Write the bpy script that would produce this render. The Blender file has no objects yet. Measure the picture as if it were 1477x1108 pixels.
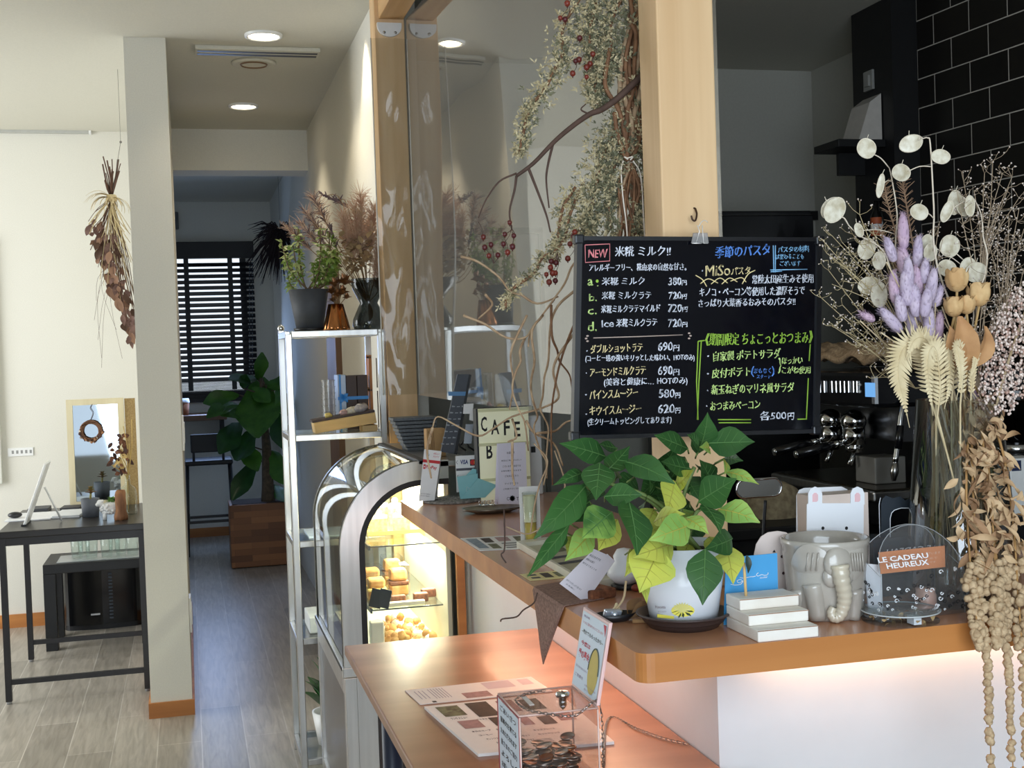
import bpy, bmesh, math, random
from mathutils import Vector, Matrix, Euler
sc = bpy.context.scene
COL = sc.collection
PI = math.pi
# ------------------------------------------------------------------ camera
W_, H_, F_ = 1477.0, 1108.0, 1800.0
EYE = Vector((0, 0, 1.48))
_d = Vector((269 - W_/2, -(523 - H_/2), -F_)).normalized()      # depth axis (+Y) seen by the camera
_h = Vector((1, 0.034, 0)).normalized()
_u = _h.cross(-_d)
_u = (-_d).cross(_h).normalized()
if _u.y < 0: _u = -_u
_x = _d.cross(_u).normalized()
R3 = Matrix((_x, _d, _u))
cam = bpy.data.cameras.new('camera'); camo = bpy.data.objects.new('camera', cam); COL.objects.link(camo)
cam.sensor_width = 36; cam.lens = F_/W_*36; cam.clip_start = .05; cam.clip_end = 200
camo.matrix_world = Matrix.Translation(EYE) @ R3.to_4x4()
sc.camera = camo
# ------------------------------------------------------------------ world, exposure, daylight
sc.view_settings.view_transform = 'Standard'; sc.view_settings.look = 'None'
sc.view_settings.gamma = 1; sc.view_settings.exposure = 0.0
sc.cycles.max_bounces = 8; sc.cycles.transparent_max_bounces = 24; sc.cycles.diffuse_bounces = 4
sc.cycles.glossy_bounces = 4; sc.cycles.caustics_reflective = False; sc.cycles.caustics_refractive = False
sc.cycles.sample_clamp_indirect = 6
wd = bpy.data.worlds.new('World'); sc.world = wd; wd.use_nodes = True
wd.node_tree.nodes['Background'].inputs[0].default_value = (.80, .90, 1.0, 1)
wd.node_tree.nodes['Background'].inputs[1].default_value = 1.3

def area(name, loc, direction, sx, sy, power, col=(1, 1, 1), spread=PI):
    l = bpy.data.lights.new(name, 'AREA'); l.shape = 'RECTANGLE'; l.size = sx; l.size_y = sy
    l.energy = power; l.color = col; l.spread = spread
    o = bpy.data.objects.new(name, l); COL.objects.link(o); o.location = loc
    o.rotation_euler = Vector(direction).to_track_quat('-Z', 'Z').to_euler(); return o
def spot(name, loc, power, col, angle=1.6, blend=.6, rad=.03, direction=(0, 0, -1)):
    l = bpy.data.lights.new(name, 'SPOT'); l.energy = power; l.color = col; l.spot_size = angle; l.spot_blend = blend
    l.shadow_soft_size = rad
    o = bpy.data.objects.new(name, l); COL.objects.link(o); o.location = loc
    o.rotation_euler = Vector(direction).to_track_quat('-Z', 'Y').to_euler(); return o
DAY = (.76, .88, 1.0)
area('daylight_side', (-3.25, 5.95, 1.5), (1, .22, -.05), 2.5, 2.0, 102, (.95, .98, 1.0))
area('daylight_shopfront', (.05, -.95, 1.6), (.22, 1, -.1), 2.2, 1.9, 76, DAY)
area('fill_far_room', (-1.6, 9.2, 1.6), (1, -.35, -.3), 1.2, 1.6, 3.5, (.42, .62, 1.0))  # added blue fill for the passage wall; no window on this side
area('daylight_far_window', (.1, 10.36, 1.45), (-.15, -1, -.5), .7, .8, 13, (.36, .55, 1.0))

# ------------------------------------------------------------------ helpers
def ray(px, py):
    return (R3 @ Vector((px - W_/2, H_/2 - py, -F_)))
def P(px, py, y):                       # the point of the vertical plane Y=y seen at a pixel
    r = ray(px, py); return EYE + r*(y/r.y)
def PZ(px, py, z):
    r = ray(px, py); return EYE + r*((z - EYE.z)/r.z)
def PX(px, py, x):
    r = ray(px, py); return EYE + r*(x/r.x)
def lin(c):
    c = c/255.0
    return c/12.92 if c <= .04045 else ((c + .055)/1.055)**2.4
def rgb(r, g, b): return (lin(r), lin(g), lin(b), 1)
MATS = {}
def _new(name):
    m = bpy.data.materials.new(name); m.use_nodes = True
    nt = m.node_tree; b = nt.nodes['Principled BSDF']; MATS[name] = m
    return m, nt, b
def _coords(nt, scale):
    tc = nt.nodes.new('ShaderNodeTexCoord'); mp = nt.nodes.new('ShaderNodeMapping')
    nt.links.new(tc.outputs['Object'], mp.inputs[0]); mp.inputs['Scale'].default_value = scale
    return mp.outputs[0]
def _bump(nt, b, fac, strength, dist=.002):
    bp = nt.nodes.new('ShaderNodeBump'); bp.inputs['Strength'].default_value = strength; bp.inputs['Distance'].default_value = dist
    nt.links.new(fac, bp.inputs['Height']); nt.links.new(bp.outputs[0], b.inputs['Normal'])
def mat(name, c, rough=.5, metal=0, var=.08, scale=30, bump=0, sub=0, emit=0, coat=0, spec=.5, c2=None, aniso=(1, 1, 1), trans=0):
    """noise-mottled principled material; c, c2 are 0-255 colours"""
    if name in MATS: return MATS[name]
    m, nt, b = _new(name)
    a = rgb(*c)
    bcol = rgb(*c2) if c2 else tuple(min(1, x*(1 - var)) for x in a[:3]) + (1,)
    nz = nt.nodes.new('ShaderNodeTexNoise'); nz.inputs['Scale'].default_value = scale; nz.inputs['Detail'].default_value = 5
    nt.links.new(_coords(nt, aniso), nz.inputs['Vector'])
    cr = nt.nodes.new('ShaderNodeValToRGB'); cr.color_ramp.elements[0].position = .35; cr.color_ramp.elements[1].position = .65
    cr.color_ramp.elements[0].color = a; cr.color_ramp.elements[1].color = bcol
    nt.links.new(nz.outputs['Fac'], cr.inputs[0]); nt.links.new(cr.outputs[0], b.inputs['Base Color'])
    b.inputs['Roughness'].default_value = rough; b.inputs['Metallic'].default_value = metal
    b.inputs['Specular IOR Level'].default_value = spec
    if coat: b.inputs['Coat Weight'].default_value = coat; b.inputs['Coat Roughness'].default_value = .06
    if sub: b.inputs['Subsurface Weight'].default_value = sub; b.inputs['Subsurface Radius'].default_value = (.01, .01, .008)
    if trans: b.inputs['Transmission Weight'].default_value = trans
    if emit: nt.links.new(cr.outputs[0], b.inputs['Emission Color']); b.inputs['Emission Strength'].default_value = emit
    if bump: _bump(nt, b, nz.outputs['Fac'], bump)
    return m
def wood(name, c1, c2, axis=0, grain=26, stretch=.06, rough=.4, coat=0, bump=.05, rings=5):
    """grain runs along the given object axis"""
    if name in MATS: return MATS[name]
    m, nt, b = _new(name)
    s = [1, 1, 1]; s[axis] = stretch
    vec = _coords(nt, s)
    n1 = nt.nodes.new('ShaderNodeTexNoise'); n1.inputs['Scale'].default_value = grain; n1.inputs['Detail'].default_value = 8; n1.inputs['Distortion'].default_value = .6
    n2 = nt.nodes.new('ShaderNodeTexNoise'); n2.inputs['Scale'].default_value = grain*.18; n2.inputs['Detail'].default_value = 2
    nt.links.new(vec, n1.inputs['Vector']); nt.links.new(vec, n2.inputs['Vector'])
    ml = nt.nodes.new('ShaderNodeMath'); ml.operation = 'MULTIPLY'; ml.inputs[1].default_value = rings; nt.links.new(n2.outputs['Fac'], ml.inputs[0])
    fr = nt.nodes.new('ShaderNodeMath'); fr.operation = 'PINGPONG'; fr.inputs[1].default_value = 1; nt.links.new(ml.outputs[0], fr.inputs[0])
    mx = nt.nodes.new('ShaderNodeMix'); mx.data_type = 'FLOAT'; mx.inputs[0].default_value = .45
    nt.links.new(n1.outputs['Fac'], mx.inputs[2]); nt.links.new(fr.outputs[0], mx.inputs[3])
    cr = nt.nodes.new('ShaderNodeValToRGB'); cr.color_ramp.elements[0].position = .25; cr.color_ramp.elements[1].position = .8
    cr.color_ramp.elements[0].color = rgb(*c1); cr.color_ramp.elements[1].color = rgb(*c2)
    nt.links.new(mx.outputs[0], cr.inputs[0]); nt.links.new(cr.outputs[0], b.inputs['Base Color'])
    b.inputs['Roughness'].default_value = rough
    if coat: b.inputs['Coat Weight'].default_value = coat; b.inputs['Coat Roughness'].default_value = .12
    if bump: _bump(nt, b, n1.outputs['Fac'], bump, .001)
    return m
def glass(name, tint=(255, 255, 255), rough=.02, ior=1.45, wobble=0, wscale=3, veil=0, gain=1.0):
    """thin clear sheet: passes light straight on, mirrors by Fresnel; veil = share of milky diffuse"""
    if name in MATS: return MATS[name]
    m, nt, b = _new(name); nt.nodes.remove(b); out = nt.nodes['Material Output']
    tr = nt.nodes.new('ShaderNodeBsdfTransparent'); tr.inputs[0].default_value = rgb(*tint)
    gl = nt.nodes.new('ShaderNodeBsdfGlossy'); gl.inputs['Roughness'].default_value = rough
    fr = nt.nodes.new('ShaderNodeFresnel'); fr.inputs[0].default_value = ior
    ge = nt.nodes.new('ShaderNodeNewGeometry'); im = nt.nodes.new('ShaderNodeMix'); im.data_type = 'FLOAT'
    im.inputs[2].default_value = ior; im.inputs[3].default_value = 1/ior
    nt.links.new(ge.outputs['Backfacing'], im.inputs[0]); nt.links.new(im.outputs[0], fr.inputs[0])
    fm = nt.nodes.new('ShaderNodeMath'); fm.operation = 'MULTIPLY'; fm.use_clamp = True; fm.inputs[1].default_value = gain
    nt.links.new(fr.outputs[0], fm.inputs[0])
    mx = nt.nodes.new('ShaderNodeMixShader'); nt.links.new(fm.outputs[0], mx.inputs[0])
    nt.links.new(tr.outputs[0], mx.inputs[1]); nt.links.new(gl.outputs[0], mx.inputs[2])
    res = mx
    if veil:
        df = nt.nodes.new('ShaderNodeBsdfDiffuse'); df.inputs[0].default_value = (.8, .8, .8, 1)
        m2 = nt.nodes.new('ShaderNodeMixShader'); m2.inputs[0].default_value = veil
        nt.links.new(mx.outputs[0], m2.inputs[1]); nt.links.new(df.outputs[0], m2.inputs[2]); res = m2
    if wobble:
        nz = nt.nodes.new('ShaderNodeTexNoise'); nz.inputs['Scale'].default_value = wscale; nt.links.new(_coords(nt, (1, 1, .35)), nz.inputs['Vector'])
        bp = nt.nodes.new('ShaderNodeBump'); bp.inputs['Strength'].default_value = wobble; bp.inputs['Distance'].default_value = .05
        nt.links.new(nz.outputs['Fac'], bp.inputs['Height']); nt.links.new(bp.outputs[0], gl.inputs['Normal'])
    nt.links.new(res.outputs[0], out.inputs[0])
    return m

GLY = {}
def glyphs(s, thick=0):
    k = (s, thick)
    if k not in GLY:
        cu = bpy.data.curves.new('t', 'FONT'); cu.body = s; cu.size = 1; cu.resolution_u = 2; cu.fill_mode = 'FRONT'; cu.offset = thick
        o = bpy.data.objects.new('t', cu); COL.objects.link(o)
        dg = bpy.context.evaluated_depsgraph_get(); dg.update()
        me = bpy.data.meshes.new_from_object(o.evaluated_get(dg))
        vs = [v.co.copy() for v in me.vertices]; fs = [list(p.vertices) for p in me.polygons]
        bpy.data.meshes.remove(me); bpy.data.objects.remove(o); bpy.data.curves.remove(cu)
        if vs:
            x0 = min(v.x for v in vs); x1 = max(v.x for v in vs); y0 = min(v.y for v in vs); y1 = max(v.y for v in vs)
        else: x0, x1, y0, y1 = 0, 1, 0, 1
        GLY[k] = ([((v.x - x0)/(x1 - x0 + 1e-9), (v.y - y0)/(y1 - y0 + 1e-9)) for v in vs], fs)
    return GLY[k]

class MB:
    """collects shapes (world coordinates) for ONE mesh object"""
    def __init__(s): s.v = []; s.f = []; s.m = []; s.s = []; s.M = Matrix(); s.org = None
    def add(s, vs, fs, mi=0, smooth=False):
        n = len(s.v); M = s.M
        s.v += [M @ Vector(v) for v in vs]
        s.f += [[i + n for i in f] for f in fs]; s.m += [mi]*len(fs); s.s += [smooth]*len(fs); return s
    def box(s, x0, x1, y0, y1, z0, z1, bev=0, mi=0, seg=2):
        if bev <= 0:
            vs = [(x, y, z) for x in (x0, x1) for y in (y0, y1) for z in (z0, z1)]
            return s.add(vs, [(0, 1, 3, 2), (4, 6, 7, 5), (0, 4, 5, 1), (2, 3, 7, 6), (0, 2, 6, 4), (1, 5, 7, 3)], mi)
        bm = bmesh.new(); bmesh.ops.create_cube(bm, size=1)
        for v in bm.verts: v.co = Vector(((x0 + x1)/2 + v.co.x*(x1 - x0), (y0 + y1)/2 + v.co.y*(y1 - y0), (z0 + z1)/2 + v.co.z*(z1 - z0)))
        bmesh.ops.bevel(bm, geom=bm.edges[:], offset=bev, segments=seg, profile=.5, affect='EDGES')
        bm.verts.index_update(); vs = [v.co.copy() for v in bm.verts]; fs = [[v.index for v in f.verts] for f in bm.faces]; bm.free()
        return s.add(vs, fs, mi, False)
    def cbox(s, c, d, bev=0, mi=0, rot=None):
        o = s.M
        if rot is not None: s.M = o @ Matrix.Translation(c) @ (rot if isinstance(rot, Matrix) else Euler(rot).to_matrix().to_4x4()); c = (0, 0, 0)
        s.box(c[0] - d[0]/2, c[0] + d[0]/2, c[1] - d[1]/2, c[1] + d[1]/2, c[2] - d[2]/2, c[2] + d[2]/2, bev, mi); s.M = o; return s
    def tube(s, pts, r, n=6, mi=0, caps=True, closed=False):
        pts = [Vector(p) for p in pts]; k = len(pts)
        rs = r if isinstance(r, (list, tuple)) else [r]*k
        vs = []; fs = []; nrm = None
        for i in range(k):
            a = pts[max(i - 1, 0)] if not closed else pts[i - 1]; b = pts[min(i + 1, k - 1)] if not closed else pts[(i + 1) % k]
            t = (b - a)
            t = t.normalized() if t.length > 1e-9 else Vector((0, 0, 1))
            if nrm is None:
                nrm = t.orthogonal().normalized()
            else:
                nrm = nrm - t*nrm.dot(t); nrm = nrm.normalized() if nrm.length > 1e-6 else t.orthogonal().normalized()
            bn = t.cross(nrm)
            for j in range(n):
                an = 2*PI*j/n; vs.append(pts[i] + (nrm*math.cos(an) + bn*math.sin(an))*rs[i])
        for i in range(k if closed else k - 1):
            i2 = (i + 1) % k
            for j in range(n): fs.append((i*n + j, i*n + (j + 1) % n, i2*n + (j + 1) % n, i2*n + j))
        if caps and not closed: fs.append(tuple(range(n))[::-1]); fs.append(tuple(range((k - 1)*n, k*n)))
        return s.add(vs, fs, mi, n > 4)
    def cyl(s, a, b, r, r2=None, n=16, mi=0): return s.tube([a, b], [r, r if r2 is None else r2], n, mi)
    def lathe(s, prof, c=(0, 0, 0), n=32, mi=0, sx=1, sy=1, smooth=True, fn=None, cap=True):
        vs = []; fs = []; k = len(prof)
        for i, (r, z) in enumerate(prof):
            for j in range(n):
                a = 2*PI*j/n; q = Vector((c[0] + r*sx*math.cos(a), c[1] + r*sy*math.sin(a), c[2] + z))
                vs.append(fn(q, i, a) if fn else q)
        for i in range(k - 1):
            for j in range(n): fs.append((i*n + j, i*n + (j + 1) % n, (i + 1)*n + (j + 1) % n, (i + 1)*n + j))
        if cap and prof[0][0] > 1e-6: fs.append(tuple(range(n))[::-1])
        if cap and prof[-1][0] > 1e-6: fs.append(tuple(range((k - 1)*n, k*n)))
        return s.add(vs, fs, mi, smooth)
    def ball(s, c, r, n=8, mi=0, sc=(1, 1, 1), jit=0, rng=None):
        k = max(4, n//2 + 1); vs = []; fs = []
        for i in range(k + 1):
            th = PI*i/k
            for j in range(n):
                a = 2*PI*j/n; q = 1 + (rng.uniform(-jit, jit) if jit else 0)
                vs.append((c[0] + r*sc[0]*q*math.sin(th)*math.cos(a), c[1] + r*sc[1]*q*math.sin(th)*math.sin(a), c[2] + r*sc[2]*q*math.cos(th)))
        for i in range(k):
            for j in range(n): fs.append((i*n + j, (i + 1)*n + j, (i + 1)*n + (j + 1) % n, i*n + (j + 1) % n))
        return s.add(vs, fs, mi, True)
    def grid(s, fn, nu, nv, mi=0, smooth=True, closeu=False):
        vs = [fn(i/nu, j/nv) for i in range(nu + 1) for j in range(nv + 1)]
        fs = [(i*(nv + 1) + j, (i + 1)*(nv + 1) + j, (i + 1)*(nv + 1) + j + 1, i*(nv + 1) + j + 1) for i in range(nu) for j in range(nv)]
        return s.add(vs, fs, mi, smooth)
    def prism(s, poly, a, b, mi=0, axis='y'):
        """extrude a 2-D outline; axis y: (x,z) outline between y=a and y=b; x: (y,z); z: (x,y)"""
        def q(p, t): return (p[0], t, p[1]) if axis == 'y' else ((t, p[0], p[1]) if axis == 'x' else (p[0], p[1], t))
        n = len(poly); vs = [q(p, a) for p in poly] + [q(p, b) for p in poly]
        fs = [tuple(range(n)), tuple(range(n, 2*n))[::-1]] + [(i, i + n, (i + 1) % n + n, (i + 1) % n) for i in range(n)]
        return s.add(vs, fs, mi)
    def ring(s, outer, inner, a, b, mi=0, axis='y', closed=True):
        """a flat band between two outlines of equal length, with thickness"""
        def q(p, t): return (p[0], t, p[1]) if axis == 'y' else ((t, p[0], p[1]) if axis == 'x' else (p[0], p[1], t))
        n = len(outer); vs = [q(p, a) for p in outer] + [q(p, a) for p in inner] + [q(p, b) for p in outer] + [q(p, b) for p in inner]
        fs = []
        for i in range(n if closed else n - 1):
            j = (i + 1) % n
            fs += [(i, j, n + j, n + i), (2*n + i, 3*n + i, 3*n + j, 2*n + j), (i, 2*n + i, 2*n + j, j), (n + i, n + j, 3*n + j, 3*n + i)]
        if not closed: fs += [(0, n, 3*n, 2*n), (n - 1, 3*n - 1, 4*n - 1, 2*n - 1)]
        return s.add(vs, fs, mi)
    def quad(s, a, b, c, d, mi=0): return s.add([a, b, c, d], [(0, 1, 2, 3)], mi)
    def leaf(s, base, tip, width, up=(0, 0, 1), curl=.15, fold=.2, mi=0, shape=(.0, .55, .95, 1.0, .85, .5, .0), nv=4, wave=0, rng=None):
        base = Vector(base); tip = Vector(tip); t = tip - base; L = t.length
        if L < 1e-6: return s
        t.normalize(); up = Vector(up); up = up - t*up.dot(t)
        up = up.normalized() if up.length > 1e-4 else t.orthogonal().normalized()
        sd = t.cross(up); k = len(shape) - 1; vs = []; ph = rng.uniform(0, 6) if rng else 0
        for i, w in enumerate(shape):
            u = i/k; mid = base + t*(L*u) + up*(curl*L*4*u*(1 - u)*.5)
            for j in range(nv + 1):
                q = j/nv*2 - 1
                vs.append(mid + sd*(q*max(w, .02)*width/2) + up*(abs(q)*fold*w*width/2 + wave*width*math.sin(ph + u*9 + q*2)*abs(q)))
        fs = [(i*(nv + 1) + j, i*(nv + 1) + j + 1, (i + 1)*(nv + 1) + j + 1, (i + 1)*(nv + 1) + j) for i in range(k) for j in range(nv)]
        return s.add(vs, fs, mi, True)
    def text(s, t, fn, mi=0, thick=0):
        """fn maps the (0..1, 0..1) box of the whole line to a point"""
        vs, fs = glyphs(t, thick); return s.add([fn(u, v) for u, v in vs], fs, mi)

def root_of(o):
    while o.parent: o = o.parent
    return o
def obj(name, mb, mats, parent=None, label=None, cat=None, group=None, kind=None, at=None):
    me = bpy.data.meshes.new(name)
    vs = mb.v
    if parent is not None: org = Vector(root_of(parent)['_o'])
    elif at is not None: org = Vector(at)
    elif kind == 'structure': org = Vector((0, 0, 0))
    else:
        xs = [v.x for v in vs]; ys = [v.y for v in vs]; zs = [v.z for v in vs]
        org = Vector(((min(xs) + max(xs))/2, (min(ys) + max(ys))/2, min(zs)))
    me.from_pydata([v - org for v in vs], [], mb.f)
    ml = mats if isinstance(mats, (list, tuple)) else [mats]
    for m in ml: me.materials.append(m)
    me.polygons.foreach_set('material_index', mb.m); me.polygons.foreach_set('use_smooth', mb.s); me.update()
    o = bpy.data.objects.new(name, me); COL.objects.link(o)
    if parent is not None: o.parent = parent
    else: o.location = org
    if parent is None: o['_o'] = tuple(org)
    if label: o['label'] = label
    if cat: o['category'] = cat
    if group: o['group'] = group
    if kind: o['kind'] = kind
    return o
ROOTS = []
def T(name, label, cat, loc, group=None):
    o = bpy.data.objects.new(name, None); COL.objects.link(o); o.location = loc; o.empty_display_size = .05
    o['label'] = label; o['category'] = cat; o['_o'] = tuple(loc); ROOTS.append(o)
    if group: o['group'] = group
    return o
def S(name, mb, mats, label=None): return obj(name, mb, mats, kind='structure', label=label)
def dup(root, loc, rotz=0, label=None, group=None, sc3=None):
    def cp(o, par):
        c = o.copy(); COL.objects.link(c)
        if par: c.parent = par
        for ch in list(o.children): cp(ch, c)
        return c
    r = cp(root, None); r.location = loc; r.rotation_euler = (0, 0, rotz)
    if sc3: r.scale = sc3
    if label: r['label'] = label
    if group: r['group'] = group
    return r
def jitter(a, rng, d): return Vector(a) + Vector((rng.uniform(-d, d), rng.uniform(-d, d), rng.uniform(-d, d)))
def wig(a, b, n, rng, d, sag=0):
    """a wavering line from a to b"""
    a = Vector(a); b = Vector(b); out = []
    for i in range(n + 1):
        t = i/n; p = a.lerp(b, t); k = 0 if i in (0, n) else d
        out.append(p + Vector((rng.uniform(-k, k), rng.uniform(-k, k), rng.uniform(-k, k) - sag*4*t*(1 - t))))
    return out
def smooth(pts, n=4):
    """Catmull-Rom through the points"""
    p = [Vector(q) for q in pts]; p = [p[0]*2 - p[1]] + p + [p[-1]*2 - p[-2]]; out = []
    for i in range(1, len(p) - 2):
        for j in range(n):
            t = j/n; a, b, c, d = p[i - 1:i + 3]
            out.append(.5*((2*b) + (c - a)*t + (2*a - 5*b + 4*c - d)*t*t + (3*b - a - 3*c + d)*t**3))
    out.append(p[-2]); return out
# ================================================================== SETTING
CEIL = 2.83
def floor_material():
    m, nt, b = _new('floor_vinyl')
    vec = _coords(nt, (1, 1, 1)); mp = vec.node; mp.inputs['Rotation'].default_value = (0, 0, PI/2)
    br = nt.nodes.new('ShaderNodeTexBrick'); br.inputs['Scale'].default_value = 1; br.inputs['Brick Width'].default_value = 1.25
    br.inputs['Row Height'].default_value = .166; br.inputs['Mortar Size'].default_value = .0022; br.inputs['Bias'].default_value = -.2
    br.inputs['Color1'].default_value = rgb(186, 178, 166); br.inputs['Color2'].default_value = rgb(150, 143, 132); br.inputs['Mortar'].default_value = rgb(206, 200, 190)
    br.offset = .37; nt.links.new(vec, br.inputs['Vector'])
    nz = nt.nodes.new('ShaderNodeTexNoise'); nz.inputs['Scale'].default_value = 9; nz.inputs['Detail'].default_value = 7; nz.inputs['Distortion'].default_value = .8
    nt.links.new(_coords(nt, (6, .5, 1)), nz.inputs['Vector'])
    cr = nt.nodes.new('ShaderNodeValToRGB'); cr.color_ramp.elements[0].position = .3; cr.color_ramp.elements[1].position = .7
    cr.color_ramp.elements[0].color = (.55, .54, .52, 1); cr.color_ramp.elements[1].color = (1, 1, 1, 1); nt.links.new(nz.outputs['Fac'], cr.inputs[0])
    mx = nt.nodes.new('ShaderNodeMix'); mx.data_type = 'RGBA'; mx.blend_type = 'MULTIPLY'; mx.inputs[0].default_value = .8
    nt.links.new(br.outputs['Color'], mx.inputs[6]); nt.links.new(cr.outputs[0], mx.inputs[7]); nt.links.new(mx.outputs[2], b.inputs['Base Color'])
    b.inputs['Roughness'].default_value = .33; _bump(nt, b, br.outputs['Fac'], .25, .001); return m
def tile_material():
    m, nt, b = _new('black_tile')
    vec = _coords(nt, (1, 1, 1)); mp = vec.node
    sx = nt.nodes.new('ShaderNodeSeparateXYZ'); nt.links.new(vec, sx.inputs[0]); cb = nt.nodes.new('ShaderNodeCombineXYZ')
    nt.links.new(sx.outputs['Y'], cb.inputs['X']); nt.links.new(sx.outputs['Z'], cb.inputs['Y'])
    br = nt.nodes.new('ShaderNodeTexBrick'); br.inputs['Scale'].default_value = 1; br.inputs['Brick Width'].default_value = .205
    br.inputs['Row Height'].default_value = .1147; mp.inputs['Location'].default_value = (0, 0, -2.387 + .1147*20); br.inputs['Mortar Size'].default_value = .0022; br.inputs['Mortar Smooth'].default_value = .2
    br.inputs['Color1'].default_value = rgb(28, 25, 22); br.inputs['Color2'].default_value = rgb(20, 18, 17); br.inputs['Mortar'].default_value = rgb(196, 190, 180)
    nt.links.new(cb.outputs[0], br.inputs['Vector']); nt.links.new(br.outputs['Color'], b.inputs['Base Color'])
    rr = nt.nodes.new('ShaderNodeMapRange'); rr.inputs[3].default_value = .28; rr.inputs[4].default_value = .9
    nt.links.new(br.outputs['Fac'], rr.inputs[0]); nt.links.new(rr.outputs[0], b.inputs['Roughness'])
    _bump(nt, b, br.outputs['Fac'], -.5, .002); return m
M_wall = mat('white_wallpaper', (226, 223, 212), .85, scale=180, var=.05, bump=.05)
M_ceil = mat('ceiling_paper', (208, 205, 192), .9, scale=150, var=.05, bump=.04)
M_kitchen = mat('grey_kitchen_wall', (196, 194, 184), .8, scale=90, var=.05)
M_base = wood('oak_baseboard', (196, 130, 68), (160, 98, 46), 0, 30, .1, .5)
M_post = wood('pine_post', (232, 196, 150), (206, 162, 112), 2, 34, .05, .55, bump=.08)
M_floor = floor_material()
M_black = mat('matte_black_paint', (20, 20, 22), .5, scale=40, var=.3)
M_white = mat('white_plastic', (238, 238, 236), .35, scale=60, var=.03)
M_casing = wood('brown_casing', (136, 104, 76), (112, 84, 58), 2, 30, .08, .5)
M_steel = mat('brushed_steel', (206, 204, 200), .28, 1, scale=60, var=.12, aniso=(1, 1, .05))
M_chrome = mat('chrome', (225, 226, 228), .08, 1, scale=5, var=.03)
M_dark = mat('dark_plastic', (34, 34, 37), .38, scale=80, var=.2)
M_clear = glass('clear_plastic', (248, 250, 250), .03, 1.4, gain=.8)
M_glass = glass('clear_glass', (247, 251, 250), .02, 1.48)

XR, YB, YF = .742, 7.60, 10.87            # passage wall, back wall, far wall
S('floor', MB().box(-3.4, 4.2, -3, 11, -.1, 0), M_floor)
S('ceiling', MB().box(-3.4, 4.2, -3, 11, CEIL, CEIL + .1), M_ceil)
# far white wall of the left room, partition end that reads as a pillar, beam over the passage
S('wall_back', MB().box(-3.4, -.2, YB, YB + .12, 0, CEIL), M_wall)
S('wall_partition', MB().box(-.2, -.032, 5.40, YB + .12, 0, CEIL), M_wall)
S('wall_beam', MB().box(-.032, XR, YB - .12, YB + .12, 2.592, CEIL), M_wall)
S('baseboard_back', MB().box(-3.4, -.212, YB - .018, YB, 0, .075), M_base)
S('baseboard_partition', MB().box(-.209, -.023, 5.388, 5.40, 0, .064).box(-.032, -.023, 5.40, YB, 0, .064).box(-.209, -.2, 5.40, YB - .018, 0, .064), M_base)
# passage wall on the right and the far room
_d0, _d1, _d2 = PX(475, 560, XR).y, PX(488, 560, XR).y, PX(495, 560, XR).y
S('wall_passage', MB().box(XR, .86, 4.54, _d2, 0, CEIL).box(XR, .86, _d0, YF, 0, CEIL).box(XR, .86, _d2, _d0, 2.02, CEIL), M_wall)
S('door_1', MB().box(XR - .006, .84, _d1, _d0, 0, 2.02, mi=0).box(XR + .03, .84, _d2, _d1, 0, 2.02, mi=1), [M_casing, M_black])
S('wall_far', MB().box(-2.2, -.62, YF, YF + .1, 0, CEIL).box(.52, .86, YF, YF + .1, 0, CEIL).box(-.62, .52, YF, YF + .1, 0, 1.17).box(-.62, .52, YF, YF + .1, 2.47, CEIL), M_wall)
S('wall_far_side', MB().box(-2.3, -2.2, 7.7, 11, 0, CEIL), M_wall)
S('baseboard_far', MB().box(-2.2, XR, YF - .018, YF, 0, .075), M_base)
S('window_1', MB().box(-.62, -.57, YF, YF + .06, 1.17, 2.47).box(.47, .52, YF, YF + .06, 1.17, 2.47).box(-.57, .47, YF, YF + .06, 1.17, 1.22).box(-.57, .47, YF, YF + .06, 2.42, 2.47).box(-.64, .54, YF - .04, YF, 1.14, 1.17), M_black)
# kitchen walls behind the bar
YK = 5.69
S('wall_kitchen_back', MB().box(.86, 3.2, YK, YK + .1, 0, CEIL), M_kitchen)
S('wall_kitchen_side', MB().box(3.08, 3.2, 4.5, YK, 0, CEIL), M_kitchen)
_q = PZ(1477, 110, 2.387); _p = PZ(1325, 157, 2.387)
o = S('wall_tiled', MB().box(0, .12, -5.2, 0, 0, CEIL), tile_material()); o.location = (_p.x, _p.y, 0); o.rotation_euler = (0, 0, math.atan2(_q.x - _p.x, _p.y - _q.y))
S('wall_black_end', MB().box(2.735, _p.x + .1, _p.y, _p.y + .03, 0, CEIL).box(2.735, 3.1, _p.y + .03, 4.70, 0, CEIL), M_black)
S('trim_1', MB().box(1.63, 1.65, YK - .015, YK, 0, 2.05).box(1.2, 1.65, YK - .015, YK, 2.03, 2.06), mat('grey_trim', (150, 150, 142), .6))
# shopfront and side window walls (behind and to the left of the camera), open where the daylight enters
S('wall_left', MB().box(-3.4, -3.3, -3, 4.6, 0, CEIL).box(-3.4, -3.3, 7.3, 7.6, 0, CEIL).box(-3.4, -3.3, 4.6, 7.3, 0, .4).box(-3.4, -3.3, 4.6, 7.3, 2.55, CEIL), M_wall)
S('wall_front', MB().box(-3.4, -1.4, -1.1, -1, 0, CEIL).box(1.4, 4.2, -1.1, -1, 0, CEIL).box(-1.4, 1.4, -1.1, -1, 0, .5).box(-1.4, 1.4, -1.1, -1, 2.7, CEIL), M_wall)
S('wall_right', MB().box(4.1, 4.2, -3, 5, 0, CEIL), M_wall)
S('window_2', MB().box(-3.36, -3.32, 5.46, 5.52, .4, 2.55).box(-3.36, -3.32, 6.4, 6.46, .4, 2.55).box(-3.36, -3.32, 4.6, 7.3, 1.95, 2.0), M_black)
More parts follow.
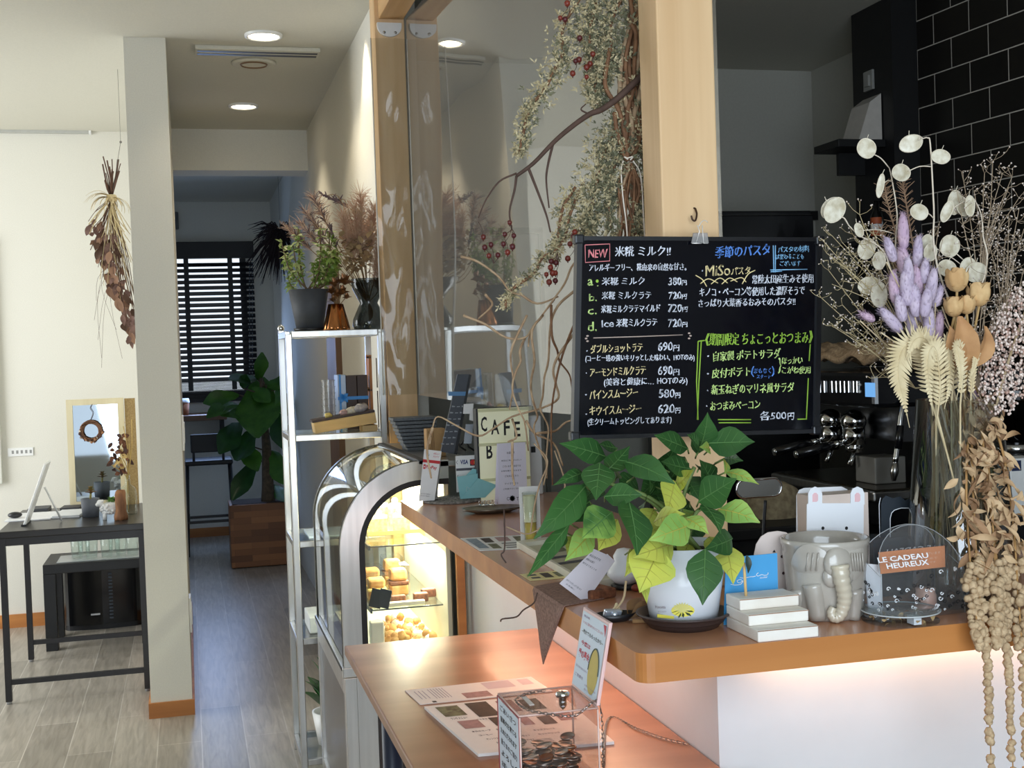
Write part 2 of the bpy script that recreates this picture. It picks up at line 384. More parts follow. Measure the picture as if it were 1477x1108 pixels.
# posts and the beam that ties them together
CZ, LZ = 1.07, .832
S('trim_2', MB().box(.691, .798, 4.42, 4.527, 0, CEIL, .003), M_post, 'pine post at the end of the passage wall')
S('trim_3', MB().box(P(952, 200, 1.95).x, P(1034, 200, 1.95).x, 1.95, 2.035, CZ, CEIL, .003), M_post, 'pine post beside the chalkboard')
M_beam = wood('pine_beam', (226, 186, 132), (190, 140, 88), 1, 30, .05, .55)
S('trim_4', MB().box(.705, .795, 2.036, 4.419, P(570, 27, 4.41).z, P(570, 27, 4.41).z + .115, .003), M_beam)
# bar: two-level counters with white panels
M_top = wood('counter_top', (206, 150, 114), (182, 126, 92), 1, 24, .07, .26, coat=.25, bump=.03)
M_top2 = wood('counter_edge_front', (206, 142, 80), (178, 114, 58), 0, 22, .07, .4)
M_panel = mat('white_panel', (226, 226, 228), .45, scale=20, var=.02)
def rounded_L():
    pts = []
    def arc(cx, cy, r, a0, a1, n=6):
        for i in range(n + 1):
            a = a0 + (a1 - a0)*i/n; pts.append((cx + r*math.cos(a), cy + r*math.sin(a)))
    r = .022
    arc(.568 + r, 1.560 + r, r, PI, 1.5*PI)
    pts.extend([(2.6, 1.545), (2.6, 2.05), (1.02, 2.05), (1.02, 3.46)])
    arc(.568 + .006, 3.48 - .006, .006, .5*PI, PI, 2)
    return pts
# upper L-shaped counter top
L = rounded_L()
bar = T('bar_counter', 'wooden topped L-shaped bar counter with white panels below', 'counter', (.9, 1.9, 0))
mb = MB(); n = len(L)
vs = [(x, y, CZ) for x, y in L] + [(x, y, CZ - .040) for x, y in L]
mb.add(vs, [tuple(range(n)), tuple(range(n, 2*n))[::-1]], 0)
mb.add(vs, [(i, i + n, (i + 1) % n + n, (i + 1) % n) for i in range(n)], 1)
obj('counter_top', mb, [M_top, M_top2], bar)
obj('side_panel', MB().box(.77, .81, 1.77, 3.69, 0, CZ - .04), M_panel, bar)
obj('front_panel', MB().box(.81, 2.6, 1.77, 1.80, 0, CZ - .04), M_panel, bar)
obj('end_trim', MB().box(.731, .754, 3.515, 3.535, 0, CZ - .02), M_base, bar, label='orange brown end board of the panel')
led = mat('led_strip', (255, 196, 140), .5, emit=6)
obj('light_strip', MB().box(.81, 2.5, 1.745, 1.77, CZ - .055, CZ - .04).box(.745, .77, 1.8, 3.3, CZ - .055, CZ - .04), led, bar, label='warm light strip under the counter top')
# lower counter
low = T('lower_counter', 'low wooden service counter in front of the bar, with menus on it', 'counter', (.57, 1.9, 0))
def lowline(px, py): return PZ(px, py, LZ)
a = lowline(493, 929); b = lowline(601, 1108); b = Vector((a.x, 1.0, LZ)); yb = 2.80
obj('counter_top', MB().box(.318, .768, 1.05, yb, LZ - .022, LZ, .003), wood('low_counter_wood', (172, 122, 90), (146, 98, 68), 0, 24, .08, .34, coat=.18, bump=.02), low)
for x, y in ((.40, 2.68), (.40, 1.15), (.73, 2.68), (.73, 1.15)):
    obj('leg', MB().cyl((x, y, 0), (x, y, LZ - .022), .022, n=16), mat('navy_leg', (38, 46, 66), .4), low)
area('led_front', (1.65, 1.74, CZ - .058), (0, .5, -1), 1.6, .02, 1.2, (1, .66, .45))
area('led_side', (.742, 2.6, CZ - .058), (.45, 0, -1), .02, 1.3, 1.5, (1, .62, .48))
# ceiling fittings
M_lamp = mat('lamp_disc', (255, 242, 214), .5, emit=14)
def downlight(px, py, label):
    c = PZ(px, py, CEIL); r = T('ceiling_downlight', label, 'light', (c.x, c.y, CEIL - .012), 'recessed downlights')
    obj('trim_ring', MB().lathe([(.078, .012), (.078, .002), (.066, 0), (.062, .008)], (c.x, c.y, CEIL - .012), 32, cap=False), M_white, r)
    obj('lens', MB().lathe([(0, .006), (.062, .006)], (c.x, c.y, CEIL - .012), 32), M_lamp, r)
    spot('downlight', (c.x, c.y, CEIL - .03), 15, (1, .86, .64), 2.0, .5, .05); return c
downlight(380, 50, 'round recessed ceiling light beside the long air vent')
downlight(351, 152, 'round recessed ceiling light nearer the passage beam')
spot('downlight_side', (.66, 5.0, CEIL - .03), 16, (1, .86, .62), 1.5, .6, .03)
a = PZ(281, 68, CEIL); b = PZ(463, 67, CEIL)
v = T('air_vent', 'long slotted air vent in the passage ceiling', 'vent', (0.2, a.y, CEIL - .02))
obj('frame', MB().box(a.x, b.x, a.y - .05, a.y + .075, CEIL - .018, CEIL, .004), M_ceil, v)
obj('slot', MB().box(a.x + .01, b.x - .01, a.y - .02, a.y + .002, CEIL - .0195, CEIL - .017).box(a.x + .01, b.x - .01, a.y + .03, a.y + .055, CEIL - .0195, CEIL - .017), M_dark, v)
c = PZ(366, 90, CEIL); r = T('ceiling_speaker', 'round flat ceiling fitting behind the air vent', 'ceiling fitting', (c.x, c.y, CEIL - .014))
obj('rim', MB().lathe([(.10, .014), (.10, .006), (.09, .0), (.075, .004), (0, .004)], (c.x, c.y, CEIL - .014), 32), M_ceil, r)
obj('grille', MB().lathe([(.055, .004), (.058, -.002), (.062, .004)], (c.x, c.y, CEIL - .014), 32, cap=False), M_casing, r)
# picture rail
a = P(-40, 188, YB - .02); b = P(128, 188, YB - .02)
pr = T('picture_rail', 'thin grey picture hanging rail on the white back wall', 'rail', (-1, YB - .02, a.z - .01))
obj('rail', MB().box(a.x, b.x, YB - .03, YB, a.z - .012, a.z + .012, .002), mat('rail_grey', (190, 190, 184), .4, .3), pr)
obj('end_cap', MB().box(b.x, b.x + .012, YB - .032, YB, a.z - .015, a.z + .015), M_white, pr)
# ================================================================== LEFT ROOM
M_tblack = wood('black_stained_wood', (44, 40, 38), (32, 29, 28), 0, 30, .08, .32)
M_metal_black = mat('black_metal', (34, 32, 34), .42, scale=70, var=.2)
TZ = .765
t = T('display_table', 'tall black display table with thin metal legs by the white wall', 'table', (-.52, 6.27, 0))
obj('tabletop', MB().box(-.83, -.215, 5.84, 6.70, TZ - .03, TZ, .003), M_tblack, t)
for y in (5.855, 6.665): obj('apron', MB().box(-.815, -.225, y, y + .02, TZ - .065, TZ - .03), M_metal_black, t)
for x, y in ((-.815, 5.865), (-.228, 5.865), (-.815, 6.675), (-.228, 6.675)):
    lg = obj('leg', MB().box(x - .013, x + .013, y - .013, y + .013, .012, TZ - .03), M_metal_black, t)
    obj('foot', MB().cyl((x, y, 0), (x, y, .012), .011, n=12), mat('grey_rubber', (150, 150, 150), .6), lg)
for y in (5.865, 6.675): obj('stretcher', MB().box(-.802, -.241, y - .009, y + .009, .085, .108), M_metal_black, t)
# low table and what stands on and behind it
lz = P(70, 815, 6.87).z
t = T('low_table', 'low black bench table with thick square legs standing under the tall display table', 'table', (-.5, 7.05, 0))
obj('tabletop', MB().box(-.765, -.225, 6.87, 7.27, lz - .05, lz, .003), M_black, t)
for x, y in ((-.765, 6.87), (-.285, 6.87), (-.765, 7.21), (-.285, 7.21)):
    obj('leg', MB().box(x, x + .06, y, y + .06, 0, lz - .05, .002), M_black, t)
m = MB().box(-.70, -.27, 6.90, 7.15, lz + .0005, lz + .003)
obj('plastic_mat', m, mat('clear_mat', (150, 156, 160), .2, var=.2, scale=8), label='grey plastic mat lying under the drinking glasses', cat='mat')
for i, (px, yy) in enumerate(((111, 7.02), (132, 6.97), (154, 6.97), (174, 7.04), (191, 6.98), (121, 7.12), (165, 7.13))):
    x = P(px, 790, yy).x
    g = MB().lathe([(0, 0), (.028, 0), (.036, .125), (.0335, .125), (.026, .008), (0, .008)], (x, yy, lz + .0032), 20)
    obj('drinking_glass', g, M_glass, label='clear tumbler standing among the others on the low black table', cat='glass', group='tumblers on the low table')
c = P(148, 905, 7.38)
t = T('air_purifier', 'black rounded floor appliance standing under the low table by the wall', 'appliance', (c.x, 7.42, 0))
x0 = P(92, 860, 7.40).x; x1 = P(205, 860, 7.40).x; hz = P(148, 815, 7.30).z
prof = [(x0, 7.58)] + [(x0 + .045*(1 - math.cos(a)), 7.40 - .045*math.sin(a)*1.2) for a in (0, .4, .8, 1.2, 1.57)] + [((x0 + x1)/2, 7.325)] + [(x1 - .045*(1 - math.cos(a)), 7.40 - .045*math.sin(a)*1.2) for a in (1.57, 1.2, .8, .4, 0)] + [(x1, 7.58)]
obj('body', MB().prism(prof, .03, hz, axis='z'), mat('gloss_black', (14, 15, 17), .18, scale=30, var=.3), t)
obj('base', MB().prism([(x, y + .012) for x, y in prof], 0, .03, axis='z'), M_black, t)
gr = MB()
for i in range(14): gr.box(c.x + .045, c.x + .065, 7.318, 7.327, .06 + i*.019, .069 + i*.019)
obj('grille', gr, mat('grille_grey', (60, 66, 72), .3, .5), t)
obj('name_plate', MB().box(c.x - .055, c.x - .005, 7.319, 7.327, .085, .094), mat('plate_silver', (190, 190, 190), .4, .4), t)
# on the display table
a = P(33, 757, 6.05); b = P(64, 667, 6.05)
t = T('display_easel', 'white tilted panel on a strut, seen edge-on at the left end of the tall table', 'easel', (a.x, 6.05, TZ))
d = (b - a); d.y = 0; L_ = d.length; ang = math.atan2(d.x, d.z)
pm = MB(); pm.M = Matrix.Translation((a.x + .01, 6.09, TZ)) @ Matrix.Rotation(ang, 4, 'Y')
pm.box(-.006, .006, -.09, .09, 0.004, L_, .003); obj('panel', pm, M_white, t)
e = P(88, 751, 6.05); f = P(61, 704, 6.05)
obj('strut', MB().tube([(f.x + .006, 6.09, f.z), (e.x, 6.09, TZ + .005)], .0045, 8), M_white, t)
obj('foot', MB().box(a.x - .002, a.x + .02, 6.0, 6.18, TZ, TZ + .008), M_black, t)
rng = random.Random(4)
for i, (px0, px1, yy0, yy1, h, nm, lab, cc) in enumerate((
        (8, 75, 6.2, 6.5, .006, 'leaflet', 'white leaflet lying flat behind the white easel', (235, 236, 238)),
        (78, 118, 6.22, 6.48, .012, 'magazine', 'pile-topping pale magazine beside the grey succulent pot', (222, 224, 226)),
        (40, 70, 6.52, 6.66, .02, 'book', 'dark closed book at the back of the tall table', (70, 72, 76)),
        (88, 116, 6.52, 6.65, .016, 'notebook', 'dark notebook in front of the mirror frame', (60, 60, 64)))):
    x0 = P(px0, 745, yy0).x; x1 = P(px1, 745, yy0).x
    mb = MB(); mb.M = Matrix.Translation(((x0 + x1)/2, (yy0 + yy1)/2, TZ + .0005)) @ Matrix.Rotation(rng.uniform(-.1, .1), 4, 'Z')
    mb.box(-(x1 - x0)/2, (x1 - x0)/2, -(yy1 - yy0)/2, (yy1 - yy0)/2, 0, h, .001)
    obj(nm, mb, mat('paper_%d' % i, cc, .6, scale=40, var=.06), label=lab, cat='printed matter')
# computer mouse-like dark gadget among the papers
c = PZ(32, 738, TZ + .007); obj('handset', MB().ball((c.x, 6.3, TZ + .0215), .03, 12, sc=(1.1, .8, .5)), M_dark, label='small dark rounded handset lying on the white leaflet', cat='gadget')
# succulent pot
c = PZ(131, 745, TZ)
t = T('succulent_pot', 'small grey pot with a rosette succulent on the tall black table', 'potted plant', (c.x, c.y, TZ))
obj('pot', MB().lathe([(0, 0), (.038, 0), (.043, .086), (.037, .086), (.035, .075), (0, .075)], (c.x, c.y, TZ), 28), mat('grey_ceramic', (104, 108, 116), .6, scale=60), t)
obj('soil', MB().lathe([(0, .004), (.036, 0)], (c.x, c.y, TZ + .074), 20), mat('soil', (60, 44, 32), .95, scale=150, var=.5, bump=.5), t)
st = MB().tube([(c.x, c.y, TZ + .074), (c.x + .004, c.y, TZ + .11)], .005, 6); obj('stem', st, mat('succ_stem', (150, 140, 80), .7), t)
lf = MB()
for k in range(3):
    for j in range(7):
        a = 2*PI*j/7 + k*.4; r = .03 - k*.008; z = TZ + .108 + k*.006
        lf.leaf((c.x + .004, c.y, z), (c.x + .004 + r*math.cos(a), c.y + r*math.sin(a), z + .008 + k*.008), .016, fold=.5, nv=2)
obj('leaves', lf, mat('succulent_leaf', (122, 120, 62), .5, c2=(150, 100, 70), scale=50), t)
# sheep-shaped planter
c = PZ(158, 749, TZ); S_ = .0029
t = T('sheep_planter', 'white sheep-shaped planter holding green succulents', 'planter', (c.x, c.y, TZ))
wb = MB(); rng = random.Random(9)
wb.ball((c.x + .006, c.y, TZ + .052), .036, 14, sc=(1.15, .85, .85))
for i in range(46):
    a = rng.uniform(0, 2*PI); h = rng.uniform(-.8, .5); r = math.sqrt(1 - h*h)
    wb.ball((c.x + .006 + .037*1.15*r*math.cos(a), c.y + .037*.85*r*math.sin(a), TZ + .052 + .03*h), .0085, 6)
obj('body', wb, mat('sheep_ceramic', (240, 240, 238), .35, scale=30, var=.02), t)
hd = MB().ball((c.x - .038, c.y - .01, TZ + .078), .016, 12, sc=(1, .9, 1.05)).ball((c.x - .05, c.y - .016, TZ + .072), .009, 8).ball((c.x - .03, c.y - .02, TZ + .086), .006, 6, sc=(1.6, .6, .8)).ball((c.x - .03, c.y + .006, TZ + .088), .006, 6, sc=(1.6, .6, .8))
obj('head', hd, MATS['sheep_ceramic'], t)
for dx, dy in ((-.02, -.016), (.03, -.016), (-.02, .016), (.03, .016)): obj('leg', MB().cyl((c.x + dx, c.y + dy, TZ), (c.x + dx, c.y + dy, TZ + .03), .008, n=10), MATS['sheep_ceramic'], t)
lf = MB()
for i in range(30):
    a = rng.uniform(0, 2*PI); r = rng.uniform(.004, .022); b0 = Vector((c.x + .012 + r*.5*math.cos(a), c.y + r*.5*math.sin(a), TZ + .075))
    lf.leaf(b0, b0 + Vector((r*math.cos(a), r*math.sin(a), rng.uniform(.012, .032))), .014, nv=2, fold=.4)
obj('leaves', lf, mat('bright_succulent', (120, 160, 66), .5, c2=(90, 130, 50), scale=60), t)
# bottle vase, driftwood, dried branch
c = PZ(186, 742, TZ)
bt = MB().lathe([(0, 0), (.036, 0), (.04, .01), (.04, .10), (.034, .125), (.012, .145), (.011, .185), (.014, .19)], (c.x, c.y, TZ), 28, cap=False)
obj('glass_bottle', bt, M_glass, label='clear glass bottle vase beside the driftwood piece', cat='vase', at=(c.x, c.y, TZ))
w = PZ(175, 750, TZ); rng = random.Random(31)
dw = MB().lathe([(0, 0), (.026, 0), (.027, .02), (.02, .045), (.026, .08), (.027, .12), (.018, .135), (0, .137)], (w.x, w.y, TZ), 14, fn=lambda q, i, a: q + Vector((.005*math.sin(3*a + i), .005*math.cos(2*a + i*1.7), .004*math.sin(5*a))))
obj('driftwood', dw, wood('driftwood', (158, 108, 68), (104, 66, 40), 2, 60, .2, .7, bump=.4), label='lumpy brown driftwood piece standing beside the glass bottle', cat='ornament')
t = T('dried_branch', 'dried branch with curled brown leaves standing in the glass bottle', 'dried plant', (c.x, c.y, TZ + .02))
sb = MB(); tips = [(190, 605), (178, 615), (186, 640), (165, 650), (160, 670), (176, 660)]
for px, py in tips:
    e = P(px, py, c.y + rng.uniform(-.02, .02)); sb.tube(smooth([(c.x, c.y, TZ + .01), (c.x, c.y, TZ + .16), (c.x*.5 + e.x*.5 + .01, c.y, (TZ + .16)*.45 + e.z*.55), e], 3), .0022, 5)
obj('stems', sb, mat('straw_stem', (196, 164, 96), .7, scale=80), t)
lf = MB()
for i in range(46):
    px, py = rng.choice([(172, 650), (175, 640), (170, 665), (178, 672), (165, 655), (168, 640)]); e = P(px + rng.uniform(-8, 8), py + rng.uniform(-14, 14), c.y + rng.uniform(-.03, .03))
    d = Vector((rng.uniform(-1, 1), rng.uniform(-.5, .5), rng.uniform(-1, .5))).normalized()
    lf.leaf(e, e + d*rng.uniform(.02, .045), rng.uniform(.012, .024), up=(0, -1, .3), curl=rng.uniform(-.4, .5), fold=.4, nv=2, mi=rng.choice((0, 0, 1, 2)))
for px, py in ((192, 604), (183, 606), (188, 612), (180, 612)):
    for k in range(3):
        e = P(px, py, c.y); lf.leaf(e, e + Vector((rng.uniform(-.015, .015), 0, rng.uniform(.01, .03))), .008, nv=2, mi=2)
obj('leaves', lf, [mat('dry_leaf_brown', (128, 80, 50), .7, c2=(88, 52, 36), scale=40), mat('dry_leaf_dark', (74, 48, 42), .7, scale=40), mat('dry_leaf_gold', (208, 176, 110), .7, scale=40)], t)
# mirror with pale frame, board beside it, wreath
YM = 6.655
q = [P(px, py, YM) for px, py in ((95, 577), (178, 575), (181, 727), (100, 730))]
x0, x1, z0, z1 = q[0].x, q[1].x, TZ, q[0].z; fw = .03
t = T('framed_mirror', 'pale wooden framed mirror standing at the back of the tall table', 'mirror', ((x0 + x1)/2, YM, TZ))
obj('frame', MB().ring([(x0, z0), (x1, z0), (x1, z1), (x0, z1)], [(x0 + fw, z0 + fw), (x1 - fw, z0 + fw), (x1 - fw, z1 - fw), (x0 + fw, z1 - fw)], YM - .012, YM + .012), wood('pale_frame', (232, 220, 184), (214, 198, 156), 2, 30, .1, .6), t)
obj('mirror_glass', MB().box(x0 + fw, x1 - fw, YM - .002, YM + .004, z0 + fw, z1 - fw), mat('mirror_silver', (186, 196, 204), .03, 1, var=.01), t)
b0 = P(177, 575, YM + .01); b1 = P(201, 735, YM + .01)
obj('cork_board', MB().box(x1 + .004, min(b1.x, -.212), YM - .005, YM + .03, TZ, b0.z), mat('cork', (176, 150, 100), .85, c2=(150, 122, 78), scale=160, bump=.1), label='plain brown board standing beside the framed mirror', cat='board')
cw = P(131, 622, YM - .035); R_ = abs(P(146, 622, YM - .035).x - cw.x); rng = random.Random(12)
t = T('twig_wreath', 'small twig wreath hanging on the framed mirror', 'wreath', (cw.x, cw.y, cw.z - R_))
wm = MB()
for k in range(9):
    ph = rng.uniform(0, 6); wm.tube([(cw.x + (R_ - .004 + .008*math.sin(3*a + ph))*math.cos(a), cw.y + .007*math.cos(4*a + ph), cw.z + (R_ - .004 + .008*math.sin(3*a + ph))*math.sin(a)) for a in [2*PI*i/26 for i in range(26)]], .0028, 5, closed=True)
obj('ring', wm, mat('twig_brown', (132, 92, 66), .8, scale=60, var=.3), t)
fl = MB()
for i in range(44):
    a = rng.uniform(PI*.95, PI*2.05); e = Vector((cw.x + R_*math.cos(a), cw.y - .008, cw.z + R_*math.sin(a)))
    if i % 2: fl.ball(jitter(e, rng, .008), rng.uniform(.004, .008), 6, mi=rng.choice((0, 1, 2)))
    else: fl.leaf(e, jitter(e, rng, .018), .012, nv=2, mi=rng.choice((0, 1, 2)))
obj('dried_flowers', fl, [mat('wreath_cream', (224, 208, 184), .8), mat('wreath_tan', (172, 124, 88), .8), mat('wreath_dark', (84, 60, 56), .8)], t)
hk = P(133, 583, YM - .02)
obj('hanger', MB().tube(smooth([(hk.x, YM - .013, hk.z), (hk.x - .01, YM - .03, hk.z - .02), (hk.x + .002, YM - .032, hk.z - .045), (cw.x, cw.y, cw.z + R_ + .004)], 3), .0015, 5), mat('cord_grey', (90, 84, 84), .8), t)
# canvas edge and label on the wall
a = P(-70, 345, YB - .02); b = P(4, 698, YB - .02)
obj('canvas', MB().box(a.x, b.x, YB - .035, YB - .002, b.z, a.z, .004), mat('canvas_white', (224, 224, 214), .8, scale=100), label='pale canvas hanging on the white wall, only its right edge in view', cat='picture')
a = P(11, 647, YB - .01); b = P(48, 657, YB - .01)
t = T('wall_label', 'small white caption strip on the wall beside the canvas', 'label', ((a.x + b.x)/2, YB - .004, b.z))
obj('strip', MB().box(a.x, b.x, YB - .006, YB - .001, b.z, a.z), M_white, t)
mb = MB()
for k in range(5): x = a.x + .02 + k*.024; mb.box(x, x + .012, YB - .0066, YB - .0055, b.z + .014, a.z - .014)
obj('print', mb, mat('print_grey', (150, 150, 148), .7), t)
# hanging dried bouquet
YH = 6.0
tie = P(161, 286, YH); hook = P(174, 205, YH); top = Vector((hook.x, YH, CEIL)); rng = random.Random(21)
t = T('hanging_bouquet', 'upside-down dried bouquet with a raffia bow hanging beside the white partition', 'dried bouquet', (tie.x, YH, P(190, 490, YH).z))
sm = MB()
for i in range(16):
    e = P(rng.uniform(148, 176), rng.uniform(222, 262), YH + rng.uniform(-.05, .05)); sm.tube([tie, tie.lerp(e, .5) + Vector((rng.uniform(-.006, .006), 0, 0)), e], rng.uniform(.002, .004), 5)
for i in range(60):
    v = rng.random(); e = P(135 + 62*v + rng.uniform(-18, 10), 330 + 150*v + rng.uniform(-30, 10), YH + rng.uniform(-.1, .1))
    sm.tube(smooth([tie, tie.lerp(e, .45) + Vector((rng.uniform(-.02, .02), rng.uniform(-.02, .02), 0)), e], 2), rng.uniform(.0012, .0026), 4, mi=rng.choice((0, 0, 1)))
obj('stems', sm, [mat('dried_stem', (104, 74, 58), .8, scale=60, var=.3), mat('dried_straw', (206, 186, 142), .8, scale=60)], t)
lf = MB()
for i in range(115):
    v = rng.random(); e = P(142 + 48*v + rng.uniform(-12, 12)*(1.1 - .6*v), 325 + 150*v + rng.uniform(-14, 14), YH + rng.uniform(-.07, .07))
    lf.leaf(e, e + Vector((rng.uniform(-.03, .03), rng.uniform(-.03, .03), rng.uniform(-.07, -.02))), rng.uniform(.016, .036), up=(0, -1, 0), curl=rng.uniform(-.5, .5), fold=.4, nv=2, mi=rng.choice((0, 0, 1, 2)))
obj('leaves', lf, [mat('dried_mauve', (138, 108, 98), .8, c2=(112, 84, 74), scale=40), mat('dried_umber', (96, 70, 54), .8, scale=40), mat('dried_tan', (168, 130, 106), .8, scale=40)], t)
rf = MB().lathe([(.018, -.016), (.022, -.012), (.022, .012), (.018, .016)], tie, 16, cap=False)
for i in range(34):
    e = P(161 + rng.uniform(-42, 28), 288 + rng.uniform(-6, 22), YH + rng.uniform(-.05, .02)); rf.leaf(tie, e, .012, up=(0, 0, 1), curl=.5, nv=2, shape=(.6, 1, 1, 1, .9, .7, .4))
for i in range(18):
    e = P(rng.uniform(175, 192), rng.uniform(330, 400), YH + rng.uniform(-.06, .02)); rf.tube(smooth([tie, tie.lerp(e, .5) + Vector((rng.uniform(-.03, .01), -.03, .0)), e], 3), .002, 4)
obj('raffia_bow', rf, mat('raffia', (226, 208, 166), .7, scale=60, c2=(206, 184, 136)), t)
tw = MB()
for i in range(9):
    a = P(150 + i*3, 380, YH); e = P(rng.uniform(128, 178), rng.uniform(420, 545), YH + rng.uniform(-.05, .05)); tw.tube(smooth([a, a.lerp(e, .4) + Vector((-.03, 0, 0)), e], 3), .0008, 4)
obj('fine_twigs', tw, MATS['dried_stem'], t)
obj('hanging_wire', MB().tube([tie, hook], .0012, 5).tube([hook, top], .0009, 5).ball(hook, .006, 6), mat('wire', (130, 126, 118), .5, .5), t)
for z, lab_ in ((1.10, 'white switch plate on the passage side of the partition, at chest height'), (.31, 'white socket plate low on the passage side of the partition')):
    t = T('wall_plate', lab_, 'switch plate', (-.026, 5.62, z)); obj('plate', MB().box(-.0315, -.022, 5.56, 5.68, z, z + .15, .002), M_white, t); obj('rocker', MB().box(-.022, -.019, 5.59, 5.65, z + .03, z + .12, .001), M_white, t)
# ================================================================== FAR ROOM
YBL = YF - .07
xa, xb = P(245, 350, YBL).x - .35, P(365, 350, YBL).x
zt, zb = P(300, 349, YBL).z, P(300, 568, YBL).z
t = T('venetian_blind', 'black venetian blind over the far window with daylight between its slats', 'blind', ((xa + xb)/2, YBL, zb))
hz = P(300, 373, YBL).z
obj('head_rail', MB().box(xa, xb, YBL - .03, YBL + .04, hz, zt, .004), M_black, t)
sl = MB(); n = 21; z0 = P(300, 382, YBL).z; z1 = P(300, 548, YBL).z
for i in range(n):
    z = z0 + (z1 - z0)*i/(n - 1); sl.cbox(((xa + xb)/2, YBL, z), (xb - xa - .01, .05, .003), rot=(.72, 0, 0))
for i in range(9): sl.cbox(((xa + xb)/2, YBL, z1 - .012 - i*.011), (xb - xa - .01, .05, .003), rot=(.1, 0, 0))
obj('slats', sl, mat('blind_slat', (30, 32, 40), .4, scale=30, var=.2), t)
tp = MB()
for px in (271, 334): x = P(px, 450, YBL).x; tp.box(x - .02, x + .02, YBL - .031, YBL - .029, zb + .03, hz)
obj('ladder_tape', tp, M_black, t)
obj('bottom_rail', MB().box(xa, xb, YBL - .026, YBL + .026, zb, zb + .022, .003), M_black, t)
ch = MB()
for px in (360, 364):
    for i in range(40): p = P(px, 375 + i*4.4, YBL - .035); ch.ball(p, .007, 6)
obj('bead_chain', ch, mat('bead_grey', (112, 124, 134), .3), t)
a = P(236, 306, YF - .02); b = P(258, 331, YF - .02)
obj('wall_vent', MB().box(a.x, b.x, YF - .04, YF, b.z, a.z, .008), mat('vent_grey', (104, 108, 108), .6), label='small grey vent box on the far wall above the blind', cat='vent')
wz = P(300, 598, 10.4).z
ct = T('window_counter', 'dark wooden window counter along the far wall', 'counter', (0, 10.6, 0))
obj('counter_top', MB().box(-.62, .30, 10.33, YF - .02, wz - .045, wz, .004), wood('walnut', (112, 78, 54), (80, 54, 36), 0, 24, .07, .45), ct)
for x in (-.5, .25): obj('bracket', MB().box(x, x + .03, 10.5, YF - .02, wz - .25, wz - .045), M_black, ct)
c = P(266, 598, 10.5)
t = T('takeaway_cup', 'white and brown paper cup on the dark window counter', 'cup', (c.x, 10.5, wz))
obj('cup', MB().lathe([(0, 0), (.035, 0), (.042, .10), (.039, .10), (0, .01)], (c.x, 10.5, wz), 20), mat('kraft_brown', (150, 96, 64), .8), t)
obj('lid', MB().lathe([(.045, .10), (.045, .112), (.038, .135), (0, .135)], (c.x, 10.5, wz), 20), M_white, t)
# bar stool
def stool(cx, cy, label):
    sz = .69; t = T('bar_stool', label, 'stool', (cx, cy, 0), 'black bar stools')
    obj('seat', MB().box(cx - .18, cx + .18, cy - .17, cy + .17, sz, sz + .04, .012), M_black, t)
    for dx, dy in ((-.16, -.15), (.16, -.15), (-.16, .15), (.16, .15)): obj('leg', MB().tube([(cx + dx*1.12, cy + dy*1.12, 0), (cx + dx, cy + dy, sz)], .013, 8), M_metal_black, t)
    obj('footrest', MB().box(cx - .17, cx + .17, cy - .172, cy - .15, .25, .27).box(cx - .17, cx + .17, cy + .15, cy + .172, .25, .27).box(cx - .175, cx - .155, cy - .16, cy + .16, .27, .29), M_metal_black, t)
    obj('backrest', MB().box(cx - .13, cx + .13, cy - .165, cy - .145, sz + .10, sz + .24, .008), M_black, t)
    for s in (-1, 1): obj('back_post', MB().tube([(cx + s*.11, cy - .155, sz), (cx + s*.11, cy - .155, sz + .14)], .01, 8), M_metal_black, t)
c = P(302, 700, 10.0)
stool(c.x, 9.95, 'black low-backed bar stool in front of the far window counter')
# fiddle-leaf fig in a wooden planter
c = PZ(374, 812, 0); YP = 9.25
x0, x1 = P(333, 780, 9.07).x, P(418, 780, 9.07).x; zt = P(374, 727, 9.07).z
t = T('planter_box', 'square wooden block planter box in the far room', 'planter', ((x0 + x1)/2, YP, 0))
def block_wood():
    m, nt, b = _new('block_wood')
    br = nt.nodes.new('ShaderNodeTexBrick'); br.inputs['Scale'].default_value = 1; br.inputs['Brick Width'].default_value = .24; br.inputs['Row Height'].default_value = .045
    br.inputs['Mortar Size'].default_value = .0006; br.inputs['Color1'].default_value = rgb(158, 104, 62); br.inputs['Color2'].default_value = rgb(104, 62, 34); br.inputs['Mortar'].default_value = rgb(90, 54, 30)
    vec = _coords(nt, (1, 1, 1)); sx = nt.nodes.new('ShaderNodeSeparateXYZ'); nt.links.new(vec, sx.inputs[0]); cb = nt.nodes.new('ShaderNodeCombineXYZ')
    ad = nt.nodes.new('ShaderNodeMath'); nt.links.new(sx.outputs['X'], ad.inputs[0]); nt.links.new(sx.outputs['Y'], ad.inputs[1])
    nt.links.new(ad.outputs[0], cb.inputs['X']); nt.links.new(sx.outputs['Z'], cb.inputs['Y']); nt.links.new(cb.outputs[0], br.inputs['Vector'])
    nt.links.new(br.outputs['Color'], b.inputs['Base Color']); b.inputs['Roughness'].default_value = .5; return m
obj('box', MB().box(x0, x1, 9.07, 9.44, .005, zt, .004), block_wood(), t)
obj('soil', MB().box(x0 + .02, x1 - .02, 9.09, 9.42, zt - .01, zt + .004), MATS['soil'], t)
fg = T('fiddle_leaf_fig', 'fiddle-leaf fig with broad green leaves growing in the wooden planter box', 'plant', ((x0 + x1)/2, YP, zt + .004))
def fp(px, py, dy=0): return P(px, py, YP - .05 + dy)
tr = MB().tube(smooth([fp(387, 730), fp(386, 690), fp(384, 640), fp(380, 600), fp(376, 545)], 3), [.055, .05, .045, .042, .04, .036, .033, .03, .028, .022, .018, .014, .01], 10)
obj('trunk', tr, mat('fig_bark', (96, 82, 66), .9, scale=40, var=.4, bump=.4), fg)
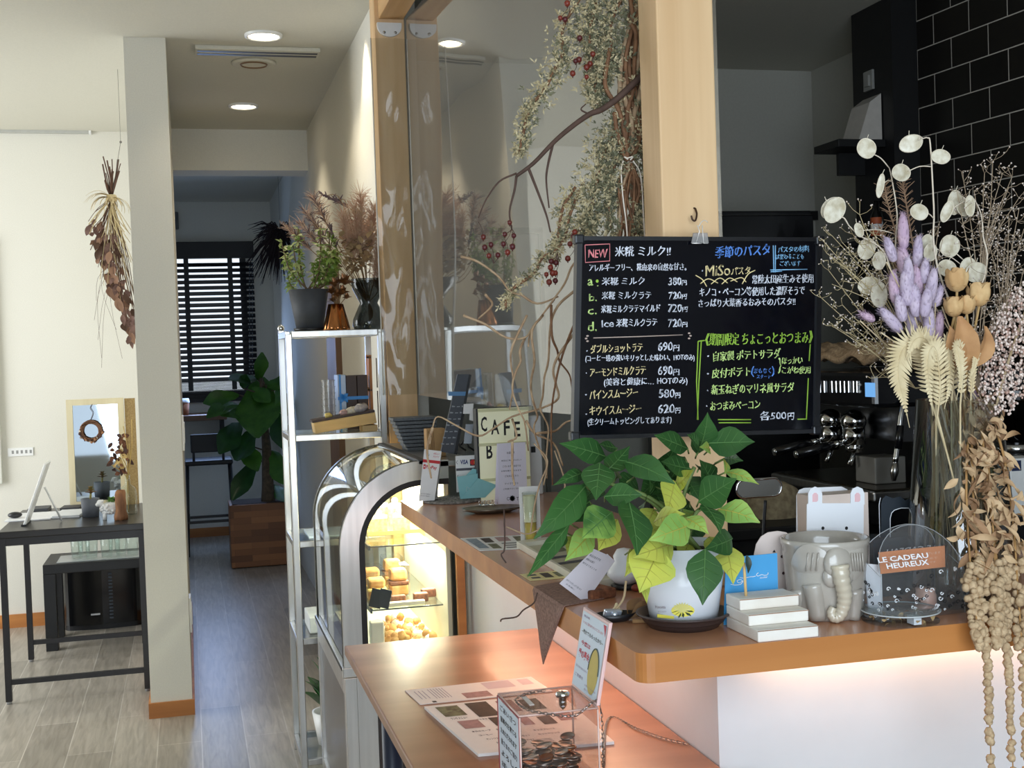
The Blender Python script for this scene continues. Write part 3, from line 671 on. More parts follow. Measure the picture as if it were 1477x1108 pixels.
FIG = [(372, 548, 378, 508, 22), (372, 545, 330, 548, 26), (385, 555, 412, 552, 26), (345, 570, 293, 582, 27), (345, 585, 298, 603, 27), (378, 545, 370, 632, 66), (345, 610, 316, 655, 36), (365, 620, 340, 665, 36),
       (395, 590, 412, 650, 34), (350, 640, 372, 680, 30), (372, 660, 335, 722, 30), (392, 650, 415, 700, 34), (350, 560, 355, 540, 20), (400, 560, 414, 600, 30), (370, 590, 318, 600, 26), (395, 700, 415, 725, 22), (360, 560, 390, 580, 26)]
rng = random.Random(5); lf = MB(); pt = MB()
for a, b, c_, d_, w in FIG:
    A = fp(a, b, rng.uniform(-.08, .08)); B = fp(c_, d_, rng.uniform(-.3, -.05)); wd_ = w*9.1/1860
    lf.leaf(A, B, wd_, up=(rng.uniform(-.3, .3), -1, .5), curl=rng.uniform(-.1, .2), fold=.25, nv=6, shape=(.1, .5, .62, .8, 1, .95, .6, .12), wave=.03, rng=rng, mi=rng.choice((0, 1)))
    pt.tube([fp(382, min(690, b + 10)), A], .006, 5)
obj('leaves', lf, [mat('fig_leaf', (70, 118, 40), .35, c2=(50, 92, 30), scale=14), mat('fig_leaf_dark', (40, 84, 34), .35, c2=(30, 66, 28), scale=14)], fg)
obj('petioles', pt, MATS['fig_bark'], fg)
# dark dried grass bundle hung from the far ceiling
YD = 9.0; rng = random.Random(8); top = P(410, 300, YD); t0 = P(404, 333, YD)
t = T('dark_dried_bundle', 'dark dried grass bundle hanging from the far room ceiling', 'dried plant', (t0.x, YD, P(400, 412, YD).z))
g = MB()
for i in range(260):
    e = P(rng.choice((rng.uniform(352, 425), rng.uniform(375, 425))), rng.uniform(322, 412), YD + rng.uniform(-.15, .15)); mid = t0.lerp(e, .55) + Vector((0, 0, rng.uniform(0, .06)))
    g.tube([t0, mid, e], [.004, .005, .0015], 4)
obj('plumes', g, mat('dark_plume', (44, 30, 34), .9, c2=(26, 18, 22), scale=30), t)
obj('string', MB().tube([t0, (t0.x, YD, CEIL)], .0012, 4), M_black, t)

# ================================================================== STEEL RACK against the passage wall
SX0, SX1, SY0, SY1 = .338, .686, 4.43, 4.78
LV = [.05, .48, .825, 1.20, 1.566]
rk = T('steel_rack', 'square-tube steel rack with glass shelves beside the pine post', 'rack', ((SX0 + SX1)/2, 4.6, 0))
tb = .022
for x in (SX0, SX1 - tb):
    for y in (SY0, SY1 - tb): obj('post', MB().box(x, x + tb, y, y + tb, 0, LV[-1] + (.022 if y > SY0 else 0), .002), M_steel, rk)
for i, z in enumerate(LV):
    fr = MB().box(SX0 + tb, SX1 - tb, SY0, SY0 + .018, z - .011, z + .011, .002).box(SX0 + tb, SX1 - tb, SY1 - .018, SY1, z - .011, z + .011, .002).box(SX0, SX0 + .018, SY0 + tb, SY1 - tb, z - .011, z + .011, .002).box(SX1 - .018, SX1, SY0 + tb, SY1 - tb, z - .011, z + .011, .002)
    f = obj('shelf_frame', fr, M_steel, rk)
    obj('glass_panel', MB().box(SX0 + .018, SX1 - .018, SY0 + .018, SY1 - .018, z + .004, z + .011), M_glass, f)
for x in (SX0, SX1 - tb): obj('finial', MB().ball((x + tb/2, SY1 - tb/2, LV[-1] + .03), .014, 10), M_chrome, rk)
ST, SM = LV[-1] + .0112, LV[3] + .0112
def sx(px, py, y): return P(px, py, y).x
# herb in grey pot
cy = 4.56; cx = sx(446, 445, cy)
t = T('potted_herb', 'bushy green herb in a dark grey pot on top of the steel rack', 'potted plant', (cx, cy, ST))
ph = P(446, 418, cy).z - ST; pr = sx(474, 420, cy) - cx
obj('saucer', MB().lathe([(0, 0), (pr*.75, 0), (pr*.82, .012), (0, .012)], (cx, cy, ST), 32), M_dark, t)
obj('pot', MB().lathe([(0, .012), (pr*.68, .012), (pr, ph), (pr*.92, ph), (pr*.88, ph - .015), (0, ph - .015)], (cx, cy, ST), 36), mat('charcoal_pot', (72, 74, 78), .65, scale=60), t)
obj('soil', MB().lathe([(0, .004), (pr*.9, 0)], (cx, cy, ST + ph - .014), 20), MATS['soil'], t)
rng = random.Random(77); sm = MB(); lf = MB()
for i in range(20):
    px, py = rng.uniform(408, 488), rng.uniform(330, 385)
    if i < 6: px, py = [(406, 350), (430, 330), (462, 332), (484, 375), (415, 400), (480, 385)][i]
    e = P(px, py, cy + rng.uniform(-.07, .07)); b0 = Vector((cx + rng.uniform(-.02, .02), cy + rng.uniform(-.02, .02), ST + ph - .015))
    path = smooth([b0, b0.lerp(e, .5) + Vector(((e.x - cx)*.25, 0, -.01)), e], 5); sm.tube(path, .0022, 5)
    for k, q in enumerate(path[4:]):
        for j in range(5):
            d = Vector((rng.uniform(-1, 1), rng.uniform(-1, .6), rng.uniform(-.9, .4))).normalized(); lf.leaf(q, q + d*rng.uniform(.016, .034), rng.uniform(.008, .014), up=(0, -.6, 1), curl=rng.uniform(-.3, .3), fold=.3, nv=2, mi=rng.choice((0, 0, 1)))
obj('stems', sm, mat('herb_stem', (120, 96, 66), .8), t)
obj('leaves', lf, [mat('herb_leaf', (132, 156, 66), .5, c2=(104, 134, 50), scale=40), mat('herb_leaf_pale', (178, 186, 116), .5, scale=40)], t)
# smoked glass hourglass vase
cy2 = 4.62; c2x = sx(532, 440, cy2); vz = ST
prf = [(px, py) for px, py in ((22, 470), (25, 464), (24, 455), (17, 440), (13, 432), (17, 424), (23, 412), (25, 402), (25, 397))]
k = cy2/1840
pro = [((r*k), P(532, y, cy2).z - P(532, 471, cy2).z) for r, y in prf]
obj('smoked_vase', MB().lathe([(0, 0)] + pro, (c2x, cy2, vz), 36, cap=False), glass('smoked_glass', (120, 126, 128), .03, 1.5), label='smoked glass hourglass vase on top of the steel rack', cat='vase', at=(c2x, cy2, vz))
# plume grass and dried flowers in it
t = T('dried_plume_arrangement', 'dried plume grass and hydrangea arrangement standing in the smoked glass vase', 'dried flowers', (c2x, cy2, vz + .02))
rng = random.Random(15); sm = MB(); pl = MB(); dk = MB(); hy = MB(); b0 = Vector((c2x, cy2, vz + .02)); wst = Vector((c2x, cy2, vz + pro[4][1]))
def plume(mb, tip, base, n, ln, spread, rr=.0007, mi=0):
    for i in range(n):
        q = base.lerp(tip, rng.uniform(0, 1)); d = (tip - base).normalized()*rng.uniform(.3, .9) + Vector((rng.uniform(-1, 1), rng.uniform(-1, 1), rng.uniform(-.5, .8)))*spread
        e = q + d.normalized()*ln*rng.uniform(.5, 1.1); mb.tube([q, q.lerp(e, .5) + Vector((0, 0, .004)), e], [rr, rr, rr*.5], 3, mi)
for px, py, qx, qy, kind in ((440, 305, 470, 345, 1), (435, 325, 465, 360, 1), (452, 285, 475, 330, 1), (415, 330, 450, 362, 1), (462, 345, 478, 362, 2), (476, 325, 486, 360, 2), (465, 282, 495, 295, 3), (488, 290, 502, 300, 3),
                            (520, 280, 522, 350, 0), (540, 300, 535, 360, 0), (512, 300, 518, 370, 0), (547, 340, 540, 400, 0), (530, 320, 528, 380, 0), (505, 330, 512, 380, 0), (550, 380, 545, 420, 0), (495, 310, 505, 370, 0)):
    tip = P(px, py, cy2 + rng.uniform(-.06, .06)); bs = P(qx, qy, cy2)
    sm.tube(smooth([b0, wst, bs, tip], 4), .0016, 5)
    if kind == 0: plume(pl, tip, bs, 300, .062, 1.0, .0008)
    elif kind == 1: plume(pl, tip, bs, 110, .055, .7, .0009); plume(dk, tip, bs, 46, .045, .55, .0018)
    else: plume(dk, tip, bs, 30, .03, .4, .003)
for i in range(90):
    e = P(rng.uniform(490, 535), rng.uniform(340, 388), cy2 + rng.uniform(-.06, .02)); hy.leaf(e, jitter(e, rng, .03), .022, nv=2, curl=rng.uniform(-.4, .4), mi=rng.choice((0, 1)))
for px, py in ((515, 350), (525, 370), (505, 375)): sm.tube(smooth([b0, wst, P(px, py, cy2)], 4), .0018, 5)
obj('stems', sm, mat('plume_stem', (150, 122, 88), .8), t)
obj('plumes', pl, mat('plume_tan', (206, 178, 150), .9, c2=(190, 150, 126), scale=30), t)
obj('dark_spikelets', dk, mat('plume_dark', (92, 76, 84), .9, c2=(120, 100, 96), scale=60), t)
obj('hydrangea_petals', hy, [mat('hydrangea_brown', (142, 116, 84), .85, scale=40), mat('hydrangea_light', (182, 156, 116), .85, scale=40)], t)
# copper vase with copper roses
cy3 = 4.50; c3 = sx(485, 455, cy3); r0 = sx(504, 470, cy3) - c3; h3 = P(485, 434, cy3).z - P(485, 472, cy3).z
obj('copper_vase', MB().lathe([(0, 0), (r0, 0), (r0*.98, .01), (r0*.55, h3), (r0*.42, h3), (0, h3*.8)], (c3, cy3, ST), 48, fn=lambda q, i, a: Vector((c3 + (q.x - c3)*(1 + .07*math.cos(8*a)), cy3 + (q.y - cy3)*(1 + .07*math.cos(8*a)), q.z))), mat('copper', (198, 132, 82), .18, 1, scale=30, var=.1), label='fluted copper vase in the middle of the rack top', cat='vase', at=(c3, cy3, ST))
t = T('copper_roses', 'bunch of bronze dried roses standing in the fluted copper vase', 'dried flowers', (c3, cy3, ST + h3*.8))
rs = MB(); sm = MB(); rng = random.Random(3)
for px, py, r in ((497, 405, 11), (483, 409, 9), (487, 424, 8), (478, 420, 7), (494, 420, 8), (481, 432, 7), (500, 428, 6)):
    e = P(px, py, cy3 + rng.uniform(-.02, .01)); R_ = r*cy3/1840
    sm.tube([(c3, cy3, ST + h3*.8), e], .0015, 5)
    for L2 in range(3):
        for j in range(5):
            a = 2*PI*j/5 + L2*.6; q = e + Vector((math.cos(a), math.sin(a)*.8, .2*L2))*R_*(.25 + .12*L2)
            rs.leaf(e - Vector((0, 0, R_*.6)), e + Vector((math.cos(a)*R_*(.4 + .5*L2), math.sin(a)*R_*(.4 + .4*L2), R_*(1.0 - .55*L2) + rng.uniform(-.3, .3)*R_)), R_*1.0, up=(-math.cos(a), -math.sin(a), .4), curl=-.25 + .2*L2, fold=.6, nv=2)
obj('petals', rs, mat('bronze_petal', (150, 100, 58), .35, .5, c2=(106, 68, 40), scale=30), t)
obj('stems', sm, MATS['plume_stem'], t)
# second shelf
cy4 = 4.60; cx = sx(475, 600, cy4); w = .5*(sx(486, 600, cy4) - sx(465, 600, cy4)); n = 8; hh = (P(475, 546, cy4).z - P(475, 620, cy4).z)/n
for i in range(n):
    z = SM + i*hh
    obj('lidded_cup', MB().lathe([(0, 0), (w*.86, 0), (w*.9, hh*.85), (w, hh*.86), (w, hh*.97), (0, hh*.97)], (cx, cy4, z), 24, smooth=False), glass('cup_clear', (236, 236, 234), .08, 1.5, veil=.12), at=(cx, cy4, z),
        label='clear lidded cup, %s in the stack on the rack shelf' % ('lowest', 'second from bottom', 'third from bottom', 'fourth from bottom', 'fourth from top', 'third from top', 'second from top', 'topmost')[i], cat='cup', group='clear cups stacked on the rack')
# gift set with ribbon
y0 = 4.60; x0, xm, x1 = sx(488, 570, y0), sx(500, 570, y0), sx(531, 570, y0); zt = P(510, 540, y0).z
t = T('ribboned_gift_box', 'brown gift box with a silver side and a blue ribbon on the rack shelf', 'gift box', ((x0 + x1)/2, y0 + .06, SM))
obj('silver_side', MB().box(x0, xm, y0 + .004, y0 + .12, SM, zt, .002), mat('silver_card', (150, 160, 172), .35, .4), t)
obj('brown_box', MB().box(xm, (xm + x1)/2 - .001, y0, y0 + .12, SM, zt - .004, .002).box((xm + x1)/2 + .001, x1, y0, y0 + .12, SM, zt - .004, .002), mat('choc_card', (72, 58, 54), .6, scale=40), t)
rz = P(510, 574, y0).z; ribbon = mat('blue_ribbon', (54, 140, 214), .45, scale=30)
rb = MB().box(x0 - .002, x1 + .001, y0 - .003, y0 + .0, rz - .006, rz + .006).box(x0 + .004, x0 + .011, y0 - .002, y0, SM, zt + .001)
bx = Vector((xm - .012, y0 - .008, rz + .004))
for dx, dz in ((-.018, .012), (.016, .014), (-.014, -.022), (.014, -.02)): rb.leaf(bx, bx + Vector((dx, -.006, dz)), .014, up=(0, -1, .2), curl=.4, nv=2)
obj('ribbon', rb, ribbon, t)
# tall boxes at the right end
y0 = 4.66; x0, x1 = sx(532, 560, y0), SX1 - .023; zt = P(540, 512, y0).z
for i, (za, zb_, lab) in enumerate(((SM, SM + (zt - SM)*.55, 'dark-banded orange box at the right end of the rack shelf, under another'), (SM + (zt - SM)*.55, zt, 'dark-banded orange box on top of another at the right end of the rack shelf'))):
    t = T('confection_box', lab, 'box', ((x0 + x1)/2, y0 + .04, za), 'orange boxes on the rack')
    obj('carton', MB().box(x0 + .012, x1, y0, y0 + .08, za, zb_ - .0015, .002), mat('amber_card', (186, 118, 54), .5, scale=30), t)
    obj('band', MB().box(x0 + .0115, x1, y0 - .001, y0 + .081, zb_ - .012, zb_ - .005).box(x0 + .03, x0 + .034, y0 - .001, y0, za, zb_ - .012), mat('dark_card', (66, 44, 36), .5), t)
    obj('pale_side', MB().box(x0 + .008, x0 + .0118, y0 + .002, y0 + .078, za, zb_ - .002), mat('cream_card', (226, 206, 170), .6), t)
# tilted wooden tray with sweets
a = P(455, 630, 4.455); b = P(562, 611, 4.455); th = P(455, 614, 4.455).z - a.z
a.z = SM + .001; ang = math.atan2(P(562, 611, 4.455).z - P(455, 630, 4.455).z, b.x - a.x); L_ = (SX1 - .026) - a.x
fb = T('tray_stand_block', 'small pale wooden block propping up the tilted tray', 'block', (.64, 4.5, SM))
obj('block', MB().box(.60, .655, 4.456, 4.54, SM, SM + .022, .002), wood('pale_wood', (224, 190, 132), (204, 168, 110), 0, 40, .1, .6), fb)
t = T('tilted_tray', 'tilted pale wooden tray of sweets at the front of the rack shelf', 'tray', (a.x, 4.5, SM))
M_ = Matrix.Translation((a.x, 4.448, SM + .001)) @ Matrix.Rotation(-ang, 4, 'Y')
tm = MB(); tm.M = M_; tm.box(0, L_*.97, 0, .1, 0, th, .002); obj('tray', tm, MATS['pale_wood'], t)
tm = MB(); tm.M = M_; tm.box(-.004, L_*.97, .003, .12, th, th + .008, .001); obj('dark_liner', tm, mat('dark_liner', (58, 40, 38), .6), t)
rng = random.Random(2)
M2 = M_ @ Matrix.Translation((0, .04, th + .008))
for i, (u, r, nm, lab, cc) in enumerate(((.06, .012, 'candy_wedge', 'yellow candy wedge at the low end of the tilted tray', (246, 216, 120)), (.115, .014, 'candy_pack', 'pink wrapped candy pack on the tilted tray', (214, 170, 160)), (.145, .018, 'cream_candy_bag', 'cream-coloured candy bag standing on the tilted tray', (236, 220, 190)), (.18, .024, 'crinkled_candy_bag', 'crinkled clear candy bag at the high end of the tilted tray', (190, 180, 176)))):
    mb = MB(); mb.M = M2 @ Matrix.Translation((u, 0, r*.55))
    mb.ball((0, 0, 0), r, 10, sc=(1.2, .7, .75), jit=.22, rng=rng); obj(nm, mb, mat(nm, cc, .35, scale=120, var=.3), label=lab, cat='sweet')
# lower shelves
obj('folded_sheet', MB().box(.40, .60, 4.50, 4.72, LV[2] + .0112, LV[2] + .016), mat('blue_sheet', (190, 206, 226), .5), label='pale blue folded sheet on the third rack shelf down', cat='sheet')
obj('storage_box', MB().box(.39, .58, 4.50, 4.70, LV[1] + .0112, LV[1] + .07, .004), mat('white_box', (216, 220, 222), .5), label='low white storage box on the lower rack shelf', cat='box')
t = T('rack_house_plant', 'leafy green house plant on the lowest shelf of the steel rack', 'potted plant', (.47, 4.6, LV[0] + .0112)); rng = random.Random(19)
zb0 = LV[0] + .0112
obj('pot', MB().lathe([(0, 0), (.055, 0), (.075, .12), (.066, .12), (0, .1)], (.47, 4.6, zb0), 24), M_white, t)
lf = MB()
for i in range(22):
    a_ = rng.uniform(0, 2*PI); e = Vector((.47 + .13*math.cos(a_)*rng.uniform(.3, 1), 4.6 + .13*math.sin(a_)*rng.uniform(.3, 1), zb0 + rng.uniform(.16, .34))); lf.leaf(Vector((.47, 4.6, zb0 + .1)).lerp(e, .35), e, .06, curl=.2, nv=2)
obj('leaves', lf, mat('house_leaf', (60, 120, 56), .4, c2=(40, 90, 40), scale=20), t)
# ================================================================== COLD DISPLAY CASE
CX0, CXB, CY0, CY1, CTOP = .402, .725, 3.555, 4.345, 1.172
RXc, RZc, SILL = .245, .245, .592
def arc_outline(inset, n=14, xend=.66):
    """front profile, from the sill up the curve to the top edge"""
    pts = [(CX0 + inset, SILL - .0)]
    cx, cz = CX0 + RXc, CTOP - RZc
    for i in range(n + 1):
        a = PI - (PI/2)*i/n; pts.append((cx + (RXc - inset)*math.cos(a), cz + (RZc - inset)*math.sin(a)))
    pts.append((xend, CTOP - inset)); return pts
def closed(inset, xend): 
    p = arc_outline(inset, xend=xend); return p + [(xend, SILL)]
dc = T('display_case', 'curved glass refrigerated display case of cakes at the end of the bar', 'display case', ((CX0 + CXB)/2, 3.95, 0))
M_rubber = mat('black_gasket', (16, 16, 17), .6, scale=50)
M_lit_white = mat('case_liner', (240, 232, 206), .5, scale=20, var=.03)
def side(y, w, name):
    f = MB(); o_ = arc_outline(0, xend=CXB); i_ = arc_outline(w, xend=CXB); f.ring(o_, i_, y, y + .022, closed=False)
    s = obj(name, f, M_steel, dc)
    g = MB(); g.ring(arc_outline(w, xend=CXB), arc_outline(w + .017, xend=CXB), y + .002, y + .02, closed=False); obj('gasket', g, M_rubber, s)
    p = arc_outline(w + .017, xend=CXB) + [(CXB, SILL)]
    obj('side_glass', MB().prism(p, y + .008, y + .014), M_glass, s)
side(CY0, .054, 'near_side_frame'); side(CY1 - .022, .02, 'far_side_frame')
def curve_glass(off):
    pr = arc_outline(off, xend=.645); mb = MB(); k = len(pr) - 1
    return mb.grid(lambda u, v: (pr[min(k, int(u*k + .5))][0], CY0 + .022 + (CY1 - .044 - CY0)*v, pr[min(k, int(u*k + .5))][1]), k, 1)
obj('curved_glass', curve_glass(.002), glass('curved_case_glass', (214, 218, 212), .03, 1.55, gain=1.3), dc)
ed = MB()
for y in (CY0 + .022, CY1 - .028):
    p = arc_outline(-.001, xend=.645); q = arc_outline(.008 if y < 4 else .014, xend=.645); ed.ring(p, q, y, y + .006, closed=False)
obj('glass_edge_seal', ed, M_rubber, dc)
obj('hinge_bar', MB().box(.636, .66, CY0, CY1, CTOP - .012, CTOP + .004, .003), mat('hinge_grey', (70, 70, 72), .5), dc)
obj('top_plate', MB().box(.66, .80, CY0, CY1, CTOP - .02, CTOP - .002, .002), M_steel, dc)
sl = obj('sill', MB().box(CX0 - .006, CX0 + .04, CY0, CY1, SILL - .03, SILL, .003), M_steel, dc)
obj('sill_gasket', MB().box(CX0 - .0075, CX0 - .005, CY0 + .01, CY1 - .01, SILL - .010, SILL - .002), M_rubber, sl)
# cabinet below
obj('cabinet', MB().box(CX0 + .012, CXB, CY0 + .012, CY1, .07, SILL - .03), mat('cabinet_taupe', (108, 102, 98), .3, .3, scale=10), dc)
fr = MB()
for y in (CY0, CY1 - .04): fr.box(CX0, CX0 + .035, y, y + .04, .05, SILL - .03, .002)
fr.box(CX0, CX0 + .02, CY0 + .04, CY1 - .04, SILL - .085, SILL - .03, .002).box(CX0, CX0 + .02, CY0 + .04, CY1 - .04, .05, .10, .002)
obj('front_frame', fr, M_steel, dc)
obj('near_corner_panel', MB().box(CX0 + .034, CX0 + .09, CY0 - .001, CY0 + .014, .05, SILL - .03), M_steel, dc)
obj('dark_side_panel', MB().box(CX0 + .092, CXB, CY0 + .0, CY0 + .012, .05, SILL - .03), mat('smoked_panel', (58, 50, 48), .2, scale=10), dc)
obj('base', MB().box(CX0 + .03, CXB, CY0 + .03, CY1 - .03, 0, .07), M_black, dc)
# inside: back, deck, glass shelves, lamp
obj('back_panel', MB().box(CXB - .012, CXB, CY0 + .022, CY1 - .022, SILL, CTOP - .02), M_lit_white, dc)
obj('deck', MB().box(CX0 + .06, CXB - .012, CY0 + .03, CY1 - .03, SILL, SILL + .012), M_lit_white, dc)
z1 = P(612, 781, 3.66).z; z2 = P(600, 872, 3.66).z
for z in (z1, z2):
    s = obj('glass_shelf', MB().box(.50, CXB - .014, 3.64, CY1 - .05, z - .006, z, .001), M_glass, dc)
    obj('shelf_edge', MB().box(.494, .50, 3.64, CY1 - .05, z - .012, z + .001).box(.50, CXB - .014, 3.637, 3.64, z - .005, z - .001), mat('shelf_alu', (120, 122, 118), .3, .8), s)
obj('lamp_tube', MB().cyl((.68, CY0 + .05, CTOP - .032), (.68, CY1 - .05, CTOP - .032), .008, n=12), mat('case_lamp', (255, 244, 214), .5, emit=8), dc)
area('display_case_lamp', (.67, 3.95, CTOP - .045), (-.15, 0, -1), .03, .68, 13, (1, .93, .70))
area('display_case_lamp_low', (.695, 3.95, z1 - .02), (-.2, 0, -1), .02, .66, 6.5, (1, .94, .76))
# cakes and packs
rng = random.Random(41)
M_cake = mat('sponge', (240, 212, 138), .8, scale=90, c2=(222, 178, 96), bump=.2)
M_cream = mat('cream', (250, 242, 220), .5, scale=20, var=.04)
M_choc = mat('choc_crumb', (132, 82, 56), .7, scale=120, c2=(96, 56, 38), bump=.4)
M_bread = mat('bread_crust', (222, 176, 112), .7, scale=40, c2=(190, 132, 72), bump=.2)
M_tray = mat('gold_tray', (232, 206, 120), .3, .4, scale=30)
M_tag = mat('black_price_tag', (46, 50, 54), .5)
def tray(x0, x1, y0, y1, z, lab, m=M_tray):
    mb = MB().box(x0, x1, y0, y1, z, z + .004).box(x0, x1, y0, y0 + .004, z + .004, z + .012).box(x0, x1, y1 - .004, y1, z + .004, z + .012).box(x0, x0 + .004, y0 + .004, y1 - .004, z + .004, z + .012).box(x1 - .004, x1, y0 + .004, y1 - .004, z + .004, z + .012)
    obj('cake_tray', mb, m, label=lab, cat='tray')
tray(.52, .70, 3.84, 4.2, z1 + .0005, 'gold tray of cakes on the upper glass shelf of the display case')
def slice_(x, y, z, lab, h=.05):
    t = T('cake_slice', lab, 'cake', (x, y, z), 'cake slices in the display case')
    tri = [(x - .025, y - .035), (x + .03, y - .03), (x + .0, y + .04)]
    obj('sponge', MB().prism(tri, z, z + h*.8, axis='z'), M_cake, t); obj('cream', MB().prism([(a*1 + 0*b, b) for a, b in tri], z + h*.8 + .0005, z + h, axis='z').ball((x, y - .01, z + h + .008), .012, 8), M_cream, t)
for x, y, lab in ((.555, 3.88, 'cake slice at the near front corner of the gold tray'), (.63, 3.90, 'cake slice at the near back corner of the gold tray'), (.56, 4.02, 'cake slice halfway along the front of the gold tray'), (.64, 4.05, 'cake slice halfway along the back of the gold tray'), (.60, 4.15, 'cake slice at the far end of the gold tray')): slice_(x, y, z1 + .0048, lab, rng.uniform(.05, .07))
for i, (x, y, lab) in enumerate(((.535, 3.80, 'sandwich pack at the near front corner of the lower glass shelf'), (.61, 3.84, 'tall sandwich pack behind the first on the lower glass shelf'), (.545, 3.98, 'sandwich pack in the middle of the lower glass shelf'), (.62, 4.02, 'sandwich pack at the back of the lower glass shelf'))):
    z = z2 + .0005; t = T('sandwich_pack', lab, 'food', (x, y, z), 'sandwich packs in the display case'); h = .075 + .02*(i % 2)
    obj('bread', MB().box(x - .028, x + .028, y - .03, y + .03, z, z + h*.35, .006).box(x - .026, x + .026, y - .028, y + .028, z + h*.47, z + h*.85, .008), M_bread, t)
    obj('filling', MB().box(x - .03, x + .03, y - .032, y + .032, z + h*.35, z + h*.47, .003), M_choc if i % 2 else M_cake, t)
    obj('wrap', MB().box(x - .033, x + .033, y - .036, y + .036, z - .0003, z + h, .004), M_clear, t)
for i, (x, y, lab) in enumerate(((.655, 3.70, 'nearest nut bar on the lower glass shelf'), (.585, 3.69, 'nut bar nearest the curved glass on the lower shelf'), (.69, 3.76, 'nut bar close to the back panel of the case'))):
    z = z2 + .0005; obj('nut_bar', MB().box(x - .022, x + .022, y - .014, y + .014, z, z + .026, .004), M_choc, label=lab, cat='food', group='nut bars in the display case')
obj('pudding_tray', MB().box(.53, .66, 3.655, 3.675, z2 + .0005, z2 + .012, .002), M_cream, label='low cream coloured tray at the near edge of the lower glass shelf', cat='tray')
for i, (px, py, y, lab) in enumerate(((535, 835, 3.66, 'dark price card nearest the curved glass in the case'), (551, 850, 3.645, 'dark price card in front of the sandwich packs in the case'))):
    c = P(px, py, y); mb = MB(); mb.M = Matrix.Translation((max(c.x, .508), y, z2 + .0015)) @ Matrix.Rotation(.25, 4, 'Y') @ Matrix.Rotation(-.5, 4, 'Z')
    mb.box(-.018, .018, -.0015, .0015, 0, .055); obj('price_card', mb, M_tag, label=lab, cat='sign')
# bottom deck
tray(.54, .70, 3.66, 3.98, SILL + .0125, 'white tray of pastries on the deck of the display case', M_cream)
mb = MB()
for i in range(90):
    mb.ball((rng.uniform(.55, .69), rng.uniform(3.68, 3.95), SILL + .018 + rng.uniform(0, .035)), rng.uniform(.008, .018), 7, jit=.2, rng=rng, mi=rng.choice((0, 0, 1)))
o = obj('broken_pastries', mb, [M_bread, M_cream], label='heap of broken pastry pieces in the white tray of the display case', cat='pastry', kind='stuff'); 
mb = MB().box(.49, .53, 3.62, 3.66, SILL + .0125, SILL + .11, .004); obj('milk_carton', mb, M_cream, label='white carton standing at the near front corner of the display case deck', cat='carton')
# ================================================================== THINGS ON THE CASE TOP AND THE FAR BAR
TT = CTOP - .002
def bx(px, py, y): return P(px, py, y).x
PAPER = mat('white_paper', (240, 238, 236), .6, scale=60, var=.02)
INK = mat('ink_grey', (86, 84, 92), .7); INKB = mat('ink_black', (28, 28, 30), .7); INKR = mat('ink_red', (206, 52, 58), .7)
# stack of dark paper bags, each one separate
rng = random.Random(6); y0 = 3.98; n = 9; z0 = TT
zt = P(610, 600, y0).z; x0 = bx(590, 620, y0); hb = (zt - TT - .002)/n
for i in range(n):
    mb = MB(); k = i/(n - 1); sh = -.010*k
    mb.M = Matrix.Translation((.722 + sh*1.6 + rng.uniform(-.002, .002), y0 + .05, TT + .0005 + i*hb)) @ Matrix.Rotation(rng.uniform(-.02, .02), 4, 'Z')
    w = .045 + .024*k
    mb.box(-w, w + .005, -.05, .05, 0, hb*.8, .0008); 
    obj('paper_bag', mb, mat('bag_grey', (104, 108, 112), .6, scale=120, var=.4), label='dark grey folded bag in the stack on the display case, ' + ('lowest', 'second from bottom', 'third from bottom', 'fourth from bottom', 'fifth from bottom', 'fourth from top', 'third from top', 'second from top', 'topmost')[i], cat='bag', group='folded bags stacked on the display case')
# kraft carton
y0 = 3.72; x0, x1 = bx(614, 640, y0), bx(641, 640, y0)
t = T('kraft_carton', 'small brown kraft carton in front of the stack of dark bags', 'box', ((x0 + x1)/2, y0, TT))
zt = P(627, 618, y0).z
obj('carton', MB().box(x0, x1, y0 - .02, y0 + .025, TT, zt, .002), mat('kraft', (186, 146, 98), .8, scale=80), t)
mb = MB()
for k in range(3): mb.tube(smooth([(x0 + .008 + k*.006, y0 - .0205, TT + .012), (x0 + .014 + k*.004, y0 - .0215, (TT + zt)/2), (x0 + .006 + k*.007, y0 - .0205, zt - .006)], 3), .0008, 4)
obj('print', mb, mat('kraft_print', (120, 88, 56), .8), t)
# cup holder rack: dark slanted price boards
def slab(name, q, y0, depth, m, parent=None, **k):
    """a thick board with its four corners given on the plane Y=y0"""
    pts = [P(a, b, y0) for a, b in q]; mb = MB(); mb.prism([(p.x, p.z) for p in pts], y0, y0 + depth); return obj(name, mb, m, parent, **k)
yS = 3.56
t = T('slanted_price_board', 'dark slanted price board with pale lettering standing behind the card signs', 'sign board', (P(655, 655, yS).x, yS, TT))
slab('board', ((636, 652), (660, 540), (677, 540), (655, 655)), yS, .01, mat('slate', (66, 70, 78), .45, scale=50), t)
slab('dark_edge', ((655, 655), (677, 540), (680, 541), (659, 656)), yS - .002, .012, M_black, t)
slab('blue_stripe', ((646, 565), (647, 571), (672, 571), (673, 565)), yS - .001, .001, mat('blue_line', (92, 140, 186), .5), t)
mb = MB()
for i in range(7):
    a, b = 652 - i*2.6, 585 + i*9
    for k in range(3):
        p = [P(a + k*7 + dx, b + dy, yS - .0008) for dx, dy in ((0, 1.2*(k % 2)), (4.5, 1), (4.2, 2.2), (-.3, 2.4))]; mb.add(p, [(0, 1, 2, 3)])
obj('lettering', mb, mat('pale_letters', (150, 154, 160), .6), t)
t = T('cup_sleeve_rack', 'black zigzag rack standing below the slanted price board', 'rack', (P(655, 650, 3.50).x, 3.6, TT))
mb = MB()
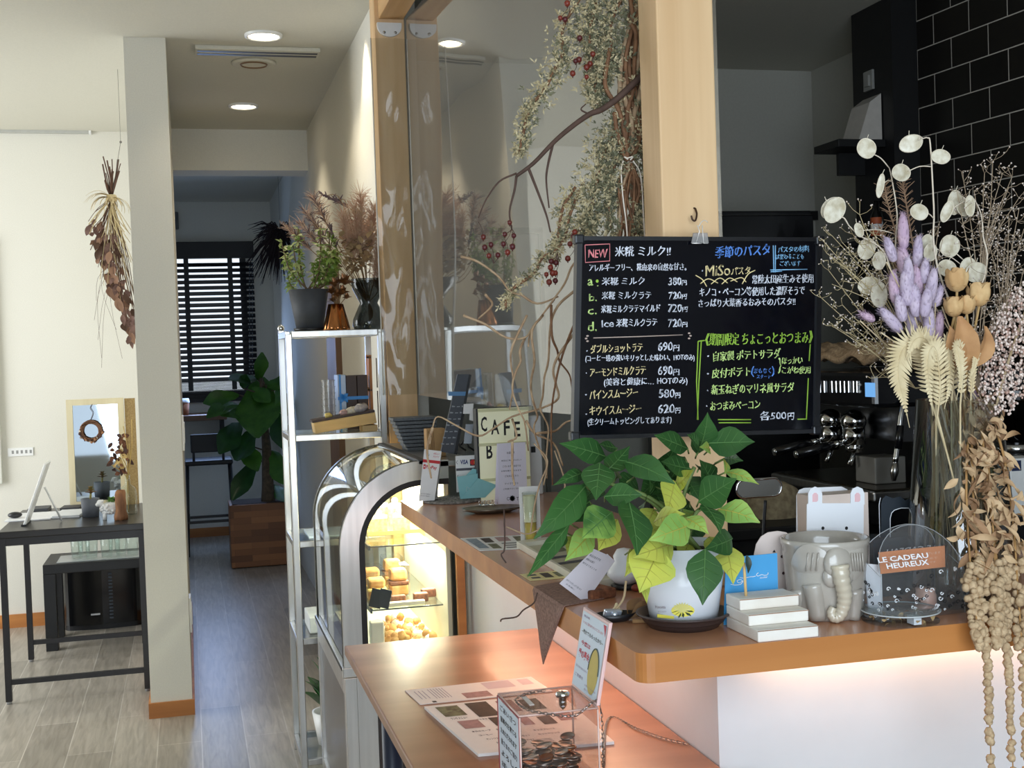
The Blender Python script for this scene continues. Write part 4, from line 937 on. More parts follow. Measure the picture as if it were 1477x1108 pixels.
for k in range(3):
    pts = [P(a, b, 3.58) for a, b in ((641 + k*12, 642), (646 + k*12, 633), (652 + k*12, 645), (660 + k*12, 650))]; mb.tube(pts, .003, 6)
obj('bars', mb, M_black, t)
# clear acrylic leaflet holder with labels
yA = 3.50
t = T('acrylic_holder', 'tall clear acrylic leaflet holder with white price labels', 'holder', (P(690, 655, yA).x, yA, CZ))
q = [P(a, b, yA) for a, b in ((668, 712), (676, 560), (694, 540), (703, 541), (705, 590), (690, 700))]
obj('acrylic_sheet', MB().prism([(p.x, p.z) for p in q], yA, yA + .004), M_clear, t)
slab('label', ((669, 583), (668, 597), (682, 597), (683, 582)), yA - .002, .001, PAPER, t); slab('label', ((678, 592), (677, 606), (689, 609), (690, 593)), yA - .004, .001, PAPER, t)
slab('label', ((672, 612), (669, 640), (680, 640), (683, 612)), yA - .003, .001, mat('silver_label', (176, 182, 190), .4, .3), t)
# letter board CAFE
yL = 3.36
q = [P(a, b, yL) for a, b in ((689, 590), (760, 596), (760, 690), (689, 700))]
x0, x1, zt = q[0].x, q[1].x + .004, q[0].z
t = T('letter_lightbox', 'cream letter board spelling CAFE on the far bar', 'sign', ((x0 + x1)/2, yL, CZ))
M_lb = mat('lightbox_cream', (240, 240, 206), .5, scale=20, var=.03, emit=.12)
obj('case', MB().box(x0 - .006, x0, yL - .002, yL + .036, CZ, zt, .001).box(x0, x1, yL + .004, yL + .036, CZ, zt + .002, .002), M_black, t)
obj('face', MB().box(x0, x1, yL, yL + .004, CZ, zt), M_lb, t)
zm = P(720, 640, yL).z; rl = MB()
for z in (zt - .004, zm, zm - .098): obj('rail', MB().box(x0 - .001, x1 + .001, yL - .004, yL, z - .005, z + .003, .001), mat('lightbox_rail', (226, 226, 180), .4), t)
def vtext(mb, s, x0, x1, z0, z1, y, mi=0, thick=0): mb.text(s, lambda u, v: (x0 + (x1 - x0)*u, y, z0 + (z1 - z0)*v), mi, thick)
for ch, px, py, w, h in (('C', 698, 612, 8, 22), ('A', 714, 616, 11, 22), ('F', 731, 617, 8, 22), ('E', 746, 619, 8, 22), ('B', 706, 651, 8, 22)):
    a = P(px - w/2, py + h/2, yL - .001); b = P(px + w/2, py - h/2, yL - .001); mb = MB(); vtext(mb, ch, a.x, b.x, a.z, b.z, yL - .0009, 0, .02); obj('letter', mb, INKB, t)
# white router-like box with black square
yR = 3.42; x0, x1 = bx(763, 650, yR), bx(782, 650, yR)
t = T('white_terminal', 'tall white device with a small black square, right of the letter board', 'device', ((x0 + x1)/2, yR + .02, CZ))
obj('body', MB().box(x0, x1, yR, yR + .05, CZ, P(770, 600, yR).z, .004), M_white, t)
a = P(766, 653, yR); b = P(772, 644, yR); obj('sensor', MB().box(a.x, b.x, yR - .0015, yR, a.z, b.z), M_black, t)
# placemat, plate
c = PZ(652, 723, CZ); r = .5*(PZ(692, 722, CZ).x - PZ(603, 722, CZ).x)
mb = MB(); k = 0
for rr in range(9):
    R_ = r*(.12 + .88*rr/8)
    mb.tube([(c.x + R_*math.cos(a), c.y + R_*math.sin(a), CZ + .0035 + .001*math.sin(a*30 + rr*1.6)) for a in [2*PI*i/60 for i in range(60)]], .0042, 5, closed=True)
t = obj('woven_placemat', mb, mat('grey_rush', (158, 154, 148), .8, scale=120, c2=(92, 90, 88)), label='round grey woven placemat under the payment signs', cat='placemat')
c2 = PZ(710, 739, CZ); rx = .5*(PZ(757, 738, CZ).x - PZ(659, 738, CZ).x)
obj('oval_plate', MB().lathe([(0, 0), (.55*rx, 0), (.97*rx, .009), (rx, .014), (.97*rx, .013), (.6*rx, .006), (0, .006)], (c2.x, c2.y - .005, CZ), 48, sy=.62), mat('pewter', (128, 116, 100), .28, .55, scale=60, c2=(96, 86, 74)), label='dark bronze oval plate on the bar below the white menu slip', cat='plate', at=(c2.x, c2.y, CZ))
# payment tent card
yT = c.y - .02; q = [P(a, b, yT) for a, b in ((603, 716), (626, 718), (638, 648), (613, 645))]
t = T('payment_tent_card', 'white tent card with a red band and payment logo on the woven placemat', 'sign', ((q[0].x + q[1].x)/2, yT, CZ + .0085))
zb = CZ + .0085
def cardpt(u, v, dy=0): # on the front face
    a = q[0].lerp(q[1], u); b = q[3].lerp(q[2], u); p = a.lerp(b, v); return Vector((p.x, yT - .006 + .018*v + dy, zb + (p.z - min(q[0].z, q[1].z)) ))
mb = MB(); A, B, C_, D = cardpt(0, 0), cardpt(1, 0), cardpt(1, 1), cardpt(0, 1)
A.z = B.z = zb
bk = Vector((.018, .05, 0)); mb.add([A, B, C_, D, B + bk, A + bk], [(0, 1, 2, 3), (1, 4, 2), (0, 3, 5), (4, 5, 3, 2), (0, 5, 4, 1)])
obj('card', mb, PAPER, t)
def card_fn(u0, u1, v0, v1, d=-.0012):
    return lambda u, v: cardpt(u0 + (u1 - u0)*u, v0 + (v1 - v0)*v, d)
def card_quad(mb, u0, u1, v0, v1, mi=0, d=-.0011):
    f = card_fn(u0, u1, v0, v1, d); mb.add([f(0, 0), f(1, 0), f(1, 1), f(0, 1)], [(0, 1, 2, 3)], mi)
pr = MB(); card_quad(pr, 0, 1, .74, .80, 1)
pr.text('PayPay', card_fn(.22, .86, .60, .69), 1, .02); card_quad(pr, .06, .19, .61, .70, 1); card_quad(pr, .10, .15, .64, .67, 3, -.0013)
pr.text('au', card_fn(.16, .32, .88, .92), 4); pr.text('d払い', card_fn(.55, .9, .92, .96), 1); pr.text('メルペイ', card_fn(.55, .9, .86, .90), 1)
for v in (.10, .06): pr.text('スマホで支払い', card_fn(.1, .7, v, v + .025), 2)
obj('print', pr, [PAPER, INKR, INK, PAPER, mat('ink_teal', (40, 150, 150), .7)], t)
# card brand sign in an acrylic stand
yV = c.y + .03; zb = CZ + .0085
t = T('card_brand_sign', 'clear stand with a white credit card brand sign behind the teal cards', 'sign', (P(675, 690, yV).x, yV, zb))
a = P(646, 656, yV); b = P(694, 715, yV)
obj('stand', MB().box(a.x, b.x, yV + .002, yV + .005, zb, a.z + .004).box(a.x, b.x, yV + .005, yV + .04, zb, zb + .003), M_clear, t)
a = P(657, 658, yV); b = P(694, 703, yV); obj('card', MB().box(a.x, b.x, yV - .001, yV + .001, zb + .012, a.z), PAPER, t)
pr = MB()
def prt(s, px0, px1, py0, py1, y, mi, thick=0):
    A = P(px0, py1, y); B = P(px1, py0, y); vtext(pr, s, A.x, B.x, A.z, B.z, y, mi, thick)
prt('VISA', 664, 675, 663, 670, yV - .0016, 0, .03)
for px, mi in ((682, 1), (687, 2)):
    cc = P(px, 667, yV - .0016 - .0003*mi); pr.add([cc] + [cc + Vector((.0075*math.cos(2*PI*i/20), 0, .0075*math.sin(2*PI*i/20))) for i in range(20)], [(0, 1 + i, 1 + (i + 1) % 20) for i in range(20)], mi)
A = P(678, 672, yV - .0012); B = P(691, 662, yV - .0012); pr.quad((A.x, yV - .0012, A.z), (B.x, yV - .0012, A.z), (B.x, yV - .0012, B.z), (A.x, yV - .0012, B.z), 3)
A = P(658, 676, yV - .0012); B = P(693, 677.5, yV - .0012); pr.quad((A.x, yV - .0012, B.z), (B.x, yV - .0012, B.z), (B.x, yV - .0012, A.z), (A.x, yV - .0012, A.z), 4)
for px, py in ((660, 667), (661, 688)):
    A = P(px, py, yV - .0015); pr.tube([A + Vector((0, 0, .005)), A + Vector((-.004, 0, 0)), A + Vector((0, 0, -.005))], .0007, 4, mi=4)
obj('print', pr, [mat('ink_navy', (34, 52, 120), .7), mat('disc_red', (214, 48, 46), .6), mat('disc_orange', (236, 140, 52), .6), mat('slate_ink', (58, 52, 54), .6), INK], t)
# teal cards fanned out in front
TEAL = mat('teal_card', (140, 200, 204), .6, scale=60, var=.05)
for i, (q, dy, lab) in enumerate((( ((661, 697), (682, 676), (716, 683), (664, 722)), .010, 'teal card at the back of the fanned teal cards'), (((659, 688), (664, 724), (716, 704), (714, 679)), .0, 'front teal card with a white script line among the fanned teal cards'), (((664, 724), (690, 690), (717, 700), (700, 720)), -.006, 'lowest teal card of the fan, leaning over the placemat'))):
    y = c.y - .03 + dy*1.5; pts = [P(a, b, y) for a, b in q]; lo = min(p.z for p in pts); 
    mb = MB().prism([(p.x, max(p.z, CZ + .009)) for p in pts], y, y + .001)
    t = obj('teal_card', mb, TEAL, label=lab, cat='card', group='fanned teal cards')
    if i == 1:
        sc_ = MB(); sc_.tube([P(a, b, y - .0008) for a, b in ((673, 711), (677, 704), (674, 702), (672, 709), (679, 706), (684, 705), (688, 703), (692, 702), (696, 700))], .0005, 4); obj('script', sc_, PAPER, t)
# white menu slip
yM = c2.y + .09; a = P(717, 640, yM); b = P(761, 727, yM)
t = T('menu_slip', 'white printed menu slip with a round emblem standing before the letter board', 'sign', ((a.x + b.x)/2, yM, CZ))
mb = MB(); mb.box(a.x, b.x, yM, yM + .001, CZ + .002, a.z); mb.add([(a.x, yM + .002, a.z), (b.x, yM + .002, a.z), (b.x, yM + .05, CZ), (a.x, yM + .05, CZ)], [(0, 1, 2, 3)])
obj('paper', mb, mat('lilac_paper', (232, 228, 242), .6, scale=50, var=.02), t)
pr = MB(); yy = yM - .0008
for s, x0, x1, y0, y1 in (('お品書き', 731, 742, 651, 655), ('本日はご来店ありがとう', 723, 752, 662, 666), ('ございます。当店では', 725, 751, 670, 674.5), ('お持ち帰りもできます', 723, 752, 677, 681), ('ご注文はこちら', 728, 748, 684.5, 688.5), ('テイクアウト', 728, 748, 695.5, 699.5), ('ご利用下さいませ', 726, 750, 703, 707)): prt(s, x0, x1, y0, y1, yy, 0, .01)
cc = P(739, 719, yy)
for i in range(9):
    a_ = 2*PI*i/9; pr.leaf(cc, cc + Vector((.0085*math.cos(a_), 0, .0085*math.sin(a_))), .005, up=(0, -1, 0), curl=0, fold=0, nv=2, mi=1)
prt('C', 731, 734, 717, 722, yy, 1); prt('T', 745, 748, 717, 722, yy, 1)
obj('print', pr, [INK, INKB], t)
# bulldog clips on the plate edge
rng = random.Random(14)
for i in range(5):
    px = 693 + i*5.5; y = c2.y + .05; o_ = P(px, 726, y); mb = MB()
    mb.M = Matrix.Translation((o_.x, y, CZ + .0035)) @ Matrix.Rotation(rng.uniform(-.5, .5), 4, 'Z')
    mb.prism([(-.007, 0), (.007, 0), (.0015, .011), (-.0015, .011)], -.008, .008).tube([(-.004, 0, .011), (-.003, 0, .022), (.003, 0, .022), (.004, 0, .011)], .0008, 5)
    obj('binder_clip', mb, M_chrome, label='silver binder clip in the row beside the oval plate', cat='clip', group='binder clips by the plate')
# tall glass with yellow liquid, white card next to it
g = PZ(766, 786, CZ); hgt = P(766, 710, g.y).z - CZ; r = .5*(P(777, 760, g.y).x - P(756, 760, g.y).x)
t = T('yellow_candle_glass', 'slim tall glass holding yellow wax on the bar, left of the big plant', 'candle', (g.x, g.y, CZ))
obj('glass', MB().lathe([(0, 0), (r*.8, 0), (r, hgt), (r*.93, hgt), (r*.74, .006), (0, .006)], (g.x, g.y, CZ), 28), M_glass, t)
obj('wax', MB().lathe([(0, .007), (r*.73, .007), (r*.80, hgt*.42), (0, hgt*.42)], (g.x, g.y, CZ), 24), mat('yellow_wax', (246, 206, 96), .4, scale=10, sub=.2), t)
obj('pale_sleeve', MB().lathe([(r*.82, hgt*.44), (r*.9, hgt*.94)], (g.x, g.y, CZ), 24, cap=False), mat('cream_sleeve', (246, 236, 196), .6), t)
y = g.y + .02; a = P(755, 705, y); b = P(786, 752, y)
obj('white_card', MB().box(a.x, b.x, y + .035, y + .037, CZ + .0005, a.z), PAPER, label='plain white card standing behind the yellow candle glass', cat='card')
# flyers and tray on the bar
def flat(name, q, z, h, m, label, cat, parent=None):
    pts = [PZ(a, b, z) for a, b in q]; mb = MB().prism([(p.x, p.y) for p in pts][::-1], z, z + h, axis='z'); return obj(name, mb, m, parent, label=label, cat=cat), pts
def flat_fn(pts, h, u0, u1, v0, v1):
    def f(u, v):
        a = u0 + (u1 - u0)*u; b = v0 + (v1 - v0)*v; p = pts[3].lerp(pts[2], a).lerp(pts[0].lerp(pts[1], a), b); return (p.x, p.y, p.z + h)
    return f
def photo_patch(mb, f, mi): mb.add([f(0, 0), f(1, 0), f(1, 1), f(0, 1)], [(0, 1, 2, 3)], mi)
o, pts = flat('flyer', ((664, 777), (758, 772), (775, 791), (692, 795)), CZ + .0004, .0008, PAPER, 'white printed flyer lying flat on the bar near the slab edge', 'flyer')
pm = MB()
for u0, u1, v0, v1, mi in ((.05, .22, .15, .9, 1), (.27, .42, .55, .9, 0), (.27, .42, .1, .45, 2), (.5, .7, .6, .92, 3), (.5, .95, .1, .16, 4), (.5, .95, .25, .31, 4), (.5, .95, .4, .46, 4), (.78, .95, .55, .92, 2)): photo_patch(pm, flat_fn(pts, .0010, u0, u1, v0, v1), mi)
PHOT = [mat('photo_dark', (70, 56, 50), .6, scale=60, var=.5), mat('photo_blue', (150, 164, 178), .6, scale=60, var=.4), mat('photo_green', (128, 132, 96), .6, scale=90, c2=(80, 70, 50)), mat('photo_pink', (178, 140, 140), .6, scale=80, var=.3), INK]
obj('print', pm, PHOT, o)
o, pts = flat('yellow_flyer', ((750, 829), (812, 823), (828, 833), (765, 838)), CZ + .0004, .0008, mat('yellow_paper', (238, 224, 164), .6, scale=50), 'pale yellow printed flyer lying flat beside the brown felt pennant', 'flyer')
pm = MB()
for u0, u1, v0, v1, mi in ((.1, .3, .2, .4, 4), (.1, .3, .6, .8, 4), (.4, .6, .2, .85, 0), (.7, .92, .2, .85, 2)): photo_patch(pm, flat_fn(pts, .0010, u0, u1, v0, v1), mi)
obj('print', pm, PHOT, o)
q = ((745, 782), (820, 772), (912, 832), (846, 842)); z = CZ
pts = [PZ(a, b, z + .012) for a, b in q]
t = T('framed_menu_tray', 'pale framed tray with printed sheet lying on the bar under the big plant', 'tray', tuple((pts[0] + pts[2])/2)[:2] + (CZ,))
def inset(p, k):
    cc = sum(p, Vector())/4; return [a + (cc - a)*k for a in p]
ou = [(p.x, p.y) for p in pts]; inn = [(p.x, p.y) for p in inset(pts, .12)]
obj('frame', MB().ring(ou, inn, CZ + .0005, CZ + .014, axis='z'), mat('cream_frame', (232, 228, 210), .4), t)
obj('sheet', MB().prism(inn[::-1], CZ + .001, CZ + .005, axis='z'), mat('tray_sheet', (206, 200, 170), .3, scale=20), t)
pm = MB(); ip = [Vector((a, b, CZ + .0055)) for a, b in inn]
for u0, u1, v0, v1, mi in ((.1, .4, .1, .3, 2), (.5, .9, .12, .3, 1), (.1, .9, .45, .5, 4), (.1, .9, .6, .65, 4), (.3, .7, .75, .92, 2)): photo_patch(pm, flat_fn(ip, .0, u0, u1, v0, v1), mi)
obj('print', pm, PHOT, t)
# ================================================================== FRONT OF THE BAR
def vleaf(mb, base, tip, w, up, curl, fold, mi, vm, rng, shape=(.08, .55, .9, 1.0, .88, .6, .26, .0)):
    """leaf blade with raised midrib and side veins"""
    base = Vector(base); tip = Vector(tip); mb.leaf(base, tip, w, up, curl, fold, mi, shape, nv=6, wave=.02, rng=rng)
    t = (tip - base); L_ = t.length; t.normalize(); u = Vector(up); u = (u - t*u.dot(t)).normalized(); s = t.cross(u); off = .0006
    def at(k, q): i = k*(len(shape) - 1); a = int(min(i, len(shape) - 2)); ww = shape[a] + (shape[a + 1] - shape[a])*(i - a); return base + t*(L_*k) + u*(curl*L_*2*k*(1 - k) + abs(q)*fold*ww*w/2 + off) + s*(q*ww*w/2)
    mb.tube([at(k/6, 0) for k in range(7)], [.0011, .001, .0009, .0008, .0006, .0005, .0003], 4, vm)
    for k in (.18, .34, .5, .66):
        for q in (-1, 1): mb.tube([at(k, 0), at(k + .08, q*.45), at(min(.97, k + .14), q*.85)], [.0005, .0004, .0002], 3, vm)
c = PZ(988, 903, CZ); pc = Vector((c.x, c.y + .004, CZ))
sR = .5*(P(1053, 890, c.y).x - P(925, 890, c.y).x)
t = T('pot_saucer', 'dark brown round saucer under the white plant pot', 'saucer', pc)
obj('dish', MB().lathe([(0, 0), (sR*.72, 0), (sR*.84, .009), (sR*.86, .0105), (sR*.93, .018), (sR, .019), (sR, .0215), (sR*.94, .0215), (sR*.84, .008), (0, .006)], pc, 48), mat('saucer_brown', (64, 52, 50), .45, scale=40), t)
zb = CZ + .0065; zt = P(988, 793, c.y - .05).z; rb = sR*.70; rt = .5*(P(1050, 800, c.y).x - P(927, 800, c.y).x)
pot = T('poinsettia', 'poinsettia with green and lime yellow leaves in a white pot beside the white steps', 'potted plant', (pc.x, pc.y, zb))
def potr(z): return rb + (rt - rb)*(z - zb)/(zt - zb)
obj('pot', MB().lathe([(0, 0), (rb, 0), (rt, zt - zb), (rt*.95, zt - zb), (rt*.9, zt - zb - .012), (0, zt - zb - .012)], (pc.x, pc.y, zb), 56), mat('white_glossy_pot', (236, 240, 246), .3, scale=10, var=.02, coat=.2), pot)
obj('soil', MB().lathe([(0, .003), (rt*.88, 0)], (pc.x, pc.y, zt - .012), 24), MATS['soil'], pot)
def on_pot(px, py, d=.0006):
    p = P(px, py, pc.y - rt*.9)
    for _ in range(4):
        r = potr(p.z) + d; dx = max(-r*.98, min(r*.98, p.x - pc.x)); p = P(px, py, pc.y - math.sqrt(r*r - dx*dx))
    return p
op_ = lambda x, y, d=.0006: on_pot(x, y - 5, d)
st = MB(); rng = random.Random(17)
for i in range(16):
    a = 2*PI*i/16; st.add([op_(985, 885), op_(985 + 17*math.cos(a), 886 + 9*math.sin(a)), op_(985 + 17*math.cos(a + .4), 886 + 9*math.sin(a + .4))], [(0, 1, 2)], 0)
for k, (n, r) in enumerate(((11, 13), (9, 8))):
    for i in range(n):
        a = PI*(1 + i/(n - 1)) if k == 0 else 2*PI*i/n; ex, ey = 984 + r*1.15*math.cos(a), 884 + r*.8*math.sin(a); nx, ny = -math.sin(a)*2.2, math.cos(a)*2.2
        st.add([op_(984, 884, .001), op_((984 + ex)/2 + nx, (884 + ey)/2 + ny, .001), op_(ex, ey, .001), op_((984 + ex)/2 - nx, (884 + ey)/2 - ny, .001)], [(0, 1, 2, 3)], 1)
for ex, ey in ((973, 893), (979, 897), (986, 896), (997, 894), (1001, 888), (968, 889)):
    dx, dy = ex - 984, ey - 885; st.add([op_(984 + dx*.3, 885 + dy*.3, .0012), op_(984 + dx*.7 + 2, 885 + dy*.7 - 1, .0012), op_(ex, ey, .0012), op_(984 + dx*.7 - 2, 885 + dy*.7 + 1, .0012)], [(0, 1, 2, 3)], 2)
def pot_text(s, x0, x1, y0, y1, mi): st.text(s, lambda u, v: op_(x0 + (x1 - x0)*u, y1 + (y0 - y1)*v, .001), mi)
pot_text('Princettia', 945, 960, 879, 883, 3); pot_text('ポインセチア', 949, 961, 886.5, 888.5, 3)
st.add([op_(948, 891), op_(972, 894), op_(972, 898), op_(948, 896)], [(0, 1, 2, 3)], 0)
obj('pot_sticker', st, [mat('sticker_yellow', (240, 226, 92), .5), mat('bract_pale', (222, 214, 128), .5), mat('sticker_green', (52, 66, 30), .5), mat('sticker_ink', (130, 112, 122), .6)], pot)
cr = lambda x, y: (720 + x/2.77, 580 + y/2.77)
LV_ = [('G', 425, 218, 240, 165, 96, -.03, .05), ('G', 430, 275, 522, 175, 84, -.04, 0), ('G', 402, 246, 386, 392, 124, -.06, -.1), ('G', 338, 284, 214, 334, 54, -.03, 0), ('G', 345, 335, 138, 548, 118, -.08, 0), ('G', 280, 485, 112, 700, 62, -.10, 0),
       ('G', 500, 238, 703, 328, 108, -.08, 0), ('G', 422, 378, 572, 372, 96, -.09, 0), ('B', 448, 440, 330, 545, 138, -.10, 0), ('G', 515, 392, 552, 612, 158, -.12, 0), ('G', 360, 398, 246, 480, 110, -.06, 0), ('Y', 470, 470, 395, 595, 100, -.05, 0),
       ('M', 372, 515, 262, 635, 96, -.06, 0), ('Y', 700, 318, 668, 448, 130, -.03, 0), ('M', 762, 492, 598, 552, 122, -.12, 0), ('Y', 690, 570, 530, 620, 120, -.09, 0), ('Y', 640, 590, 560, 760, 180, -.11, 0), ('Y', 530, 590, 500, 700, 60, -.09, 0), ('Y', 560, 640, 590, 805, 60, -.08, 0),
       ('G', 790, 205, 832, 40, 120, -.02, 0), ('G', 838, 165, 1022, 160, 128, -.04, 0), ('G', 752, 186, 618, 132, 86, -.05, 0), ('G', 765, 268, 648, 238, 84, -.02, 0), ('G', 798, 398, 948, 305, 128, -.09, 0), ('G', 812, 410, 885, 528, 96, -.09, 0), ('M', 878, 430, 1042, 482, 112, -.05, 0),
       ('G', 930, 545, 820, 590, 100, -.07, 0), ('G', 822, 590, 812, 812, 132, -.13, 0), ('Y', 905, 570, 935, 728, 112, -.04, 0), ('M', 905, 280, 1038, 330, 54, -.02, 0), ('G', 900, 225, 975, 235, 56, 0, 0), ('M', 895, 230, 900, 290, 44, -.03, 0), ('Y', 700, 345, 775, 270, 70, -.02, 0), ('Y', 620, 480, 745, 448, 78, -.07, 0),
       ('G', 800, 190, 750, 130, 74, -.06, 0), ('M', 740, 465, 838, 530, 76, -.10, 0), ('G', 262, 520, 200, 605, 62, -.05, 0), ('G', 470, 185, 398, 168, 46, 0, 0), ('G', 560, 420, 600, 310, 90, .04, 0), ('G', 640, 300, 560, 380, 90, .05, 0), ('G', 760, 350, 700, 260, 90, .05, 0), ('G', 850, 330, 800, 230, 90, .05, 0),
       ('Y', 620, 430, 560, 540, 100, .0, 0), ('Y', 840, 540, 900, 640, 90, .0, 0), ('M', 840, 190, 800, 180, 50, -.05, 0), ('M', 650, 400, 740, 400, 80, .03, 0), ('G', 320, 340, 290, 420, 80, .03, 0), ('Y', 300, 540, 270, 610, 60, .0, 0), ('G', 640, 260, 700, 180, 110, .05, 0), ('G', 690, 240, 740, 330, 110, .07, 0), ('G', 620, 360, 690, 430, 110, .08, 0), ('G', 740, 300, 800, 390, 110, .07, 0), ('G', 760, 400, 700, 470, 110, .08, 0), ('G', 800, 260, 860, 330, 110, .07, 0), ('M', 650, 460, 720, 540, 100, .06, 0), ('G', 790, 470, 760, 560, 100, .08, 0), ('G', 560, 220, 620, 300, 100, .06, 0), ('G', 600, 330, 650, 420, 100, .06, 0), ('G', 680, 300, 620, 250, 100, .06, 0), ('G', 720, 420, 650, 500, 110, .06, 0), ('M', 780, 440, 700, 520, 100, .04, 0), ('Y', 660, 500, 600, 590, 100, .0, 0), ('Y', 760, 560, 720, 640, 80, .0, 0), ('G', 540, 300, 480, 360, 100, .06, 0), ('G', 400, 330, 330, 400, 100, .05, 0), ('G', 860, 300, 900, 380, 100, .05, 0), ('G', 740, 220, 690, 300, 90, .05, 0), ('G', 470, 300, 440, 230, 80, .03, 0)]
GL = MB(); YL = MB(); rng = random.Random(23); sm = MB(); y0 = pc.y - .02
for kd, bx_, by_, tx_, ty_, w, dy, _ in LV_:
    a = P(*cr(bx_, by_), y0 + dy + .02 + rng.uniform(0, .015)); b = P(*cr(tx_, ty_), y0 + dy - .025 + rng.uniform(-.015, .015)); wd_ = w*1.18/2.77*y0/1870
    up = (rng.uniform(-.35, .35), -1, rng.uniform(.1, .6))
    mb = GL if kd in 'GB' else YL; mi = {'G': 0, 'B': 2, 'Y': 0, 'M': 2}[kd]
    vleaf(mb, a, b, wd_, up, rng.uniform(-.05, .2), .16, mi, 1, rng)
    nod = P(*cr(rng.choice((430, 780)) if bx_ < 560 else 790, by_*.5 + 190), y0 + .03)
    nod = P(*cr(bx_ + (420 - bx_)*.25 if bx_ < 560 else bx_ + (770 - bx_)*.3, by_ + 20), y0 + .03)
    sm.tube([nod, a], .0013, 5)
obj('green_leaves', GL, [mat('poinsettia_green', (54, 96, 44), .42, scale=14, c2=(40, 78, 38)), mat('vein_green', (84, 124, 68), .5), mat('poinsettia_blotched', (58, 98, 46), .42, c2=(150, 186, 88), scale=22)], pot, label='dark green leaves')
obj('lime_leaves', YL, [mat('poinsettia_lime', (206, 208, 92), .45, c2=(186, 198, 92), scale=20, sub=.1), mat('vein_lime', (182, 178, 84), .5), mat('poinsettia_pale_green', (158, 190, 96), .45, c2=(120, 164, 80), scale=16)], pot, label='pale lime yellow leaves')
for px, py, qx, qy in ((430, 320, 600, 560), (480, 330, 640, 570), (780, 260, 720, 600), (700, 380, 700, 600), (820, 420, 760, 600), (640, 400, 680, 590)):
    a = P(*cr(px, py), y0 + .03); b = Vector((pc.x + rng.uniform(-.03, .03), pc.y + rng.uniform(-.02, .02), zt - .012)); sm.tube(smooth([b, b.lerp(a, .5) + Vector((0, 0, .02)), a], 4), .003, 6)
obj('stems', sm, mat('green_stem', (120, 142, 80), .6), pot)
# white wooden step riser with a pick
A = PZ(1093, 927, CZ); B = PZ(1182, 919, CZ); yb_ = PZ(1047, 905, CZ).y; x0, x1 = A.x, B.x; yf = .5*(A.y + B.y); zh = P(1047, 856, yb_).z - CZ
t = T('step_riser', 'white painted wooden three-step display riser in front of the blue card', 'riser', ((x0 + x1)/2, yf, CZ))
dp = (yb_ - yf)/3
pf = [(yf, CZ), (yf, CZ + zh/3), (yf + dp*.8, CZ + zh/3), (yf + dp*.8, CZ + 2*zh/3), (yf + dp*1.6, CZ + 2*zh/3), (yf + dp*1.6, CZ + zh), (yb_, CZ + zh), (yb_, CZ)]
mb = MB()
for k in range(3): mb.box(x0, x1, yf + dp*.8*k, yb_, CZ + zh/3*k + (.0002 if k else 0), CZ + zh/3*(k + 1), .0018)
obj('steps', mb, mat('distressed_white', (240, 236, 228), .6, scale=14, c2=(228, 220, 208), bump=.1), t)
ew = MB()
for k in range(3): ew.tube([(x0, yf + dp*.8*k - .0002, CZ + zh/3*(k + 1) - .001), (x1, yf + dp*.8*k - .0002, CZ + zh/3*(k + 1) - .001)], .0007, 4)
obj('worn_edges', ew, mat('worn_brown', (170, 130, 100), .8, scale=60, var=.4), t)
a = P(1076, 860, yf + dp*2.2); tz = CZ + zh
pk = T('wooden_pick', 'wooden pick with a small dark leaf stuck in the top of the white steps', 'pick', (a.x, yf + dp*2.2, tz - .001))
ptop = P(1073, 812, yf + dp*2.2)
obj('stick', MB().tube([(a.x, yf + dp*2.2, tz - .001), (ptop.x, ptop.y, ptop.z)], .0022, 8), MATS['pale_wood'], pk)
q = P(1079, 827, yf + dp*2.2 - .003); e = P(1077, 801, yf + dp*2.2 - .004)
obj('leaf_flag', MB().leaf(q, e, .0095, up=(0, -1, 0), nv=4, curl=.3, shape=(.1, .4, .7, 1, 1, .8, .2)), mat('deep_green', (40, 58, 52), .5), pk)
# blue card
yc = yb_ + .012; q4 = [P(x, y, yc) for x, y in ((1043, 866), (1122, 853), (1121, 798), (1047, 805))]
bc = T('blue_card', 'bright blue card with a white script line standing behind the white steps', 'card', (.5*(q4[0].x + q4[1].x), yc, CZ))
mb = MB().prism([(p.x, p.z if i > 1 else CZ + .0005) for i, p in enumerate(q4)], yc, yc + .0015); obj('card', mb, mat('sky_blue_card', (70, 158, 214), .5, scale=20, var=.03), bc)
obj('strut', MB().add([(q4[0].x + .02, yc + .002, CZ + .04), (q4[0].x + .04, yc + .002, CZ + .04), (q4[0].x + .045, yc + .028, CZ), (q4[0].x + .015, yc + .028, CZ)], [(0, 1, 2, 3)]), MATS['sky_blue_card'], bc)
sc_ = MB()
for pts in (((1054, 843), (1060, 844), (1068, 843), (1071, 839), (1068, 836), (1063, 838), (1066, 841), (1072, 838)), ((1067, 833), (1072, 834), (1078, 833), (1083, 832), (1086, 832), (1090, 831)), ((1094, 826), (1091, 829), (1093, 831), (1096, 830), (1099, 829), (1103, 830), (1107, 829), (1108, 826))):
    sc_.tube(smooth([P(x, y, yc - .0006) for x, y in pts], 4), .0005, 4)
sc_.text('chocolatier', lambda u, v: P(1096 + 11*u, 835 - 3*v - 1.5*u, yc - .0006), 0)
obj('script', sc_, PAPER, bc)
